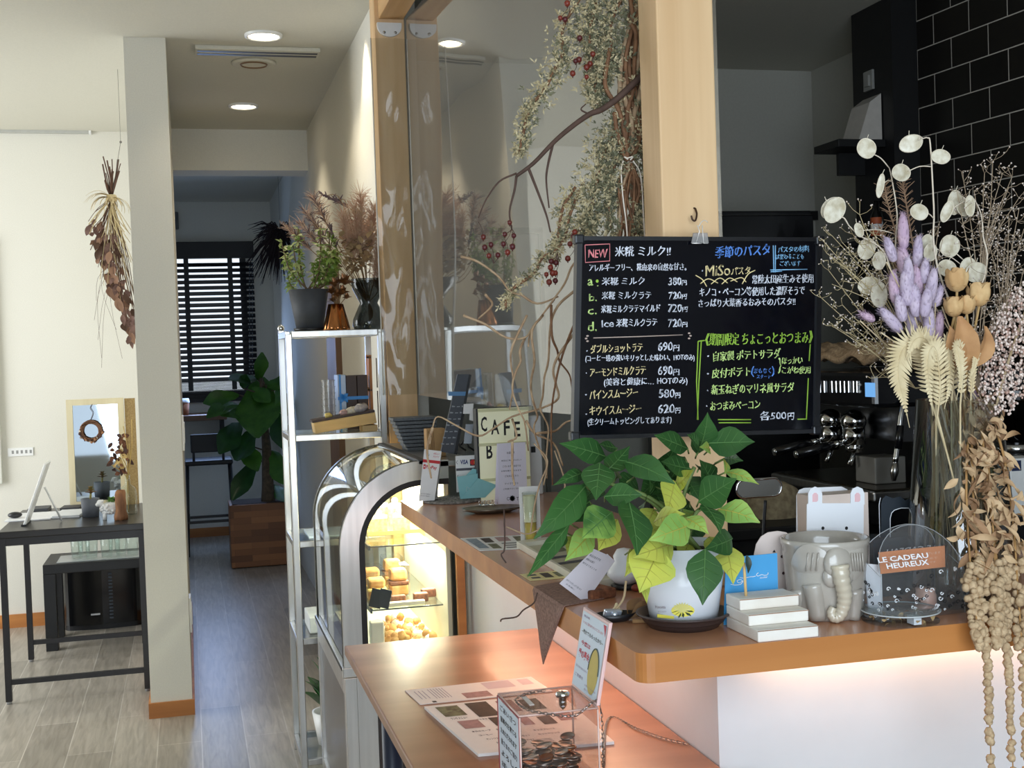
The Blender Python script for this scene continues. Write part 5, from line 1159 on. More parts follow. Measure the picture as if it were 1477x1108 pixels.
# elephant planter
c = PZ(1190, 897, CZ); ey = c.y + .045; R0 = .5*(P(1247, 775, ey).x - P(1133, 775, ey).x); hE = P(1190, 785, ey - R0).z - CZ; ex = P(1190, 800, ey).x
t = T('elephant_planter', 'glossy grey ceramic planter shaped as an elephant, beside the clear gift bag', 'planter', (ex, ey, CZ))
M_el = mat('elephant_glaze', (184, 178, 168), .18, scale=9, c2=(158, 150, 140), coat=.5)
M_el2 = mat('elephant_cream', (208, 198, 176), .22, scale=12, c2=(176, 166, 150), coat=.5)
obj('body', MB().lathe([(0, 0), (R0*.80, 0), (R0*.84, .004), (R0*.90, hE*.4), (R0*.96, hE*.78), (R0*.97, hE*.9), (R0*1.0, hE*.93), (R0, hE*.985), (R0*.97, hE), (R0*.9, hE*.99), (R0*.86, hE*.9), (R0*.8, hE*.1), (0, hE*.1)], (ex, ey, CZ), 56), M_el, t)
def onE(px, py, d=0):
    p = P(px, py, ey - R0*.9)
    for _ in range(5):
        r = R0*(.83 + .15*max(0, min(1, (p.z - CZ)/hE))) + d; dx = max(-r*.97, min(r*.97, p.x - ex)); p = P(px, py, ey - math.sqrt(r*r - dx*dx))
    return p
h = onE(1208, 812); obj('head', MB().ball(h, .021, 18, sc=(1.05, .55, 1.15)).ball(onE(1200, 832), .015, 14, sc=(1, .6, 1.1)).ball(onE(1219, 830), .014, 14, sc=(1, .6, 1.1)), M_el, t)
tk = smooth([onE(1211, 815, .010), onE(1214, 835, .013), onE(1218, 855, .012), onE(1217, 873, .010), onE(1211, 888, .009), onE(1203, 891, .008), onE(1199, 884, .007), onE(1202, 876, .006)], 6)
n = len(tk); obj('trunk', MB().tube(tk, [(.0135 - .0085*i/n)*(1 + .07*math.sin(i*2.1)) for i in range(n)], 14), M_el2, t)
for k, (b0, e0, w) in enumerate((((1194, 808), (1141, 814), 62), ((1222, 806), (1249, 815), 60))):
    mb = MB(); wd_ = w*ey/1870
    mb.leaf(onE(*b0, .004), onE(*e0, .003), wd_, up=(0 if k == 0 else .5, -1, 0), curl=.25, fold=-.15, nv=6, shape=(.45, .8, 1, 1, .85, .55, .1))
    s_ = 1 if k == 0 else -1
    for j in range(5): f = .25 + .14*j; a0 = onE(b0[0] + (e0[0] - b0[0])*f, 806 - 8, .007); a1 = onE(b0[0] + (e0[0] - b0[0])*(f + .06), 820 + 4, .007); mb.tube([a0, a1], .0012, 6, 0)
    obj('ear', mb, M_el, t)
for pts, r in ((((1172, 842), (1176, 862), (1180, 893)), .0135), (((1232, 850), (1232, 870), (1230, 893)), .011), (((1150, 850), (1158, 872), (1166, 893)), .010)):
    obj('front_leg', MB().tube(smooth([onE(x, y, -.003) for x, y in pts], 4), [r*1.15 - r*.02*i for i in range(9)], 12), M_el, t)
for x, y in ((1196, 822), (1222, 821)): obj('eye', MB().ball(onE(x, y, .010), .0022, 8), M_el, t)
# rabbit shaped carton
yB = ey + .085
def plate(q, y, th, m, name, parent, **k):
    pts = [P(a, b, y) for a, b in q]; return obj(name, MB().prism([(p.x, max(p.z, CZ + .0003)) for p in pts], y, y + th), m, parent, **k)
t = T('rabbit_carton', 'white carton cut as a rabbit face with pink ears, behind the elephant planter', 'box', (P(1198, 780, yB).x, yB, CZ))
M_card = mat('white_card', (236, 238, 242), .5, scale=20, var=.02); M_in = mat('beige_card_inside', (214, 196, 184), .6, scale=20)
def earq(x): return [(x - 10, 728), (x - 10, 712), (x - 7, 705), (x, 702), (x + 7, 705), (x + 10, 712), (x + 10, 728)]
plate([(1164, 905), (1164, 728), (1166, 726), (1244, 726), (1246, 728), (1246, 905)], yB, .0015, M_card, 'face', t)
for x in (1176, 1237):
    e = plate(earq(x), yB - .0003, .0015, M_card, 'ear', t); plate([(x - 4, 724), (x - 4, 714), (x - 1.5, 711), (x + 1.5, 711), (x + 4, 714), (x + 4, 722), (x + 2, 724), (x - 2, 724)], yB - .0008, .0006, mat('ear_pink', (240, 196, 200), .6), 'inner_ear', e)
for x, y in ((1187, 762), (1221, 762)):
    cc = P(x, y, yB - .0006); obj('eye', MB().add([cc] + [cc + Vector((.0027*math.cos(2*PI*i/16), 0, .0027*math.sin(2*PI*i/16))) for i in range(16)], [(0, 1 + i, 1 + (i + 1) % 16) for i in range(16)]), INKB, t)
cc = P(1204, 783, yB - .0006); obj('nose', MB().ball(cc, .0022, 8, sc=(1.4, .3, 1)), INKB, t)
obj('carton_body', MB().box(P(1157, 760, yB + .03).x, P(1240, 760, yB + .03).x, yB + .002, yB + .045, CZ + .0003, P(1190, 711, yB + .03).z), M_in, t)
plate([(1150, 905), (1149, 715), (1153, 707), (1160, 704), (1214, 702), (1222, 706), (1226, 714), (1226, 905)], yB + .0465, .0015, M_card, 'back_panel', t)
# dotted card
yD_ = ey + .05
t = T('dotted_card', 'round-topped beige card with dark dots, left of the elephant planter', 'card', (P(1118, 830, yD_).x, yD_, CZ))
plate([(1090, 905), (1088, 800), (1091, 785), (1098, 774), (1108, 768), (1122, 766), (1134, 768), (1140, 774), (1148, 830), (1150, 905)], yD_, .0015, mat('pink_beige_card', (222, 206, 198), .5, scale=20, var=.03), 'card', t)
for x, y, r in ((1128, 803, 2.6), (1133, 815, 2.6), (1130, 827, 2.6), (1136, 848, 2.6), (1110, 850, 2.4)):
    cc = P(x, y, yD_ - .0005); rr = r*yD_/1870; obj('dot', MB().add([cc] + [cc + Vector((rr*math.cos(2*PI*i/14), 0, rr*math.sin(2*PI*i/14))) for i in range(14)], [(0, 1 + i, 1 + (i + 1) % 14) for i in range(14)]), mat('dot_maroon', (56, 28, 28), .6), t)
obj('triangle', MB().add([P(1114, 797, yD_ - .0005), P(1119, 797, yD_ - .0005), P(1117, 793, yD_ - .0005)], [(0, 1, 2)]), INKB, t)
# dark gift box with scalloped handle
yG = ey + .075
t = T('dark_gift_box', 'dark navy gift box with a scalloped handle, behind the clear gift bag', 'gift box', (P(1305, 840, yG).x, yG, CZ))
M_navy = mat('navy_card', (36, 44, 52), .5, scale=20)
obj('box_body', MB().box(P(1262, 840, yG).x, P(1352, 840, yG).x, yG + .002, yG + .05, CZ + .0003, P(1300, 775, yG).z, .001), M_navy, t)
ou = [(1271, 775), (1271, 728), (1273, 720), (1278, 715), (1288, 719), (1298, 716), (1306, 722), (1316, 717), (1328, 714), (1336, 719), (1340, 728), (1341, 775)]
inn = [(1284, 775), (1284, 748), (1286, 740), (1290, 736), (1296, 734), (1300, 733), (1306, 733), (1312, 733), (1318, 735), (1323, 740), (1326, 748), (1326, 775)]
pts = [P(a, b, yG) for a, b in ou]; pin = [P(a, b, yG) for a, b in inn]
h_ = obj('handle', MB().ring([(p.x, p.z) for p in pts], [(p.x, p.z) for p in pin], yG, yG + .0015, closed=False), M_navy, t)
obj('handle_edging', MB().tube([P(a, b, yG - .0004) for a, b in inn], .0007, 5).tube([P(1269, 775, yG - .0004), P(1268, 728, yG - .0004), P(1270, 718, yG - .0004)], .0006, 5), M_card, h_)
# clear gift bag with dome panels
A = PZ(1272, 899, CZ); Bq = PZ(1392, 884, CZ); Cq = PZ(1236, 886, CZ)
u = (Bq - A); u.z = 0; W1 = u.length; u.normalize(); w = Vector((-u.y, u.x, 0)); D1 = abs((Cq - A).dot(w)); D1 = min(D1, .075)
zT = P(1330, 762, A.y).z - CZ
M_bag = glass('bag_film', (238, 240, 242), .06, 1.5, veil=.05)
t = T('clear_gift_bag', 'clear plastic gift bag with white lettering and black swirls next to the elephant planter', 'gift bag', A + (u*W1 + w*D1)/2)
def gp(a, b, z): return A + u*(a*W1) + w*(b*D1) + Vector((0, 0, z))
dome = [(0, 0)] + [(.5 - .5*math.cos(PI*i/16), zT*(.50 + .50*math.sin(PI*i/16))) for i in range(17)] + [(1, 0)]
for b_, nm in ((0, 'front_panel'), (1, 'back_panel')):
    mb = MB(); vs = [gp(a, b_ + (.9 if b_ == 0 else -.9)*max(0, (z/zT - .5)), z + .0005) for a, z in dome]; mb.add(vs, [tuple(range(len(vs)))]); mb.tube(vs[1:-1], .0006, 5, mi=1); obj(nm, mb, [M_bag, mat('plastic_edge', (170, 172, 174), .3)], t)
for a_ in (0, 1):
    mb = MB(); vs = [gp(a_, 0, .0005), gp(a_, 1, .0005), gp(a_, 1, zT*.5), gp(a_, .5, zT*.62), gp(a_, 0, zT*.5)]; mb.add(vs, [(0, 1, 2, 3, 4)]); mb.tube([vs[0], vs[4], vs[3], vs[2], vs[1]], .0005, 5, mi=1); obj('side_panel', mb, [M_bag, MATS['plastic_edge']], t)
obj('base', MB().add([gp(0, 0, .0005), gp(1, 0, .0005), gp(1, 1, .0005), gp(0, 1, .0005)], [(0, 1, 2, 3)]), M_clear, t)
tx = MB(); nf = -w*.0008
def ftx(s, a0, a1, z0, z1, b_=0, flip=False, mi=0): tx.text(s, lambda p, q: gp((a1 - (a1 - a0)*p) if flip else (a0 + (a1 - a0)*p), b_ + (.9 if b_ == 0 else -.9)*max(0, ((z0 + (z1 - z0)*q)/zT - .5)), z0 + (z1 - z0)*q) + nf, mi, .02)
ftx('LE CADEAU', .02, .62, zT*.645, zT*.70); ftx('HEUREUX', .10, .60, zT*.575, zT*.63)
obj('front_lettering', tx, mat('bag_white', (246, 246, 248), .5), t); tx = MB()
ftx('LE CADEAU', .35, .95, zT*.66, zT*.715, 1, True); ftx('HEUREUX', .40, .90, zT*.59, zT*.645, 1, True)
obj('back_lettering', tx, MATS['bag_white'], t)
sw = MB(); rng = random.Random(44)
def swirl(o_, e1, s, mi, turn):
    pts = []
    for i in range(16):
        a = turn*i*.42; r = s*(1 - i/17); pts.append(o_ + e1*(r*math.cos(a)) + Vector((0, 0, r*math.sin(a))))
    sw.tube(pts, .0007, 4, mi)
for i in range(96):
    fr_ = i < 64; o_ = gp(rng.random()**.8, 0, rng.uniform(.005, .05)*(1 if rng.random() > .2 else 1.4)) + nf if fr_ else gp(0, rng.random(), rng.uniform(.005, .055)) - u*.0008
    swirl(o_, u if fr_ else w, rng.uniform(.002, .0045), 0 if rng.random() < .6 else 1, rng.choice((-1, 1)))
obj('swirls', sw, [INKB, MATS['bag_white']], t)
# what is inside the clear bag
y_in = .5
pq = [gp(.12, .35, .066), gp(.90, .35, .066), gp(.90, .35, .098), gp(.10, .35, .098)]
t = T('orange_label_pouch', 'orange label card inside the clear gift bag', 'label', gp(.5, .35, .001)); th = w*.001
mb = MB().add(pq + [p + th for p in pq], [(0, 1, 2, 3), (4, 7, 6, 5), (0, 4, 5, 1), (3, 2, 6, 7), (0, 3, 7, 4), (1, 5, 6, 2)]); lo = [gp(.12, .35, .001), gp(.90, .35, .001)]
obj('card', mb, mat('orange_card', (232, 148, 96), .5, scale=20, var=.04), t)
obj('pouch', MB().add([lo[0], lo[1], pq[1], pq[0]], [(0, 1, 2, 3)]), M_clear, t)
pr = MB()
def lab(s, a0, a1, z0, z1): pr.text(s, lambda p, q: gp(a0 + (a1 - a0)*p, .35, z0 + (z1 - z0)*q) - w*.0008, 0)
for s, a0, a1, z0, z1 in (('Tea', .20, .36, .084, .090), ('Time', .20, .36, .076, .082), ('ありがとうございます', .44, .84, .087, .091), ('感謝をこめて', .48, .80, .080, .083), ('ほんの気持ちです', .46, .78, .074, .077)): lab(s, a0, a1, z0, z1)
obj('print', pr, mat('peach_print', (250, 214, 184), .6), t)
g = gp(.72, .55, .001); obj('pink_jar', MB().lathe([(0, 0), (.013, 0), (.016, .006), (.016, .024), (.014, .028), (.0145, .034), (0, .034)], g, 24), mat('jar_pink', (206, 164, 146), .3, scale=20), label='small round pinkish jar inside the clear gift bag', cat='jar', at=g)
obj('folded_leaflet', MB().add([gp(.06, .62, .001), gp(.22, .62, .001), gp(.22, .62, .075), gp(.02, .62, .08), gp(.06, .66, .001), gp(.22, .66, .001), gp(.22, .66, .075), gp(.02, .66, .08)], [(0, 1, 2, 3), (7, 6, 5, 4), (0, 4, 5, 1), (3, 2, 6, 7), (0, 3, 7, 4), (1, 5, 6, 2)]), M_card, label='folded white leaflet standing at the left inside the clear gift bag', cat='leaflet')
# round clear dish of petals
d = PZ(1331, 906, CZ); rD = .5*(P(1382, 890, d.y).x - P(1281, 890, d.y).x); dy_ = max(d.y + .004, 1.558 + rD)
t = T('acrylic_disc_stand', 'round clear acrylic disc stand at the counter edge before the gift bag', 'stand', (d.x, dy_ - .004, CZ))
dc_ = (d.x, dy_ - .004, CZ)
obj('disc', MB().lathe([(0, .014), (rD, .014), (rD, .017), (0, .017)], dc_, 48), glass('disc_acrylic', (236, 242, 242), .04, 1.5, veil=.10), t); obj('disc_rim', MB().tube([(d.x + rD*math.cos(a), dy_ - .004 + rD*math.sin(a), CZ + .0155) for a in [2*PI*i/40 for i in range(40)]], .0011, 5, closed=True), mat('rim_grey', (196, 202, 204), .2), t); obj('base_disc', MB().lathe([(0, .0003), (rD*.98, .0003), (rD*.98, .002), (0, .002)], dc_, 48), M_clear, t)
obj('spacer', MB().box(d.x - .006, d.x + .006, dy_ - .004 - rD*.8, dy_ - rD*.55, CZ + .002, CZ + .014), mat('frost', (214, 220, 226), .3), t)
pm = MB(); rng = random.Random(50)
for i in range(60):
    a = rng.uniform(0, 2*PI); r = rD*.9*math.sqrt(rng.random()); e = Vector((d.x + r*math.cos(a), dy_ - .004 + r*math.sin(a), CZ + rng.uniform(.003, .010))); pm.leaf(e, jitter(e, rng, .010), .007, curl=.3, nv=2, mi=rng.choice((0, 0, 1)))
obj('dried_petals', pm, [mat('petal_tan', (196, 164, 116), .8), mat('petal_umber', (140, 104, 72), .8)], label='dried tan petals under the clear acrylic disc', cat='petals', kind='stuff')
# brown felt pennant draped over the edge
xe = .5655
top = [PZ(a, b, CZ + .001) for a, b in ((756, 846), (808, 839), (846, 866), (880, 862), (838, 872), (806, 872))]
e0, e1, tp_ = PX(755, 858, xe), PX(799, 884, xe), PX(787, 958, xe)
E0, E1 = PZ(755, 848, CZ + .0014), PZ(797, 876, CZ + .0014); 
mb = MB(); f0 = Vector((.567, E0.y, CZ + .0016)); f1 = Vector((.567, E1.y, CZ + .0016)); in0 = top[1] + Vector((.02, 0, .0006)); in1 = top[2] + Vector((.03, 0, .0006))
mb.add([f0, f1, in1, in0], [(0, 1, 2, 3)])
g0 = Vector((xe - .001, f0.y, CZ - .004)); g1 = Vector((xe - .001, f1.y, CZ - .004)); tip = Vector((xe - .004, tp_.y, tp_.z))
mb.add([f0, f1, g1, g0], [(0, 1, 2, 3)])
def hang(s, k): a = g0.lerp(tip, k**.9); b = g1.lerp(tip, k**.75); q = a.lerp(b, s); return q + Vector((-.006*math.sin(PI*k)*math.sin(PI*s), 0, 0))
mb.grid(hang, 6, 10)
o = obj('felt_pennant', mb, mat('brown_felt', (156, 124, 110), .95, scale=220, c2=(124, 96, 86), bump=.3), label='brown felt pennant hanging point-down over the bar edge', cat='cloth')
sd = o.modifiers.new('thick', 'SOLIDIFY'); sd.thickness = .0018; sd.offset = 0
# leaning white card
zc = PZ(839, 867, CZ); yq = zc.y
q4 = [P(a, b, yq) for a, b in ((807, 842), (839, 866), (877, 801), (857, 792))]
t = T('leaning_card', 'white folded card with fine print tilted against the white gourd ornament', 'card', (zc.x, yq, CZ + .001))
n_ = Vector((0, .012, 0)); mb = MB().prism([(p.x, p.z) for p in q4], yq, yq + .0012); mb.M = Matrix.Translation((0, 0, .0015)); mb.prism([(q4[1].x, q4[1].z), (q4[2].x, q4[2].z), (q4[2].x + .012, q4[2].z - .012), (q4[1].x + .012, q4[1].z - .0)], yq + .0012, yq + .006)
obj('card', mb, mat('lilac_card', (222, 216, 224), .5, scale=30, var=.02), t)
pr = MB()
def lc(s, v, a0, a1, h): pr.text(s, lambda p, q: q4[0].lerp(q4[1], a0 + (a1 - a0)*p).lerp(q4[3].lerp(q4[2], a0 + (a1 - a0)*p), v + h*q) + Vector((0, -.0006, .0015)), 0)
for s, v, a0, a1, h in (('本日のおすすめ', .80, .1, .8, .06), ('季節のお菓子', .70, .1, .6, .05), ('焼き立てをどうぞ', .60, .1, .9, .04), ('店内でもお召し上がり頂けます', .12, .1, .8, .04), ('お気軽に', .05, .2, .6, .03)): lc(s, v, a0, a1, h)
obj('print', pr, INK, t)
# bark block, gourd ornament, dish
a = PZ(866, 872, CZ); t = obj('bark_block', MB().cbox((a.x + .012, a.y + .06, CZ + .0082), (.05, .05, .016), .003, rot=(0, 0, .3)), mat('cork_bark', (150, 96, 66), .95, scale=90, c2=(96, 58, 40), bump=.6), label='rough brown bark block behind the small dark dish', cat='block')
gY = a.y + .11; g = Vector((P(902, 862, gY).x, gY, CZ)); r = .5*(P(926, 840, gY).x - P(877, 840, gY).x); zt_ = P(900, 790, gY).z - CZ
t = T('gourd_ornament', 'white gourd-shaped ornament on a dark foot, half hidden by the poinsettia', 'ornament', g)
obj('foot', MB().lathe([(0, 0), (r*.7, 0), (r*.8, .006), (r*.6, .009), (0, .009)], g, 24), M_dark, t)
obj('body', MB().lathe([(0, .0095), (r*.55, .0095), (r, zt_*.35), (r*.9, zt_*.5), (r*.55, zt_*.66), (r*.62, zt_*.8), (r*.4, zt_*.96), (0, zt_)], g, 28), mat('gourd_white', (236, 238, 242), .4, scale=10, var=.02), t)
s_ = Vector((P(918, 868, gY - .03).x, gY - .035, CZ)); obj('red_pebble', MB().ball(s_ + Vector((0, 0, .0065)), .009, 10, sc=(1.2, .8, .7)), mat('pebble_red', (140, 62, 44), .5), label='small reddish pebble beside the foot of the white gourd', cat='pebble')
d = PZ(892, 898, CZ); d.y += .012; r = .5*(P(922, 890, d.y).x - P(862, 890, d.y).x)
t = T('dark_dish', 'shallow dark dish of dried bits by the brown felt pennant', 'dish', (d.x, d.y, CZ))
obj('dish', MB().lathe([(0, 0), (r*.6, 0), (r, .012), (r*.95, .012), (r*.55, .003), (0, .003)], (d.x, d.y, CZ), 30, sy=.6), M_dark, t)
fz = CZ + .0035; obj('foil_packet', MB().cbox((d.x - .008, d.y - .008, fz + .009), (.028, .008, .015), .002, rot=(.35, .1, .1)).ball((d.x - .006, d.y - .012, fz + .009), .006, 8), mat('foil', (206, 214, 226), .25, .7, scale=60), label='crumpled silver foil packet in the dark dish', cat='packet')
obj('garlic_bulb', MB().lathe([(0, 0), (.007, .001), (.009, .006), (.004, .012), (.0015, .018), (0, .018)], (d.x + .004, d.y + .006, fz + .004), 14), mat('bulb', (226, 206, 166), .6), label='small pale bulb behind the foil packet in the dark dish', cat='bulb')
b0 = Vector((d.x + .003, d.y, fz + .006)); obj('dried_twig', MB().tube(smooth([b0 + Vector((-.012, 0, 0)), b0 + Vector((.008, -.004, .022)), P(903, 838, d.y - .005)], 4), .0018, 6), mat('twig_pale', (186, 160, 124), .8), label='pale twig rising from the dark dish', cat='twig')
lf = MB(); e = P(938, 872, d.y + .012); lf.leaf(P(908, 893, d.y), e, .022, up=(-.3, -1, .4), curl=.5, fold=.6, nv=4); lf.leaf(P(905, 885, d.y + .006), P(925, 862, d.y + .02), .022, up=(-.2, -1, .3), curl=-.4, fold=.5, nv=4)
obj('dry_leaf', lf, mat('dry_leaf_tan', (148, 112, 72), .7, c2=(116, 82, 54), scale=30), label='curled tan dry leaf beside the dark dish and saucer', cat='leaf')
a = PZ(905, 893, CZ); obj('cinnamon_stick', MB().tube([(a.x - .004, d.y - .028, CZ + .0035), (a.x + .026, d.y - .036, CZ + .0035)], .0035, 10), mat('cinnamon', (160, 124, 82), .8), label='short light brown stick lying in front of the dark dish', cat='stick')
# ------------------------------------------------------------------ lower counter
def mtext(pm, pts, h, rows, mi=4):
    for s, u0, u1, v0, v1 in rows: pm.text(s, flat_fn(pts, h, u0, u1, v0, v1), mi)
q = ((584, 997), (766, 977), (797, 998), (606, 1017)); o, pts = flat('menu_sheet', q, LZ + .0003, .0012, PAPER, 'upper white printed menu lying flat on the low counter', 'menu')
pts = [pts[0], pts[1], pts[2], pts[3]]
pm = MB(); fl = [pts[0], pts[1], pts[2], pts[3]]
def menu_fn(pts, h): # u along the long edge, v across, row 3 is the near edge
    def mk(u0, u1, v0, v1):
        def f(u, v):
            a = u0 + (u1 - u0)*u; b = v0 + (v1 - v0)*v; p = pts[3].lerp(pts[2], a).lerp(pts[0].lerp(pts[1], a), b); return (p.x, p.y, p.z + h)
        return f
    return mk
mk = menu_fn(pts, .0014)
for i in range(9): photo_patch(pm, mk(.09 + .022*i, .096 + .022*i, .25, .9), 4) if i > 2 else photo_patch(pm, mk(.05 + .03*i, .056 + .03*i, .3, .85), 4)
for r_, mi in (((.36, .56, .08, .42), 3), ((.58, .80, .5, .93), 5), ((.86, .95, .55, .9), 5), ((.10, .13, .02, .12), 0)): photo_patch(pm, mk(*r_), mi)
obj('print', pm, PHOT[:4] + [mat('print_mauve', (170, 164, 180), .7), mat('photo_lilac', (214, 200, 208), .6, scale=20)], o)
q = ((612, 1023), (806, 1003), (886, 1074), (690, 1092)); o, pts = flat('menu_stack', q, LZ + .0003, .005, PAPER, 'thick white photo menu nearer the clear donation box', 'menu')
pm = MB(); pts = [Vector((p.x, p.y, LZ + .0003)) for p in pts]; mk = menu_fn(pts, .0054)
for r_, mi in (((.06, .22, .73, .95), 2), ((.28, .44, .66, .97), 0), ((.10, .25, .46, .62), 3), ((.33, .42, .46, .63), 0), ((.50, .62, .70, .95), 3), ((.66, .80, .70, .93), 0), ((.52, .60, .42, .6), 3), ((.66, .76, .40, .56), 0), ((.80, .92, .44, .6), 3)): photo_patch(pm, mk(*r_), mi)
for s, u0, u1, v0, v1 in (('ランチメニュー', .08, .2, .66, .70), ('パスタセット', .24, .36, .60, .63), ('ハンバーガー', .45, .56, .60, .64), ('本日のスープ', .12, .26, .38, .41), ('自家製デザート', .30, .44, .38, .41), ('コーヒー', .14, .24, .30, .33), ('紅茶', .28, .34, .30, .33), ('オレンジジュース', .16, .30, .22, .25), ('ケーキセット', .36, .48, .22, .25), ('カフェラテ', .20, .30, .14, .17), ('ほうじ茶ラテ', .36, .48, .14, .17), ('キッズプレート', .54, .70, .30, .33), ('セットドリンク', .54, .70, .22, .25)): pm.text(s, mk(u0, u1, v0, v1), 4, .02)
for i in range(10): photo_patch(pm, mk(.48 + (i % 2)*.2, .60 + (i % 2)*.2, .05 + .012*i, .054 + .012*i), 4)
obj('print', pm, PHOT, o)
# donation box
hB = .140; zt_ = LZ + hB; A = PZ(748, 1036, zt_); Bk = PZ(720, 1003, zt_); C_ = PZ(863, 1024, zt_)
X0, X1, Y0, Y1 = (A.x + Bk.x)/2, C_.x, A.y, Bk.y
t = T('donation_box', 'clear acrylic donation box with coins, chained on the low counter', 'box', ((X0 + X1)/2, (Y0 + Y1)/2, LZ))
ac = glass('acrylic', (246, 244, 244), .03, 1.42, gain=.9); w_ = .003
mb = MB().box(X0, X1, Y0, Y0 + w_, LZ + .0005, zt_).box(X0, X1, Y1 - w_, Y1, LZ + .0005, zt_).box(X0, X0 + w_, Y0 + w_, Y1 - w_, LZ + .0005, zt_).box(X1 - w_, X1, Y0 + w_, Y1 - w_, LZ + .0005, zt_).box(X0 + w_, X1 - w_, Y0 + w_, Y1 - w_, LZ + .0005, LZ + .004)
mb.box(X0 + w_, X1 - w_, Y0 + w_, Y1 - w_, LZ + .044, LZ + .047)
obj('walls', mb, ac, t)
lid = obj('lid', MB().box(X0 - .001, X1 + .001, Y0 - .001, Y1 + .001, zt_ + .0003, zt_ + .0035), ac, t)
em = MB()
for x, y in ((X0, Y0), (X1, Y0), (X0, Y1), (X1, Y1)): em.tube([(x, y, LZ + .001), (x, y, zt_)], .0013, 6)
for a_, b_ in (((X0, Y0), (X1, Y0)), ((X1, Y0), (X1, Y1)), ((X1, Y1), (X0, Y1)), ((X0, Y1), (X0, Y0))): em.tube([(a_[0], a_[1], zt_ + .002), (b_[0], b_[1], zt_ + .002)], .0013, 6)
obj('polished_edges', em, mat('acrylic_edge', (236, 206, 196), .25, scale=10), t)
lk = P(813, 1016, (Y0 + Y1)/2); lx, ly = lk.x, (Y0 + Y1)/2 + .004
lkp = obj('lock', MB().lathe([(0, -.018), (.003, -.016), (.0055, -.012), (.0055, .0), (.010, .001), (.0105, .006), (.008, .0085), (0, .0085)], (lx, ly, zt_ + .0035), 24), M_chrome, t); obj('keyhole', MB().box(lx - .001, lx + .001, ly - .004, ly + .004, zt_ + .0121, zt_ + .0125), M_black, lkp)
sx_, sy_ = X0 + .026, (Y0 + Y1)/2 - .02
obj('coin_slot', MB().box(sx_, sx_ + .007, sy_, sy_ + .045, zt_ + .0036, zt_ + .0046), mat('slot_white', (232, 226, 222), .4), lid)
# sign boards on the box
def xface(mb, x, y0, y1, z0, z1, mi=0): mb.add([(x, y1, z0), (x, y0, z0), (x, y0, z1), (x, y1, z1)], [(0, 1, 2, 3)], mi)
xs = X1; TL, BR = PX(850, 881, xs + .022), PX(864, 1023, xs); sz0, sz1 = zt_ + .004, TL.z; sy0, sy1 = Y0 + .002, Y1
def lean(mb):
    for v in mb.v:
        if v.z > sz0: v.x += .20*(v.z - sz0)
    return mb
sb = obj('sign_holder', lean(MB().box(xs - .001, xs + .004, sy0, sy1, sz0, sz1, .001)), mat('pink_acrylic', (238, 200, 196), .3, scale=10), t)
pr = MB(); xx = xs - .0015; xface(pr, xx, sy0 + .004, sy1 - .004, sz0 + .004, sz1 - .004, 0); xx -= .0004
def xt(s, u0, u1, v0, v1, mi, thick=0, y0=None, y1=None, z0=None, z1=None, x=None):
    y0 = sy1 - .006 if y0 is None else y0; y1 = sy0 + .006 if y1 is None else y1; z0 = sz0 if z0 is None else z0; z1 = sz1 if z1 is None else z1; x = xx if x is None else x
    pr.text(s, lambda u, v: (x, y0 + (y1 - y0)*(u0 + (u1 - u0)*u), z0 + (z1 - z0)*(v0 + (v1 - v0)*v)), mi, thick)
xt('募金箱', .05, .3, .90, .93, 1); xt('いつもご協力ありがとうございます', .05, .9, .82, .855, 2); xt('~助けてもらったから~', .06, .95, .70, .755, 3, .02); xt('今度は', .10, .5, .56, .62, 2, .02); xt('愛の募金', .06, .52, .40, .51, 2, .03); xt('皆さまのあたたかい', .04, .52, .27, .30, 1); xt('ご支援を', .04, .4, .16, .20, 1); xt('お預かりした募金は', .5, .95, .12, .145, 1); xt('届けられます', .5, .85, .07, .095, 1)
cy_, cz_ = sy1 + (sy0 - sy1)*.72, sz0 + (sz1 - sz0)*.33
pr.add([(xx, cy_, cz_)] + [(xx, cy_ + .022*math.cos(2*PI*i/24), cz_ + .034*math.sin(2*PI*i/24)*(1 if math.sin(2*PI*i/24) > 0 else .9)) for i in range(24)], [(0, 1 + i, 1 + (i + 1) % 24) for i in range(24)], 4)
pr.tube([(xx, cy_ + .022*math.cos(a), cz_ + .034*math.sin(a)) for a in [PI*i/14 for i in range(15)]], .0012, 4, 3); pr.quad((xx, sy0 + .02, sz1 - .006), (xx, sy0 + .007, sz1 - .006), (xx, sy0 + .007, sz1 - .022), (xx, sy0 + .013, sz1 - .014), 2)
obj('sign_print', lean(pr), [mat('pale_blue_sheet', (212, 226, 240), .5, scale=10, var=.02), mat('ink_mauve', (150, 120, 150), .7), mat('ink_rose', (206, 84, 96), .7), mat('ink_olive', (84, 92, 84), .7), mat('dull_yellow', (206, 184, 92), .6)], sb)
pr = MB(); xx = X0 - .0008; xface(pr, xx, Y0 + .002, Y1 - .002, LZ + .003, zt_ - .003, 0); xx -= .0004; fy0, fy1 = Y1 - .004, Y0 + .004
for i, (s, mi) in enumerate((('ごあいさつ', 1), ('盲導犬を育てる', 2), ('ために使われます', 2), ('皆さまのご協力', 1), ('よろしく', 2), ('お願い致します', 2))): pr.text(s, lambda u, v, i=i: (xx, fy0 + (fy1 - fy0)*(.08 + .8*u), zt_ - .018 - i*.0165 + .009*v), mi, .02)
pr.tube([(xx, Y0, LZ + .002), (xx, Y0, zt_), (xx, Y1, zt_), (xx, Y1, LZ + .002)], .0012, 4, 3)
obj('front_notice', pr, [MATS['pale_blue_sheet'], INK, INKB, mat('maroon_edge', (150, 70, 72), .5)], t)
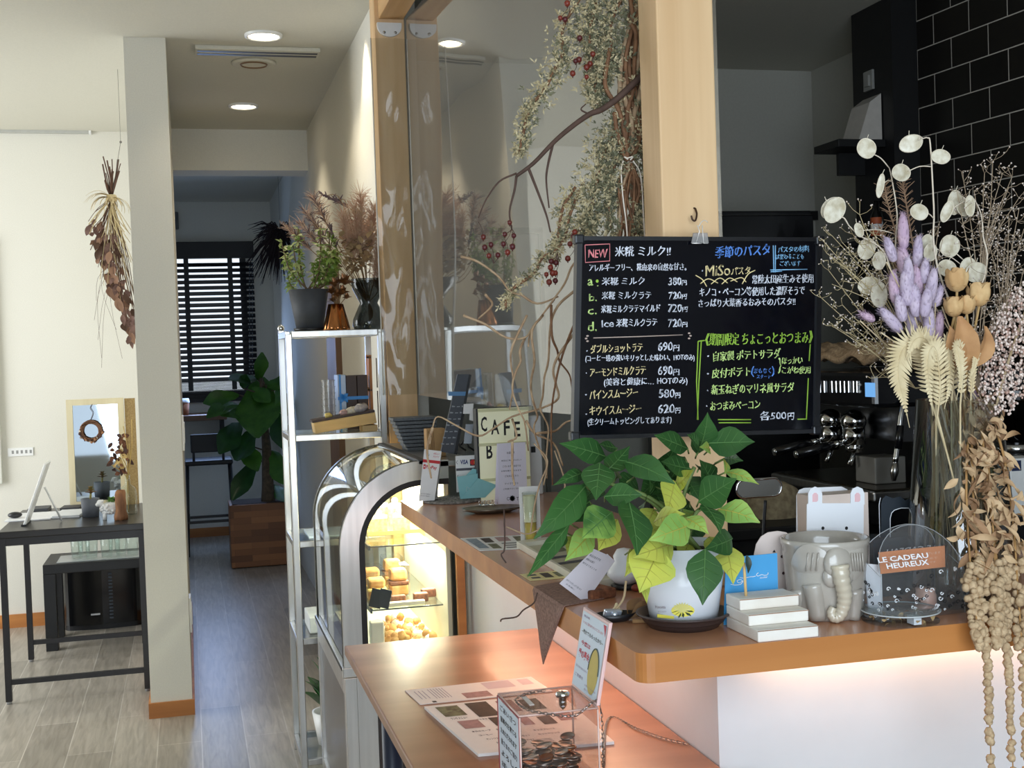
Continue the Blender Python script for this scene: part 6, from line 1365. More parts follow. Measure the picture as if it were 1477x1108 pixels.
# coins
rng = random.Random(61); cm = {}
for i in range(64):
    lay = i//14; x = rng.uniform(X0 + .017, X1 - .017); y = rng.uniform(Y0 + .017, Y1 - .017)
    z = LZ + .0505 + .0062*lay + rng.uniform(0, .0015); r = rng.choice((.0115, .0105, .013)); m_ = mat('nickel', (176, 168, 158), .3, .9, scale=60) if i % 6 else mat('bronze_coin', (176, 116, 72), .35, .9, scale=60)
    mb = MB(); mb.M = Matrix.Translation((x, y, z)) @ Euler((rng.uniform(-.22, .22), rng.uniform(-.22, .22), 0)).to_matrix().to_4x4()
    mb.lathe([(0, -.0008), (r, -.0008), (r, .0008), (r*.88, .0008), (r*.86, .0005), (0, .0005)], (0, 0, 0), 22); obj('coin', mb, m_, label='coin lying in the clear donation box', cat='coin', group='coins in the donation box')
# chain
ch = MB(); path = smooth([PZ(786, 996, zt_ + .006), PZ(760, 1001, zt_ + .006), PZ(744, 1009, zt_ + .006), PZ(757, 1022, zt_ + .006), PZ(790, 1030, zt_ + .006), PZ(830, 1032, zt_ + .006), Vector((X1 + .006, (Y0 + Y1)/2 - .05, zt_ + .006)), Vector((X1 + .012, Y0 + .02, LZ + .05)), PZ(878, 1036, LZ + .003), PZ(920, 1052, LZ + .003), PZ(960, 1066, LZ + .003), Vector((.7645, PZ(1000, 1077, LZ).y, LZ + .003))], 6)
d_ = 0; pts = [path[0]]; step = .0058
for a, b in zip(path, path[1:]):
    L_ = (b - a).length
    while d_ + L_ >= step*len(pts): pts.append(a.lerp(b, (step*len(pts) - d_)/L_))
    d_ += L_
for i, (a, b) in enumerate(zip(pts, pts[1:])):
    m_ = (a + b)/2; t_ = (b - a).normalized(); s_ = t_.cross(Vector((0, 0, 1))); s_ = s_.normalized() if s_.length > .01 else Vector((1, 0, 0)); n_ = t_.cross(s_); v_ = s_ if i % 2 else n_
    ch.tube([m_ + t_*(.0042*math.cos(k)) + v_*(.0021*math.sin(k)) for k in [2*PI*j/8 for j in range(8)]], .0006, 4, closed=True)
obj('chain', ch, mat('chain_steel', (150, 142, 138), .3, .9, scale=60), label='thin steel chain tethering the donation box to the bar', cat='chain')
# ================================================================== KITCHEN
t = T('back_worktop', 'black worktop carrying the espresso machine', 'counter', (2.3, 3.8, 0))
obj('top', MB().box(1.86, 2.70, 2.75, 4.38, .84, .87, .003), M_black, t); obj('carcass', MB().box(1.92, 2.69, 2.8, 4.36, 0, .84), M_black, t)
MX, MY0, MY1, MZ = 2.03, 3.40, 4.06, .8705
em = T('espresso_machine', 'black and chrome espresso machine with two group heads behind the bar', 'espresso machine', (2.25, 3.73, MZ))
M_eb = mat('machine_black', (22, 22, 25), .22, scale=30, var=.3, coat=.3)
obj('body', MB().box(MX + .30, MX + .56, MY0, MY1, MZ + .03, 1.385, .012).box(MX + .02, MX + .3, MY0 + .01, MY1 - .01, MZ + .03, .985, .006), M_eb, em)
for y in (MY0 + .06, MY1 - .06):
    for x in (MX + .07, MX + .5): obj('foot', MB().cyl((x, y, MZ), (x, y, MZ + .03), .02, n=12), M_chrome, em)
zp0, zp1 = P(1280, 588, 3.42).z, P(1280, 545, 3.42).z
pn = obj('control_panel', MB().box(MX - .01, MX + .30, MY0 - .004, MY1 + .004, zp0, zp1 + .02, .014), M_eb, em)
def on_x(px, py, x=MX - .0112): return PX(px, py, x)
bt = MB()
for px in (1181, 1187, 1198, 1204, 1210, 1216, 1222, 1229, 1234):
    a = on_x(px, 549); b = on_x(px + 4, 567); obj('button', MB().box(MX - .016, MX - .0095, min(a.y, b.y), max(a.y, b.y), b.z, a.z, .002), M_chrome, pn)
a = on_x(1248, 552); b = on_x(1262, 573); obj('display', MB().box(MX - .0125, MX - .0095, min(a.y, b.y), max(a.y, b.y), b.z, a.z), mat('lcd_blue', (110, 168, 226), .3, emit=.9, scale=3), pn)
for py in (555, 565): c = on_x(1240, py); obj('indicator', MB().ball(c, .005, 8), M_white, pn)
for px, py in ((1194, 606), (1227, 608)):
    y = on_x(px, py, MX + .04).y; z = P(px, py, y).z; x = MX + .05
    g = obj('group_head', MB().ball((x, y, z), .042, 18, sc=(1, 1, .9)).cyl((x, y, z - .02), (x, y, z - .075), .036, n=20).cyl((x, y, z - .075), (x, y, z - .10), .030, .024, n=20), M_chrome, em)
    h0 = Vector((x - .03, y, z - .065)); h1 = Vector((x - .22, y - .02, z - .095)); pf = obj('portafilter', MB().tube([h0, h0.lerp(h1, .25)], .010, 10), M_chrome, em)
    obj('portafilter_grip', MB().tube([h0.lerp(h1, .25), h0.lerp(h1, .4), h0.lerp(h1, .97)], [.011, .016, .014], 12), M_eb, pf); obj('grip_tip', MB().tube([h0.lerp(h1, .97), h1], .012, 12), M_chrome, pf)
    obj('spout', MB().tube([(x, y, z - .10), (x - .01, y, z - .125), (x - .02, y, z - .14)], .008, 8), M_chrome, g)
obj('front_grille', MB().box(MX + .1, MX + .3, MY0 + .02, MY1 - .02, 1.16, zp0), mat('machine_steel_dark', (110, 110, 112), .25, 1, scale=20), em)
tzr = 1.02; tr = obj('drip_tray', MB().box(MX - .03, MX + .30, MY0 - .02, MY1 + .01, tzr - .035, tzr - .004, .006), M_steel, em); obj('drip_grid', MB().box(MX - .015, MX + .29, MY0 - .005, MY1, tzr - .004, tzr), mat('grid_bronze', (74, 66, 52), .25, .8, scale=60), tr)
a = P(1301, 590, MY0 - .03); b = P(1291, 668, MY0 - .05); c = P(1289, 694, MY0 - .05)
w_ = obj('steam_wand', MB().tube(smooth([(a.x + .04, MY0, a.z + .05), a, P(1296, 630, MY0 - .04), b], 5), .0085, 10), M_chrome, em); obj('wand_sleeve', MB().tube([P(1299, 614, MY0 - .04), P(1295, 648, MY0 - .045)], .0115, 10), M_eb, w_); obj('wand_tip', MB().tube([b, b.lerp(c, .5), c], [.010, .013, .006], 10), M_steel, w_)
# towel on the machine
rng = random.Random(71); y0, y1 = MY0 - .02, MY1 + .02
def tw(u, v):
    x = MX + .02 + .27*u; y = y0 + (y1 - y0)*v; return (x, y, 1.398 + .062*math.sin(PI*min(1, max(0, u*.9 + .08)))**.5 + .012*math.sin(v*26 + u*9) + .006*math.sin(u*50 + v*17))
mb = MB().grid(tw, 24, 40); o = obj('fluffy_towel', mb, mat('towel_tan', (188, 160, 126), 1.0, scale=120, c2=(150, 122, 92), bump=.8), label='fluffy tan towel spread on top of the espresso machine', cat='towel'); sd = o.modifiers.new('s', 'SOLIDIFY'); sd.thickness = .02; sd.offset = -1
# jug and card between machine and bar
c = P(1228, 690, 3.6); obj('grey_canister', MB().box(MX + .06, MX + .17, 3.52, 3.64, tzr + .0005, tzr + .085, .004), mat('canister_grey', (150, 146, 138), .5, .2, scale=20), label='square grey canister on the drip tray of the espresso machine', cat='canister')
# grinder and white device at the right edge
gx, gy = P(1462, 600, 2.95).x, 2.95
t = T('coffee_grinder', 'black coffee grinder with a clear hopper at the right edge, behind the big glass vase', 'grinder', (gx, gy, .8705))
obj('body', MB().box(gx - .08, gx + .10, gy - .10, gy + .12, .8705, 1.16, .012), M_eb, t); obj('hopper', MB().lathe([(.05, 0), (.09, .11), (.09, .15)], (gx, gy, 1.18), 24, cap=False), glass('smoke_hopper', (70, 66, 62), .05), t); obj('collar', MB().lathe([(0, 0), (.06, 0), (.06, .022), (0, .022)], (gx, gy, 1.16), 24), M_chrome, t)
obj('chute', MB().tube([(gx - .08, gy - .03, 1.08), (gx - .14, gy - .04, 1.05), (gx - .145, gy - .04, 1.0)], .018, 10), M_chrome, t)
yW = 2.5; a = P(1456, 662, yW); b = P(1500, 742, yW)
t = T('white_device_box', 'white box with a small dark symbol at the right edge, behind the hanging dried flowers', 'box', (a.x, yW, 1.0))
st_ = T('equipment_stand', 'dark stand holding the white box at the right edge', 'stand', ((a.x + b.x)/2, yW + .03, 0))
obj('column', MB().box(a.x + .02, b.x, yW + .01, yW + .06, 0, b.z - .012), M_dark, st_); obj('shelf', MB().box(a.x - .01, b.x + .02, yW - .01, yW + .09, b.z - .012, b.z, .002), M_dark, st_)
obj('body', MB().box(a.x, b.x, yW, yW + .06, b.z + .0005, a.z, .004), M_white, t); p = P(1464, 672, yW); obj('symbol', MB().box(p.x - .009, p.x + .016, yW - .001, yW + .0005, p.z - .012, p.z + .012), mat('navy_print', (36, 48, 84), .5), t)
# tall black cabinet, wall shelf with paper shade, bottle
yC = 4.9; x0, x1 = P(1000, 400, yC).x, P(1174, 400, yC).x; zt_ = P(1100, 304, yC).z
t = T('black_refrigerator', 'tall black cabinet standing behind the chalkboard in the kitchen', 'cabinet', ((x0 + x1)/2, yC, 0))
obj('body', MB().box(x0, x1, yC, yC + .6, 0, zt_, .006), M_eb, t); obj('door', MB().box(x0 + .01, x1 - .01, yC - .03, yC, .08, zt_ - .02, .006), M_eb, t); obj('handle', MB().box(x0 + .03, x0 + .05, yC - .06, yC - .03, 1.0, 1.5, .004), M_dark, t)
S('trim_5', MB().box(x1 + .01, 3.08, YK - .03, YK, P(1200, 318, YK).z, P(1200, 305, YK).z), M_black)
yS_ = 4.46; a = P(1209, 188, yS_); b = P(1292, 212, yS_)
xw = 2.735
t = T('wall_shelf', 'black wall shelf on the black column carrying a pale paper shade', 'shelf', (a.x + .1, yS_ + .1, b.z))
obj('board', MB().box(a.x, xw, yS_, yS_ + .2, b.z, b.z + .03, .002), M_black, t); obj('bracket', MB().box(xw - .12, xw - .001, yS_ + .16, yS_ + .18, b.z - .09, b.z), M_black, t)
zs = b.z + .0305; q = [P(x, y, yS_ + .06) for x, y in ((1231, 190), (1285, 182), (1285, 138), (1247, 150))]
mb = MB(); lo = [(q[0].x, zs), (xw - .004, zs), (xw - .004, q[2].z), (q[3].x, q[3].z)]; mb.prism(lo, yS_ + .02, yS_ + .16)
obj('paper_lantern', mb, mat('shade_grey', (206, 200, 192), .7, scale=30), label='pale tapered paper shade standing on the black wall shelf', cat='shade')
p = P(1280, 115, yS_ + .1); obj('wall_socket', MB().box(xw - .012, xw, yS_ + .07, yS_ + .14, p.z - .045, p.z + .035, .003).box(xw - .022, xw - .010, yS_ + .085, yS_ + .12, p.z - .03, p.z + .015, .002), mat('socket_grey', (150, 150, 146), .5), label='small grey socket on the black column above the paper shade', cat='socket')
yS2 = 4.42; p = P(1262, 346, yS2)
t = T('bottle_shelf', 'short black shelf on the black column under the bottle', 'shelf', (xw - .1, yS2, p.z - .02)); obj('board', MB().box(P(1240, 346, yS2).x, xw, yS2 - .02, yS2 + .16, p.z - .02, p.z, .002), M_black, t)
for px, lab_, cc in ((1264, 'dark bottle with an orange label on the short black shelf', (188, 92, 52)), (1274, 'slim dark bottle right of the orange labelled bottle', (70, 76, 72))):
    bx_ = P(px, 330, yS2 + .04 + (.04 if px > 1270 else 0)).x; yb = yS2 + .04 + (.05 if px > 1270 else 0)
    t = T('bottle', lab_, 'bottle', (bx_, yb, p.z)); hh = P(px, 290, yb).z - p.z
    obj('glass', MB().lathe([(0, 0), (.022, 0), (.022, hh*.6), (.009, hh*.78), (.009, hh), (0, hh)], (bx_, yb, p.z + .0005), 20), mat('bottle_dark', (22, 22, 20), .15, scale=10), t)
    if px < 1270: obj('label', MB().lathe([(.0225, hh*.12), (.0225, hh*.27)], (bx_, yb, p.z), 20, cap=False), mat('orange_label', cc, .6), t); obj('label', MB().lathe([(.0224, hh*.42), (.0224, hh*.58)], (bx_, yb, p.z), 20, cap=False), MATS['orange_label'], t); obj('white_band', MB().lathe([(.0226, hh*.28), (.0226, hh*.41)], (bx_, yb, p.z), 20, cap=False), PAPER, t)
# silver reader on a stand, patterned pouch, cloth on a trolley
yR = 2.00; a, b = P(1062, 705, yR), P(1127, 705, yR); zc = P(1095, 704, yR).z; hw = (b.x - a.x)/2; cx = (a.x + b.x)/2
t = T('silver_reader', 'rounded silver reader plate on a thin black stand behind the poinsettia', 'reader', (cx, yR, CZ))
ol = [(cx + (hw - .014)*sgn + .014*math.cos(an), zc + .014*1.1*math.sin(an)) for sgn, a0 in ((1, -PI/2), (-1, PI/2)) for an in [a0 + PI*i/10 for i in range(11)]]
obj('plate', MB().prism(ol, yR, yR + .004), mat('reader_grey', (138, 136, 130), .3, .5, scale=10), t)
obj('rim', MB().tube([(x, yR - .0005, z) for x, z in ol], .0022, 6, closed=True), M_chrome, t)
obj('sensor', MB().lathe([(0, 0), (.006, 0), (.006, .002), (0, .002)], (0, 0, 0), 16), M_dark, t)
o = t.children[-1]; o.location = (cx - P(1095, 700, yR).x*0 + (P(1092, 703, yR).x - cx), -.002, zc - CZ); o.rotation_euler = (PI/2, 0, 0)
for v in o.data.vertices: v.co += Vector(t['_o'])
obj('stand', MB().tube(smooth([P(1104, 722, yR + .002), P(1102, 755, yR + .002), (P(1098, 800, yR).x, yR, CZ + .004)], 4), .003, 8).lathe([(0, 0), (.018, 0), (.018, .004), (0, .004)], (P(1098, 800, yR).x, yR, CZ), 20), M_black, t)
yP = 1.93; a, b = P(1055, 699, yP), P(1072, 730, yP)
rng = random.Random(81); t = T('patterned_pouch', 'black and white patterned pouch beside the silver reader, behind the plant', 'pouch', ((a.x + b.x)/2, yP + .05, CZ))
obj('pouch', MB().box(a.x - .012, b.x, 2.012, 2.03, CZ + .0005, a.z, .002), mat('pattern_bw', (40, 40, 46), .6, c2=(206, 206, 210), scale=260), t)
t = T('trolley', 'black trolley in the kitchen holding a beige cloth', 'trolley', (1.5, 3.0, 0)); zt_ = P(1110, 752, 3.0).z
obj('top', MB().box(1.18, 1.70, 2.9, 3.3, zt_ - .03, zt_, .004), M_black, t); obj('cabinet', MB().box(1.2, 1.68, 2.92, 3.28, .06, zt_ - .03), M_black, t)
for x in (1.24, 1.64):
    for y in (2.96, 3.24): obj('caster', MB().cyl((x - .01, y, .03), (x + .01, y, .03), .03, n=14), M_dark, t)
cx = P(1120, 740, 3.05).x
def cl(u, v):
    a = 2*PI*u; h = .095*math.sin(v*PI/2); r = .062*math.cos(v*PI/2)**.6 + .003; return (cx + r*1.3*math.cos(a)*(1 + .12*math.sin(3*a + v*5)), 3.08 + r*math.sin(a), zt_ + .0005 + h + .008*math.sin(5*a + 9*v)*math.cos(v*PI/2)*v)
obj('beige_cloth', MB().grid(cl, 28, 14), mat('cloth_beige', (176, 160, 128), .95, scale=60, c2=(140, 124, 98), bump=.4), label='crumpled beige cloth on the black trolley behind the bar', cat='cloth')
# ================================================================== CHALKBOARD
YBD = 1.90
BQ = [P(825.5, 634, YBD), P(1180, 624.5, YBD), P(1184, 343, YBD), P(831, 341, YBD)]   # BL BR TR TL
ctr = sum(BQ, Vector())/4
bd = T('chalkboard', 'black menu board covered in white, yellow and green handwriting, hanging on the pine post', 'menu board', (ctr.x, YBD, min(p.z for p in BQ)))
def inset_q(q, d): c = sum(q, Vector())/4; return [c + (p - c)*(1 - d/((p - c).length)) for p in q]
def rq(q, r, n=5):
    out = []; m = len(q)
    for i in range(m):
        p, a, b = q[i], q[i - 1], q[(i + 1) % m]; A = p + (a - p).normalized()*r; B = p + (b - p).normalized()*r
        for k in range(n + 1): t = k/n; c = A*(1 - t)**2 + p*2*t*(1 - t) + B*t*t; out.append((c.x, c.z))
    return out
o_, i_ = rq(BQ, .012), rq(inset_q(BQ, .011), .007)
obj('frame', MB().ring(o_, i_, YBD - .006, YBD + .010), mat('board_frame', (26, 27, 31), .3, scale=50, var=.2), bd)
obj('writing_surface', MB().prism(i_, YBD - .002, YBD + .008), mat('blackboard', (10, 12, 20), .12, scale=6, var=.3, spec=.35), bd)
WH, YE, LI, GR, BL, PK, BE, LB = 0, 1, 2, 3, 4, 5, 6, 7
INKS = [mat('marker_' + n, c, .7, scale=90, var=.12, emit=0) for n, c in (('white', (240, 244, 255)), ('cream', (248, 228, 170)), ('lime', (216, 246, 150)), ('green', (160, 204, 70)), ('blue', (96, 150, 236)), ('pink', (236, 140, 144)), ('beige', (196, 176, 164)), ('pale_blue', (150, 208, 250)))]
wr = MB()
def bp_(x, y): return P(820 + x/3.573, 330 + y/3.573, YBD - .0028)
rngw = random.Random(88)
def line(s, x0, x1, y0, y1, h, mi, thick=.018):
    ph = rngw.uniform(0, 6)
    def f(u, v):
        x = x0 + (x1 - x0)*u + 1.5*math.sin(v*3 + u*40 + ph) + v*h*.04; y = y0 + (y1 - y0)*u - v*h + 1.6*math.sin(u*34 + ph); return bp_(x, y)
    wr.text(s, f, mi, 0); k = .034*h/max(20, x1 - x0); wr.text(s, lambda u, v: f(u + k, v), mi, 0)
def stroke(pts, mi, r=.0009, sm=True): wr.tube(smooth([bp_(*p) for p in pts], 4) if sm and len(pts) > 2 else [bp_(*p) for p in pts], r, 5, mi)
for a in (('NEW', 102, 198, 150, 147, 42, PK), ('米糀 ミルク!!', 238, 525, 143, 140, 52, WH), ('アレルギーフリー、糀由来の自然な甘さ。', 105, 605, 220, 214, 38, WH), ('a', 98, 124, 293, 292, 32, LI), ('・', 147, 153, 296, 296, 6, LI), ('米糀 ミルク', 172, 390, 291, 289, 40, WH), ('380', 515, 580, 292, 290, 40, WH), ('円', 584, 608, 292, 290, 26, WH),
          ('b.', 105, 145, 374, 372, 38, LI), ('米糀 ミルクラテ', 170, 425, 364, 361, 40, WH), ('720', 515, 580, 364, 362, 38, WH), ('円', 584, 608, 364, 362, 26, WH), ('c.', 98, 145, 442, 440, 28, LI), ('米糀ミルクラテマイルド', 168, 470, 435, 428, 40, WH), ('720', 512, 582, 430, 428, 40, WH), ('円', 586, 612, 430, 428, 26, WH),
          ('d.', 98, 145, 528, 526, 46, LI), ('Ice', 170, 232, 508, 506, 36, WH), ('米糀ミルクラテ', 245, 455, 506, 502, 42, WH), ('720', 512, 582, 508, 506, 42, WH), ('円', 586, 612, 508, 506, 26, WH),
          ('・', 92, 99, 634, 634, 7, WH), ('ダブルショットラテ', 112, 380, 644, 632, 46, YE), ('690', 460, 535, 630, 628, 44, WH), ('円', 540, 570, 632, 630, 32, WH), ('(コーヒー感の強いキリッとした味わい、HOTのみ)', 85, 648, 690, 684, 40, WH), ('・', 88, 95, 748, 748, 7, WH), ('アーモンドミルクラテ', 110, 395, 764, 750, 44, YE), ('690', 460, 535, 755, 752, 46, WH), ('円', 540, 570, 756, 754, 32, WH),
          ('(美容と健康に… HOTのみ)', 180, 612, 816, 806, 46, WH), ('・', 86, 93, 858, 858, 7, WH), ('パインスムージー', 108, 355, 880, 866, 46, YE), ('580', 465, 545, 872, 870, 44, WH), ('円', 550, 575, 874, 872, 28, WH), ('・', 88, 95, 958, 958, 7, WH), ('キウイスムージー', 108, 372, 962, 950, 46, YE), ('620', 460, 545, 952, 950, 46, WH), ('円', 550, 575, 952, 950, 28, WH), ('(生クリームトッピングしてあります)', 97, 530, 1020, 1008, 42, WH),
          ('季節のパスタ', 755, 1035, 152, 136, 60, BL), ('パスタの材料', 1078, 1240, 124, 118, 32, LB), ('は変わることも', 1068, 1212, 158, 156, 28, LB), ('ございます', 1090, 1195, 192, 190, 26, LB), ('・', 686, 694, 222, 222, 8, WH), ('MiSo', 705, 832, 246, 240, 56, YE), ('パスタ', 838, 935, 240, 232, 40, YE), ('常陸太田産生みそ使用', 945, 1260, 284, 278, 46, WH), ('キノコ・ベーコン等使用した濃厚そうで', 675, 1215, 350, 340, 46, WH), ('さっぱり大葉香るおみそのパスタ!!', 668, 1168, 405, 394, 42, WH),
          ('《期間限定 ちょこっとおつまみ》', 705, 1255, 604, 590, 64, GR), ('・', 716, 724, 660, 660, 8, WH), ('自家製 ポテトサラダ', 745, 1090, 684, 666, 50, LI), ('・', 714, 722, 750, 750, 8, WH), ('皮付ポテト', 738, 935, 772, 758, 50, LI), ('(', 940, 954, 762, 762, 52, BL), ('まもなく', 956, 1042, 746, 744, 26, BL), ('スタート', 970, 1040, 772, 770, 20, BL), (')', 1046, 1060, 760, 760, 50, BL), ('}', 1080, 1094, 746, 746, 80, LI), ('ほっかい', 1100, 1205, 698, 694, 34, LI), ('こがね使用', 1100, 1245, 748, 746, 38, LI),
          ('・', 712, 720, 838, 838, 8, WH), ('新玉ねぎのマリネ風サラダ', 735, 1160, 856, 842, 52, LI), ('・', 708, 716, 918, 918, 8, WH), ('おつまみベーコン', 730, 985, 938, 928, 46, LI), ('各500', 985, 1120, 990, 984, 48, WH), ('円', 1128, 1160, 986, 984, 36, WH)): line(*a)
for pts, mi in ((((85, 84), (213, 78), (212, 166), (87, 174), (85, 84)), PK), (((128, 563), (360, 556), (588, 547)), BE), (((668, 580), (660, 790), (668, 985)), GR), (((684, 582), (672, 790), (664, 985)), GR), (((668, 580), (702, 576)), GR), (((1246, 595), (1240, 682)), GR), (((1236, 770), (1226, 980)), GR), (((1180, 982), (1228, 981)), GR), (((770, 984), (940, 984)), GR), (((775, 1000), (940, 1000)), GR), (((1055, 86), (1058, 225)), LB), (((1066, 86), (1066, 225)), LB), (((1040, 213), (1230, 209)), LB), (((1042, 222), (1100, 219)), LB)): stroke(pts, mi, .0011 if mi == GR else .0009, sm=False)
for x0 in (655, 715, 765, 815): pass
for pts in (((655, 240), (690, 262), (712, 298)), ((680, 283), (720, 258), (770, 280)), ((735, 285), (780, 254), (820, 280)), ((790, 285), (830, 254), (870, 274)), ((835, 270), (890, 252), (915, 275)), ((895, 285), (925, 235), (962, 214))): stroke(pts, YE)
for cx, cy, s in ((108, 566, -1), (612, 552, 1)):
    for a_ in (-1.1, 0, 1.1): e = bp_(cx + s*(4 + 13*math.cos(a_)), cy + 15*math.sin(a_)); wr.ball(e, .0022, 6, BE, sc=(1.2, .2, .7))
wr.ball(bp_(148, 270), .0026, 10, GR, sc=(1, .2, 1))
obj('marker_writing', wr, INKS, bd)
for x, z, lab_ in ((BQ[3].x + .004, BQ[3].z, ''), (BQ[2].x - .004, BQ[2].z, ''), (BQ[0].x + .004, BQ[0].z, ''), (BQ[1].x - .004, BQ[1].z, '')):
    s1 = 1 if z > ctr.z else -1; obj('corner_cap', MB().box(x - .008, x + .008, YBD - .007, YBD + .0108, z - .008 - .005*s1, z + .008 - .005*s1, .003), MATS['board_frame'], bd)
# hook in the post and clear clip
yf = 1.95; hk = smooth([P(1003, 301, yf - .004), P(1005, 309, yf - .012), P(1003, 318, yf - .016), P(999, 317, yf - .014), P(997, 311, yf - .014)], 4)
obj('screw_hook', MB().tube([P(1000, 300, yf + .002), hk[0]], .0016, 8).tube(hk, .0016, 8), mat('bronze_hook', (70, 46, 34), .4, .5), label='small brown screw hook in the pine post above the chalkboard', cat='hook')
t = T('clear_clip', 'clear bulldog clip holding the chalkboard below the brown screw hook', 'clip', P(1008, 350, YBD - .012))
q = [P(a, b, YBD - .010) for a, b in ((997, 351), (1022, 351), (1020, 337), (1000, 337))]
obj('front_jaw', MB().prism([(p.x, p.z) for p in q], YBD - .011, YBD - .0085), glass('clip_plastic', (226, 220, 216), .08, 1.45, veil=.25), t)
q2 = [P(a, b, YBD + .014) for a, b in ((997, 351), (1022, 351), (1020, 336), (1000, 336))]; obj('back_jaw', MB().prism([(p.x, p.z) for p in q2], YBD + .0125, YBD + .015), MATS['clip_plastic'], t)
obj('wire_spring', MB().tube([P(a, b, YBD - .012) for a, b in ((998, 351), (1012, 351), (1004, 350), (1009, 334), (1006, 325))], .0008, 5).tube([P(a, b, YBD - .012) for a, b in ((1013, 325), (1014, 340), (1015, 351), (1021, 351))], .0008, 5).tube(smooth([P(a, b, YBD - .006) for a, b in ((1008, 327), (1012, 320), (1017, 318), (1021, 321))], 3), .0007, 5), mat('clip_wire', (240, 236, 232), .3, .3), t)
# ================================================================== VINE AND FOLIAGE GARLAND beside the pine post
YG_ = 2.12
def gpt(x, y, d=0): return P(x, y, YG_ + d)
tie = gpt(907, 233)
ga = T('dried_garland', 'hanging garland of vines and pale dried foliage tied with white string beside the pine post', 'garland', (tie.x, YG_, gpt(850, 700).z))
rng = random.Random(101); vm_ = MB()
VM = [mat('vine_brown', (142, 102, 70), .75, scale=60, c2=(106, 72, 48)), mat('vine_tan', (186, 160, 128), .8, scale=60, c2=(158, 128, 98)), mat('branch_dark', (88, 66, 56), .8, scale=60, var=.3)]
for i in range(22):    # trunk of vines above the tie
    x0 = rng.uniform(905, 936); a = gpt(x0, rng.uniform(-30, 60), rng.uniform(-.02, .03)); xm = rng.uniform(893, 932)
    vm_.tube(smooth([a, gpt(xm, 110 + rng.uniform(-20, 20), rng.uniform(-.02, .02)), gpt(rng.uniform(896, 925), 175, rng.uniform(-.02, .01)), gpt(907 + rng.uniform(-7, 7), 232, rng.uniform(-.012, .008))], 4), rng.uniform(.0028, .0052), 6, rng.choice((0, 0, 1)))
for pts in (((880, 70), (873, 110), (875, 130), (893, 160), (902, 200), (906, 232)), ((910, 35), (917, 50), (915, 90), (913, 130), (905, 160), (903, 200)), ((886, 162), (890, 190), (900, 222), (906, 232)), ((937, 135), (928, 170), (920, 210), (909, 232))):
    vm_.tube(smooth([gpt(a, b, -.02) for a, b in pts], 4), .0040, 7, 0)
for i in range(20):    # skirt below the tie
    e = gpt(rng.uniform(872, 938), rng.uniform(335, 420), rng.uniform(-.03, .05)); vm_.tube(smooth([gpt(907 + rng.uniform(-7, 7), 233, rng.uniform(-.01, .008)), gpt(907 + rng.uniform(-16, 18), 280, rng.uniform(-.02, .02)), e], 5), rng.uniform(.002, .0036), 6, rng.choice((0, 0, 1)))
obj('vine_bundle', vm_, VM, ga)
tr = MB()
TR = [((880, 330), (855, 365), (828, 380), (815, 408), (800, 430), (767, 477), (762, 500)), ((760, 455), (739, 500), (737, 525), (740, 543), (739, 567), (735, 590)), ((757, 488), (750, 506), (751, 521), (743, 539), (739, 563), (749, 593), (757, 610), (762, 650)),
      ((783, 455), (767, 478), (771, 520), (766, 549), (767, 571), (774, 595), (775, 603), (770, 619), (779, 649), (789, 670), (784, 700)), ((795, 440), (796, 484), (804, 506), (807, 521), (821, 540), (825, 559)), ((828, 420), (805, 441), (794, 470), (791, 520), (785, 545), (783, 571), (779, 589), (785, 603), (791, 619), (788, 660), (789, 690)),
      ((830, 478), (805, 514), (798, 535), (802, 555), (805, 575), (781, 589), (739, 601), (712, 618), (690, 629), (660, 615), (632, 601), (624, 617), (620, 640)), ((739, 605), (745, 630), (733, 637)), ((759, 607), (771, 625), (799, 640), (812, 672)), ((775, 625), (800, 622), (815, 610), (825, 606)), ((739, 637), (739, 680), (742, 700)),
      ((888, 335), (840, 440), (812, 510), (800, 560), (795, 610), (797, 700)), ((665, 370), (690, 378), (720, 400), (735, 420), (750, 425)), ((668, 455), (700, 468), (730, 487), (757, 487), (770, 470), (800, 432)), ((750, 424), (775, 438), (805, 428)), ((700, 425), (710, 440), (690, 460)),
      ((624, 617), (616, 650), (622, 690))]
for pts in TR: tr.tube(smooth([gpt(a, b, rng.uniform(-.04, .03)) for a, b in pts], 4), [.0024*(1 - .5*k/(4*len(pts))) for k in range(4*(len(pts) - 1) + 1)], 6, rng.choice((1, 1, 1, 0)))
for pts in (((770, 640), (790, 665), (778, 700), (770, 735), (765, 770)), ((727, 735), (728, 790), (723, 800), (730, 812)), ((800, 650), (815, 700), (800, 740), (765, 770), (730, 760)), ((775, 855), (770, 870), (755, 880), (745, 890), (725, 893), (722, 897))):
    tr.tube(smooth([P(a, b, 2.02) for a, b in pts], 4), .0014, 5, rng.choice((1, 2)))
obj('trailing_vines', tr, VM, ga, label='loose tan vines trailing below the foliage')
br = MB()
for pts, r in ((((930, 105), (893, 140), (868, 158), (850, 165), (822, 185), (798, 206), (770, 235), (745, 254)), .0055), (((745, 254), (742, 275), (735, 305), (738, 330)), .0022), (((798, 206), (790, 240), (788, 262), (792, 300)), .0022), (((762, 242), (775, 275), (788, 310), (794, 335)), .0024), (((745, 250), (720, 262), (700, 290), (690, 315)), .0016), (((850, 165), (838, 158), (845, 150)), .0016)):
    n = 4*(len(pts) - 1) + 1; br.tube(smooth([gpt(a, b, -.03) for a, b in pts], 4), [r*(1.15 - .6*k/n) for k in range(n)], 7, 2)
obj('bare_branch', br, VM, ga, label='dark bare branch reaching to the left')
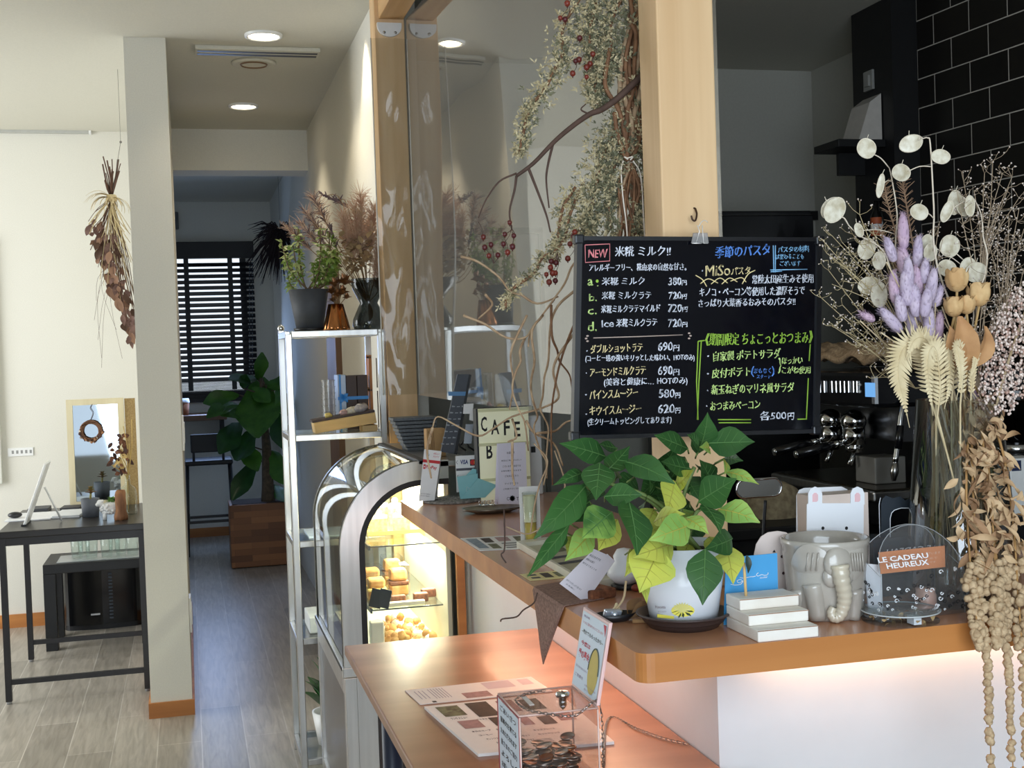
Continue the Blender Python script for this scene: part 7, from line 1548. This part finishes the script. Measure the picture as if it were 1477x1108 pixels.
# fluffy foliage along the sprays
SPR = [(((838, -5), (812, 40), (812, 75), (800, 100), (785, 130), (768, 150), (760, 170), (752, 205), (748, 222)), 20), (((900, -10), (880, 40), (885, 90), (860, 110), (862, 150)), 34), (((925, 120), (910, 180), (930, 240), (925, 300), (915, 340)), 26), (((890, 180), (868, 230), (858, 280), (848, 320), (845, 338)), 30), (((905, 200), (880, 260), (880, 330)), 28),
       (((842, 262), (822, 310), (815, 340), (802, 360), (782, 372), (770, 395), (745, 412), (732, 428), (728, 446)), 14), (((830, 270), (812, 300), (806, 335), (800, 355)), 14), (((935, 40), (935, 100)), 14), (((860, 0), (850, 60), (870, 120)), 26)]
fo = MB()
for pts, rad in SPR:
    path = smooth([gpt(a, b) for a, b in pts], 6); n = len(path)
    fo.tube(path, .003, 5, 2)
    L_ = sum((path[i + 1] - path[i]).length for i in range(n - 1)); m = int(L_*rad*(86 if rad < 24 else 135))
    for i in range(m):
        t = rng.random()*(n - 1); k = int(t); q = path[k].lerp(path[min(k + 1, n - 1)], t - k); r = rad*YG_/1870*(.55 + .45*math.sin(PI*min(1, t/(n - 1) + .25)))
        d = Vector((rng.gauss(0, .5), rng.gauss(0, .5), rng.gauss(0, .5))); e = q + d*r
        mi = 0 if rng.random() < (.45 if rad < 24 else .22) + .25*(d.x < 0) + .15*(d.length > .7) else 1
        for j in range(5):
            v = (Vector((rng.uniform(-1, 1), rng.uniform(-1, .5), rng.uniform(-1, 1))).normalized() + d*.5)*rng.uniform(.004, .009); w = v.cross(Vector((rng.random(), rng.random(), rng.random() + .1))).normalized()*.0015
            fo.add([e - w*.4, e + v*.55 - w, e + v, e + v*.55 + w], [(0, 1, 2, 3)], mi)
obj('fluffy_foliage', fo, [mat('foliage_cream', (214, 200, 162), .9, scale=30, c2=(186, 172, 132)), mat('foliage_sage', (136, 134, 104), .9, scale=30, c2=(104, 106, 84)), VM[0]], ga)
# rose hips
hp = MB(); hs = MB()
HIPS = [((735, 321), (738, 330)), ((741, 340), (738, 330)), ((699, 357), (712, 380)), ((708, 353), (712, 380)), ((739, 356), (738, 330)), ((732, 364), (728, 345)), ((718, 368), (712, 380)), ((705, 369), (712, 380)), ((697, 342), (690, 320)), ((728, 338), (738, 330)), ((726, 352), (738, 330)),
        ((802, 379), (804, 365)), ((795, 377), (804, 365)), ((794, 386), (804, 365)), ((801, 394), (806, 372)), ((797, 394), (804, 365)), ((792, 407), (794, 390)), ((801, 405), (803, 390)), ((788, 396), (794, 385)), ((826, 341), (835, 330)), ((822, 352), (835, 330)), ((819, 373), (830, 355)), ((829, 335), (840, 330)),
        ((815, 28), (822, 10)), ((808, 26), (820, 8)), ((818, 5), (826, -5)), ((830, 88), (842, 80)), ((851, 92), (856, 78)), ((846, 97), (856, 78)), ((855, 78), (860, 70)), ((826, 106), (832, 90)), ((846, 111), (856, 90)), ((835, 86), (842, 78)), ((836, 55), (845, 45))]
for (x, y), (sx_, sy_) in HIPS:
    e = gpt(x, y, -.035); r = rng.uniform(.0042, .0058); hp.ball(e, r, 8, rng.choice((0, 0, 1))); hp.cyl(e + Vector((0, 0, -r)), e + Vector((0, 0, -r - .002)), .0012, n=5, mi=1); hs.tube(smooth([gpt(sx_, sy_, -.03), gpt((x + sx_)/2 + 2, (y + sy_)/2, -.035), e], 3), .0007, 4)
hs_ = obj('hip_stalks', hs, VM[2], ga); obj('rose_hips', hp, [mat('hip_red', (126, 48, 34), .4, scale=20, c2=(92, 36, 30)), mat('hip_dark', (84, 30, 32), .45, scale=20)], ga, label='small red rose hips', kind='stuff')
st = MB(); 
for k in range(4): st.tube([gpt(907, 231 + k*1.6) + Vector((.0105*math.cos(a), .0105*math.sin(a), .0008*math.sin(a + k))) for a in [2*PI*i/20 for i in range(20)]], .0014, 5, closed=True)
for pts in (((899, 232), (896, 245), (898, 280), (903, 320), (905, 345)), ((913, 232), (922, 246), (926, 270), (928, 310), (930, 345)), ((906, 230), (900, 226), (905, 228), (913, 226), (909, 231))): st.tube(smooth([gpt(a, b, -.026) for a, b in pts], 4), .0015, 5)
obj('white_string', st, mat('string_white', (240, 228, 212), .8, scale=200, var=.1), ga)
# ================================================================== CLEAR VINYL SHEET
VX = lambda y: .8005 + .056*(4.41 - y)
vt = T('vinyl_sheet', 'clear vinyl sheet hung between the two pine posts', 'sheet', (VX(3.2), 3.2, 1.33))
mb = MB(); mb.grid(lambda u, v: (VX(4.40 - 2.34*u) + .006*math.sin(u*9 + v*2)*math.sin(PI*u) + .0008*math.sin(u*31 + v*5)*math.sin(PI*u), 4.40 - 2.34*u, 1.335 + (P(570, 27, 4.41).z - 1.338)*v - .012*math.sin(PI*u)*(1 - v)), 40, 20)
M_vin = glass('vinyl', (244, 244, 240), .03, 1.52, veil=.075, gain=2.5)
obj('long_panel', mb, M_vin, vt)
rv = random.Random(7)
mb = MB(); mb.grid(lambda u, v: (.672 + (.8005 - .672)*u, 4.398 - .012*math.sin(PI*u)*(1 + .5*math.sin(v*23)) - .0030*math.sin(v*22 + 3*math.sin(u*5))*u*(1 - u)*4 - .0015*math.sin(v*41 + u*9), 1.34 + 1.26*v), 18, 90)
obj('post_flap', mb, glass('vinyl_flap', (240, 240, 236), .04, 1.5, veil=.03, gain=.9), vt, label='crinkled flap over the front of the pine post')
ed = MB().tube([(.672, 4.398, 1.34), (.6715, 4.396, 1.9), (.672, 4.398, 2.60)], .0022, 6).tube([(VX(4.40), 4.397, 1.335), (VX(4.40), 4.397, 2.6)], .0018, 6)
obj('sheet_edge', ed, mat('vinyl_edge', (232, 228, 218), .25, scale=20), vt)
zt_ = P(562, 33, 4.41).z; cx = P(562, 40, 4.405).x; r = .5*(P(581, 40, 4.41).x - P(546, 40, 4.41).x)
t = T('fixing_plate', 'white half-round fixing plate at the top of the far pine post', 'bracket', (cx, 4.41, zt_ - r))
ol = [(cx - r, zt_)] + [(cx + r*math.cos(a), zt_ - .012 - r*.85*math.sin(a)) for a in [PI - PI*i/16 for i in range(17)]] + [(cx + r, zt_)]
obj('plate', MB().prism(ol, 4.406, 4.419), M_white, t)
for dx in (-.02, .02): obj('screw', MB().cyl((cx + dx, 4.4045, zt_ - .035), (cx + dx, 4.4065, zt_ - .035), .005, n=10), M_steel, t)
# ================================================================== BIG GLASS VASE OF DRIED FLOWERS
c = PZ(1385, 872, CZ); VYc = max(c.y + .02, 1.70); vx = P(1385, 700, VYc).x
rB = .5*(P(1455, 880, VYc).x - P(1312, 880, VYc).x); rT = .5*(P(1440, 575, VYc).x - P(1338, 575, VYc).x); vh = P(1388, 575, VYc).z - CZ
obj('glass_vase', MB().lathe([(0, .0005), (rB*.97, .0005), (rB, .006), (rT, vh), (rT - .003, vh), (rB - .004, .012), (0, .012)], (vx, VYc, CZ), 56, cap=False), glass('vase_glass', (244, 248, 248), .02, 1.5, gain=3.6), label='tall tapered clear glass vase of dried flowers at the right end of the bar', cat='vase', at=(vx, VYc, CZ))
MOUTH = Vector((vx, VYc, CZ + vh)); FOOT = Vector((vx, VYc, CZ + .02))
def bq(x, y, d=0): return P(x, y, VYc + d)
rng = random.Random(202)
def mouth(k=.7): a = rng.uniform(0, 2*PI); r = rT*k*math.sqrt(rng.random()); return MOUTH + Vector((r*math.cos(a), r*math.sin(a), 0))
def foot(k=.8): a = rng.uniform(0, 2*PI); r = rB*k*math.sqrt(rng.random()); return FOOT + Vector((r*math.cos(a), r*math.sin(a), rng.uniform(0, .02)))
ST_ = mat('dried_pale_stem', (216, 198, 164), .7, scale=60, c2=(188, 164, 126)); STW = mat('lunaria_stem', (226, 212, 192), .6, scale=60); STB = mat('thick_straw_stem', (184, 150, 96), .6, scale=40); STG = mat('greenish_stem', (164, 160, 104), .6, scale=40)
def stemline(pts, r, n=4): return smooth(pts, n), r
# --- honesty (lunaria)
M_lun = mat('lunaria_skin', (230, 224, 206), .35, scale=70, c2=(190, 178, 150), sub=.1); M_rim = mat('lunaria_rim', (226, 216, 194), .5, scale=20)
LUN = [('honesty stem with its tallest seed discs at the top right of the bouquet', [(1352, 385), (1347, 300), (1342, 210), (1338, 199), (1331, 200)], [(1314, 207, 20, 14, -.25), (1357, 226, 16, 12, .2), (1300, 249, 19, 14, .1), (1326, 306, 17, 13, .2), (1342, 364, 14, 15, 0), (1366, 387, 17, 14, .3)], -.02),
       ('honesty stem with one disc high against the black column, left of the tallest honesty stem', [(1300, 400), (1294, 309), (1287, 262), (1283, 243)], [(1250, 214, 16, 18, .2), (1270, 268, 6, 20, .1), (1239, 332, 9, 12, -.3)], .02),
       ('honesty stem reaching furthest left, with a cluster of tilted seed discs', [(1300, 420), (1274, 362), (1240, 340), (1224, 325)], [(1204, 303, 25, 17, -.75), (1199, 300, 20, 15, -.7), (1250, 359, 15, 18, .1), (1268, 376, 14, 16, .4), (1254, 412, 20, 15, .1), (1268, 425, 14, 22, 0)], .01),
       ('honesty stem with overlapping pale discs right of the tallest honesty stem', [(1420, 400), (1418, 340), (1415, 309), (1406, 288)], [(1377, 292, 17, 21, .1), (1388, 297, 15, 19, -.1), (1399, 297, 9, 18, -.25), (1366, 305, 10, 19, .4)], .0),
       ('honesty stem with grey translucent discs low behind the dried roses', [(1400, 480), (1404, 430), (1408, 400)], [(1370, 355, 20, 19, .1), (1408, 393, 20, 17, 0), (1396, 384, 14, 15, .3), (1337, 350, 12, 14, .2)], .03)]
for lab_, path, discs, d in LUN:
    t = T('honesty_stem', lab_, 'dried flower', tuple(FOOT + Vector((rng.uniform(-.03, .03), rng.uniform(-.03, .03), 0))), 'honesty stems')
    sm = MB(); pts = [bq(a, b, d) for a, b in path]; full = smooth([foot(), mouth()] + pts, 5); sm.tube(full, [.0019*(1 - .6*k/len(full)) for k in range(len(full))], 6)
    dm = []
    for x, y, rx, ry, an in discs:
        cc = bq(x, y, d + rng.uniform(-.02, .02)); q = min(full[8:], key=lambda p: (p - cc).length); up = q.lerp(cc, .5) + Vector((0, 0, .01)); k = VYc/1880; ax = Vector((math.cos(an), rng.uniform(-.3, .3), -math.sin(an))).normalized(); ay = Vector((math.sin(an), rng.uniform(-.25, .25), math.cos(an))).normalized()
        edge = cc + (q - cc).normalized()*min(rx, ry)*k*.95; sm.tube(smooth([q, q.lerp(edge, .5) + Vector((0, 0, .004)), edge], 3), .0009, 5)
        mb = MB(); n = 22; ol = [cc + ax*(rx*k*math.cos(2*PI*i/n)*(1 + .05*math.sin(4*PI*i/n))) + ay*(ry*k*math.sin(2*PI*i/n)) for i in range(n)]; nn = ax.cross(ay).normalized()*.0009
        mid = [cc + (p - cc)*.55 + nn*rng.uniform(.2, 1.6) for p in ol]; mid2 = [cc + (p - cc)*.55 - nn*rng.uniform(.2, 1.6) for p in ol]
        mb.add([cc + nn] + mid + ol, [(0, 1 + i, 1 + (i + 1) % n) for i in range(n)] + [(1 + i, 1 + n + i, 1 + n + (i + 1) % n, 1 + (i + 1) % n) for i in range(n)], 0, True)
        mb.add([cc - nn] + mid2 + ol, [(0, 1 + (i + 1) % n, 1 + i) for i in range(n)] + [(1 + i, 1 + (i + 1) % n, 1 + n + (i + 1) % n, 1 + n + i) for i in range(n)], 0, True)
        mb.tube(ol, .0008, 5, 1, closed=True); tp = cc + ay*ry*k; mb.tube([tp, tp + (ay + ax*.3)*.007], .0005, 4, 1); obj('seed_disc', mb, [M_lun, M_rim], t)
    obj('stem', sm, STW, t)
# --- bunny tail grass
M_bt = mat('bunny_tail_lilac', (204, 188, 204), .95, scale=60, c2=(186, 170, 192), sub=.1); M_bt2 = mat('bunny_tail_pink', (212, 184, 200), .95, scale=60, c2=(190, 162, 184), sub=.1)
BT = [(1303, 334, 9, 27, 0), (1324, 363, 8, 24, -.1), (1284, 360, 8, 19, .35), (1303, 376, 11, 22, .15), (1334, 392, 8, 18, -.1), (1307, 416, 10, 26, .1), (1290, 415, 9, 24, .1), (1320, 434, 10, 24, .05), (1352, 428, 8, 17, -.45), (1322, 405, 10, 22, .1), (1344, 412, 9, 26, -.2), (1285, 462, 9, 24, .75), (1251, 457, 6, 13, 1.1), (1315, 464, 9, 22, .1), (1340, 466, 9, 22, -.1), (1354, 472, 8, 22, -.15), (1299, 445, 9, 20, .2), (1331, 446, 8, 20, -.1), (1405, 562, 8, 17, 0), (1310, 395, 9, 24, 0), (1336, 436, 9, 22, -.2)]
for i, (x, y, rx, ry, an) in enumerate(BT):
    d = rng.uniform(-.05, .0) - .02*(i % 3); k = VYc/1880; cc = bq(x, y, d)
    t = T('bunny_tail_grass', 'lilac bunny tail grass head in the middle of the bouquet', 'dried flower', tuple(mouth()), 'lilac bunny tails')
    mb = MB(); mb.M = Matrix.Translation(cc) @ Matrix.Rotation(-an, 4, 'Y'); a_, b_ = rx*k*1.12, ry*k*1.12
    mb.lathe([(0, -b_)] + [(a_*math.sin(PI*(j/10))**.75*(1.1 - .35*j/10), -b_*math.cos(PI*j/10)) for j in range(1, 10)] + [(0, b_)], (0, 0, 0), 14)
    for j in range(150):
        th = rng.uniform(.2, 2.95); ph = rng.uniform(0, 2*PI); s_ = math.sin(th)**.75*(1.1 - .35*(th/PI)); o_ = Vector((a_*s_*math.cos(ph), a_*s_*math.sin(ph), -b_*math.cos(th))); dv = Vector((math.cos(ph), math.sin(ph), 1.1)).normalized()*rng.uniform(.004, .009); w = Vector((-math.sin(ph), math.cos(ph), 0))*.0006; mb.add([o_ - w, o_ + w, o_ + dv], [(0, 1, 2)])
    obj('flower_head', mb, M_bt if i % 3 else M_bt2, t)
    bs = cc + Vector((-math.sin(an)*b_, 0, -math.cos(an)*b_)); obj('stem', MB().tube(smooth([Vector(t['_o']) + Vector((0, 0, -.16)), Vector(t['_o']), bs.lerp(Vector(t['_o']), .4) + Vector((0, 0, .0)), bs], 4), .0011, 5), ST_, t)
# --- dried roses
M_rose = mat('dried_rose', (224, 190, 138), .7, scale=40, c2=(198, 156, 104))
for x, y, r, lab_ in ((1380, 404, 19, 'uppermost dried cream rose, under the grey honesty discs'), (1412, 425, 19, 'dried cream rose furthest right in the cluster of roses'), (1376, 443, 16, 'dried cream rose low in the cluster, touching the lilac bunny tails'), (1394, 440, 15, 'dried cream rose in the centre of the rose cluster')):
    cc = bq(x, y, -.06); R_ = 1.22*r*VYc/1880; t = T('dried_rose', lab_, 'dried flower', tuple(mouth()), 'dried cream roses'); mb = MB()
    for q_, up_, nq in ((1.0, 0, 5), (.74, .16, 4), (.48, .30, 3), (.24, .40, 2)):
        ph = rng.uniform(0, 6); pf = [(.10, -.85), (.42, -.72), (.66, -.42), (.78, -.05), (.80, .25), (.74, .5), (.78, .66)]
        def warp(q, i, a, ph=ph, nq=nq, q_=q_):
            f = (i/6)**1.5; w = abs(math.cos(nq*a/2 + ph)); rr = 1 + .16*f*(w - .35) + .05*math.sin(7*a + ph); return Vector((cc.x + (q.x - cc.x)*rr, cc.y + (q.y - cc.y)*rr, q.z + R_*q_*f*.42*(w - .6)))
        mb.lathe([(r_*R_*q_, (z_*(.6 + .4*q_) + up_)*R_) for r_, z_ in pf], tuple(cc), 30, cap=False, fn=warp)
    obj('petals', mb, M_rose, t); sp = MB()
    for j in range(5): a = 2*PI*j/5; sp.leaf(cc + Vector((0, 0, -R_*.8)), cc + Vector((math.cos(a)*R_*1.0, math.sin(a)*R_*1.0, -R_*.5)), R_*.3, nv=2, curl=.3)
    obj('sepals', sp, STB, t); obj('stem', MB().tube(smooth([foot(.5), Vector(t['_o']), cc + Vector((0, 0, -R_*.8))], 5), .0020, 6), STB, t)
# large folded tan leaf
cc = bq(1390, 485, -.075); t = T('folded_tan_leaf', 'large folded tan dried leaf below the cream roses', 'dried leaf', tuple(mouth()))
mb = MB(); ml_ = mat('tan_leaf', (204, 158, 108), .7, scale=20, c2=(176, 128, 84))
mb.leaf(bq(1392, 535, -.06), bq(1384, 456, -.085), .040, up=(-.3, -1, .2), curl=.2, fold=.45, nv=6, wave=.05, rng=rng, shape=(.3, .7, .9, 1, .95, .6, .15)); mb.leaf(bq(1400, 530, -.055), bq(1420, 470, -.06), .03, up=(.3, -1, .2), curl=.4, fold=.5, nv=6, wave=.05, rng=rng, shape=(.3, .7, .9, 1, .95, .6, .15)); mb.leaf(bq(1380, 530, -.055), bq(1370, 470, -.07), .03, up=(-.5, -1, .2), curl=.3, fold=.5, nv=6, wave=.05, rng=rng)
obj('blade', mb, ml_, t); obj('stem', MB().tube([Vector(t['_o']), bq(1392, 535, -.06)], .002, 6), STB, t)
# --- fern fronds
M_fern = mat('bleached_fern', (226, 210, 172), .8, scale=30, c2=(206, 186, 144))
FERN = [([(1345, 585), (1338, 540), (1330, 505), (1314, 494), (1299, 512), (1296, 545), (1303, 575), (1312, 617)], 40, 'bleached fern frond arching furthest left over the vase rim'), ([(1350, 590), (1350, 545), (1346, 505), (1332, 488), (1318, 492), (1306, 520)], 34, 'bleached fern frond behind the leftmost arching fern'), ([(1352, 600), (1356, 560), (1352, 515), (1345, 500), (1338, 520), (1340, 560), (1346, 600)], 26, 'bleached fern frond hanging straight down at the middle of the vase rim'),
        ([(1372, 585), (1376, 530), (1370, 498), (1366, 493), (1370, 520), (1369, 560), (1362, 590)], 20, 'narrow bleached fern frond hanging right of the middle one'), ([(1385, 585), (1388, 540), (1384, 505), (1380, 500), (1384, 520), (1386, 545), (1379, 578)], 16, 'narrow bleached fern frond below the folded tan leaf'), ([(1400, 580), (1402, 545), (1404, 520), (1408, 512), (1404, 530), (1398, 550)], 12, 'short curled bleached fern frond at the right of the vase rim')]
for path, wpx, lab_ in FERN:
    t = T('fern_frond', lab_, 'dried fern', tuple(mouth()), 'bleached fern fronds'); d0 = -.05 + rng.uniform(-.02, .01)
    pts = smooth([bq(a, b, d0 - .06*i/len(path)) for i, (a, b) in enumerate(path)], 7); n = len(pts); mb = MB(); mb.tube([foot(.5)] + pts, [.0018] + [.0016*(1 - .7*i/n) for i in range(n)], 5)
    for i in range(3, n):
        tv = (pts[min(i + 1, n - 1)] - pts[i - 1]).normalized(); fr_ = i/n; L_ = wpx*VYc/1880*math.sin(PI*min(1, .12 + .95*fr_))**.8*(1.05 - .45*fr_)
        for s_ in (-1, 1):
            sd = tv.cross(Vector((0, -1, .1))).normalized()*s_; e = pts[i] + (sd*.85 + tv*.5 + Vector((0, rng.uniform(-.2, .1), -.08)))*L_
            mb.leaf(pts[i], e, .0046, up=(0, -1, .2), curl=-.12, fold=.1, nv=2, shape=(.8, 1, .95, .85, .7, .45, .1))
    obj('frond', mb, M_fern, t)
# --- white seed head (sorghum-like)
t = T('white_seed_head', 'dense white and pink dried seed head at the right edge of the bouquet', 'dried flower', tuple(mouth())); mb = MB(); sm = MB()
ax = smooth([bq(1437, 585, -.06), bq(1452, 530, -.06), bq(1468, 480, -.06), bq(1488, 425, -.06)], 8); n = len(ax)
sm.tube([foot(.5), Vector(t['_o'])] + ax, .0022, 6)
for i in range(1500):
    u = rng.random()**.9; k = min(n - 2, int(u*(n - 1))); q = ax[k].lerp(ax[k + 1], u*(n - 1) - k); R_ = (.016 + .028*math.sin(PI*min(1, u*.8 + .1)))
    v = Vector((rng.gauss(0, 1), rng.gauss(0, 1), rng.gauss(0, 1))).normalized()*R_*rng.uniform(.75, 1.05); mb.ball(q + v, rng.uniform(.0017, .0026), 5, rng.choice((0, 0, 0, 1)))
obj('stem', sm, ST_, t); obj('seeds', mb, [mat('seed_white', (246, 232, 222), .6, scale=90, c2=(226, 200, 188)), mat('seed_rose', (206, 170, 156), .7, scale=90)], t, kind='stuff')
# --- fine sprays (gypsophila)
M_gy = mat('gyp_bloom', (226, 214, 204), .8, scale=60, c2=(200, 184, 172)); M_gs = mat('gyp_stem', (172, 152, 128), .8, scale=60); M_gs2 = mat('gyp_stem_straw', (190, 172, 132), .8, scale=60)
GYP = [('fine spray of tiny pale blooms at the top right against the black tiles', (1412, 420), [(1420, 250), (1432, 232), (1446, 250), (1405, 275), (1455, 270), (1470, 285), (1440, 300), (1390, 262), (1380, 275), (1460, 255)], 0, .02), ('fine spray of tiny blooms at the far right behind the white seed head', (1450, 470), [(1470, 300), (1477, 330), (1450, 345), (1462, 365), (1440, 330), (1476, 390), (1428, 355), (1455, 310)], 0, .04),
       ('fine spray of tiny blooms left, beside the chalkboard corner', (1300, 470), [(1185, 345), (1200, 340), (1215, 350), (1230, 338), (1192, 365), (1210, 380), (1240, 310), (1262, 340), (1275, 350), (1225, 395), (1200, 410)], 1, .03), ('sparse straw-coloured spray leaning lowest to the left of the vase', (1320, 560), [(1185, 430), (1200, 470), (1225, 480), (1195, 390), (1250, 500), (1240, 440), (1262, 545), (1215, 440)], 1, .0), ('fine spray of tiny blooms behind the lilac bunny tails', (1330, 470), [(1300, 340), (1345, 330), (1355, 320), (1265, 400), (1280, 430), (1360, 345), (1285, 375)], 0, .05),
       ('brownish lacy spray between the roses and the white seed head', (1410, 560), [(1430, 400), (1445, 420), (1420, 440), (1450, 380), (1435, 460), (1415, 480), (1465, 400), (1425, 375)], 0, -.02)]
for lab_, basep, tips, gs, d in GYP:
    t = T('gypsophila_spray', lab_, 'dried flower', tuple(mouth()), 'fine dried sprays'); sm = MB(); bl = MB(); b0 = bq(*basep, d); m0 = Vector(t['_o']); sm.tube(smooth([foot(.7), m0, b0], 4), .0013, 5)
    for x, y in tips:
        e = bq(x, y, d + rng.uniform(-.04, .04)); pts = smooth([b0, b0.lerp(e, .5) + Vector((rng.uniform(-.01, .01), 0, .008)), e], 4); sm.tube(pts, [.0009*(1 - .5*k/len(pts)) for k in range(len(pts))], 4)
        for j in range(13):
            q = pts[rng.randint(3, len(pts) - 1)]; f = q + Vector((rng.uniform(-1, 1), rng.uniform(-1, 1), rng.uniform(-.2, 1)))*.018; sm.tube([q, q.lerp(f, .6) + Vector((0, 0, -.002)), f], .0004, 3)
            for z in range(2): g_ = f + Vector((rng.uniform(-1, 1), rng.uniform(-1, 1), rng.uniform(-.3, 1)))*.007; sm.tube([f, g_], .0003, 3); bl.ball(g_, rng.uniform(.0008, .0016), 5)
    obj('stems', sm, M_gs2 if gs else M_gs, t); obj('blooms', bl, M_gy, t, kind='stuff')
# --- feathery brown conifer-like twig behind
t = T('feathery_brown_twig', 'brown needle-like dried twig against the black column behind the bunny tails', 'dried twig', tuple(mouth())); mb = MB()
for path in ([(1330, 440), (1300, 360), (1282, 300), (1276, 268)], [(1335, 440), (1318, 360), (1308, 300), (1302, 262)], [(1330, 430), (1290, 380), (1270, 330)]):
    pts = smooth([bq(a, b, .06) for a, b in path], 8); mb.tube(pts, .0014, 5)
    for q in pts[3:]:
        for s_ in (-1, 1, 1, -1): mb.tube([q, q + Vector((s_*rng.uniform(.006, .016), rng.uniform(-.01, .01), rng.uniform(.002, .014)))], [.0009, .0004], 4)
mb.tube(smooth([foot(.5), Vector(t['_o']), bq(1331, 440, .06)], 4), .0016, 5); obj('needles', mb, mat('needle_brown', (166, 136, 108), .8, scale=50, c2=(130, 100, 78)), t)
# --- straw-like stems and whiskers in the vase
sp = T('wheat_whiskers', 'pale fine grass whiskers hanging inside the glass vase', 'dried grass', tuple(FOOT)); mb = MB()
for i in range(46): a = mouth(.8); b = Vector((vx + rng.uniform(-.5, .5)*rB*1.2, VYc + rng.uniform(-.6, .3)*rB, CZ + rng.uniform(.03, .2))); mb.tube(wig(a, b, 3, rng, .003), .0006, 4)
obj('whiskers', mb, ST_, sp)
for i, (x0, x1, lab_) in enumerate(((1352, 1340, 'thick straw stem leaning left inside the glass vase'), (1366, 1350, 'thick straw stem standing second from the left inside the glass vase'), (1396, 1402, 'greenish stem inside the glass vase, left of the other'), (1425, 1440, 'greenish stem at the right wall inside the glass vase'))):
    a = bq(x0, 592, .01); b = bq(x1, 850, .01 - .005*i); obj('cut_stem', MB().tube(wig(a, b, 5, rng, .0015), .0034, 8), STB if i < 2 else STG, label=lab_, cat='stem', group='cut stems in the vase')
# --- hanging amaranth: crisp brown leaves, then strings of bobbles over the counter edge
M_am = mat('amaranth_tan', (204, 178, 142), .85, scale=150, c2=(170, 142, 108), bump=.5); M_aml = mat('amaranth_leaf', (212, 182, 142), .75, scale=30, c2=(180, 146, 108)); M_amd = mat('amaranth_leaf_brown', (170, 132, 96), .75, scale=30, c2=(138, 104, 74)); M_ams = mat('amaranth_stalk', (178, 136, 84), .75, scale=50)
AM = [('first amaranth tassel from the left, longest single string falling past the counter edge', [(1404, 585, -.03), (1402, 650, -.07), (1405, 740, -.09), (1410, 830, -.13), (1418, 905, -.175), (1424, 960, -.185), (1427, 1020, -.185), (1430, 1120, -.185)], 12, 5), ('second amaranth tassel from the left, falling past the counter edge', [(1412, 580, -.03), (1420, 660, -.08), (1432, 760, -.10), (1442, 850, -.145), (1450, 920, -.18), (1456, 970, -.185), (1457, 1030, -.185), (1462, 1125, -.185)], 11, 5), ('third amaranth tassel, at the right edge of the frame', [(1424, 580, -.03), (1448, 660, -.09), (1462, 760, -.11), (1468, 850, -.15), (1474, 930, -.185), (1478, 1000, -.19), (1480, 1110, -.19)], 13, 7),
      ('short amaranth tassel ending on the counter edge, leftmost in front of the vase', [(1400, 590, -.03), (1394, 680, -.08), (1396, 760, -.10), (1402, 840, -.135), (1410, 905, -.178), (1414, 935, -.182)], 13, 9), ('short thick amaranth tassel over the counter edge between the two longest strings', [(1416, 585, -.03), (1428, 700, -.09), (1434, 790, -.115), (1438, 860, -.155), (1440, 905, -.182), (1440, 930, -.186)], 15, 9)]
for ai, (lab_, path, thick, thin) in enumerate(AM):
    t = T('hanging_amaranth', lab_, 'dried flower', tuple(MOUTH + Vector((.02, -.02, 0))), 'amaranth tassels'); pts = smooth([P(x, y, VYc + d) for x, y, d in path], 8); n = len(pts); st = MB().tube([MOUTH + Vector((.01, 0, -.1)), MOUTH + Vector((.012, -.02, -.005))] + pts, [.0025, .0025] + [.0022*(1 - .6*i/n) for i in range(n)], 6); bb = MB(); lf = MB()
    for i, q in enumerate(pts):
        py = EYE.z - q.z; fr_ = i/n; lowpart = q.z < CZ - .012
        if q.z < P(1400, 800, VYc - .1).z:
            kz = max(0, min(1, (q.z - (CZ - .035 - .02*(ai % 3)))/.10)); m = int(2 + 3.4*kz*rng.uniform(.6, 1.2)); rad = (thin + (thick*1.05 - thin)*kz)*VYc/1880
            for j in range(m):
                f = rng.random(); qq = q.lerp(pts[min(i + 1, n - 1)], f); a = rng.uniform(0, 2*PI); rr = rad*(rng.uniform(.2, .6) + kz*rng.uniform(.2, .85)); e = qq + Vector((math.cos(a)*rr, math.sin(a)*rr*.6, rng.uniform(-.003, .003)))
                bb.ball(e, rng.uniform(.0054, .0076)*(.88 + .1*kz), 7, sc=(1, 1, rng.uniform(.85, 1.1)), jit=.10, rng=rng)
        else:
            for j in range(3):
                e = q + Vector((rng.uniform(-.016, .016), rng.uniform(-.012, .008), rng.uniform(-.01, .01))); v = Vector((rng.uniform(-1, 1), rng.uniform(-1, .3), rng.uniform(-1.4, .3)))*rng.uniform(.014, .034); lf.leaf(e, e + v, rng.uniform(.006, .012), up=(rng.uniform(-1, 1), -1, rng.uniform(-.5, 1)), curl=rng.uniform(-.6, .6), fold=rng.uniform(.2, .9), nv=2, mi=rng.choice((0, 0, 1)))
    obj('stalk', st, M_ams, t); obj('bobbles', bb, M_am, t); obj('crisp_leaves', lf, [M_aml, M_amd], t)
for o in bpy.data.objects:
    if '_o' in o: del o['_o']
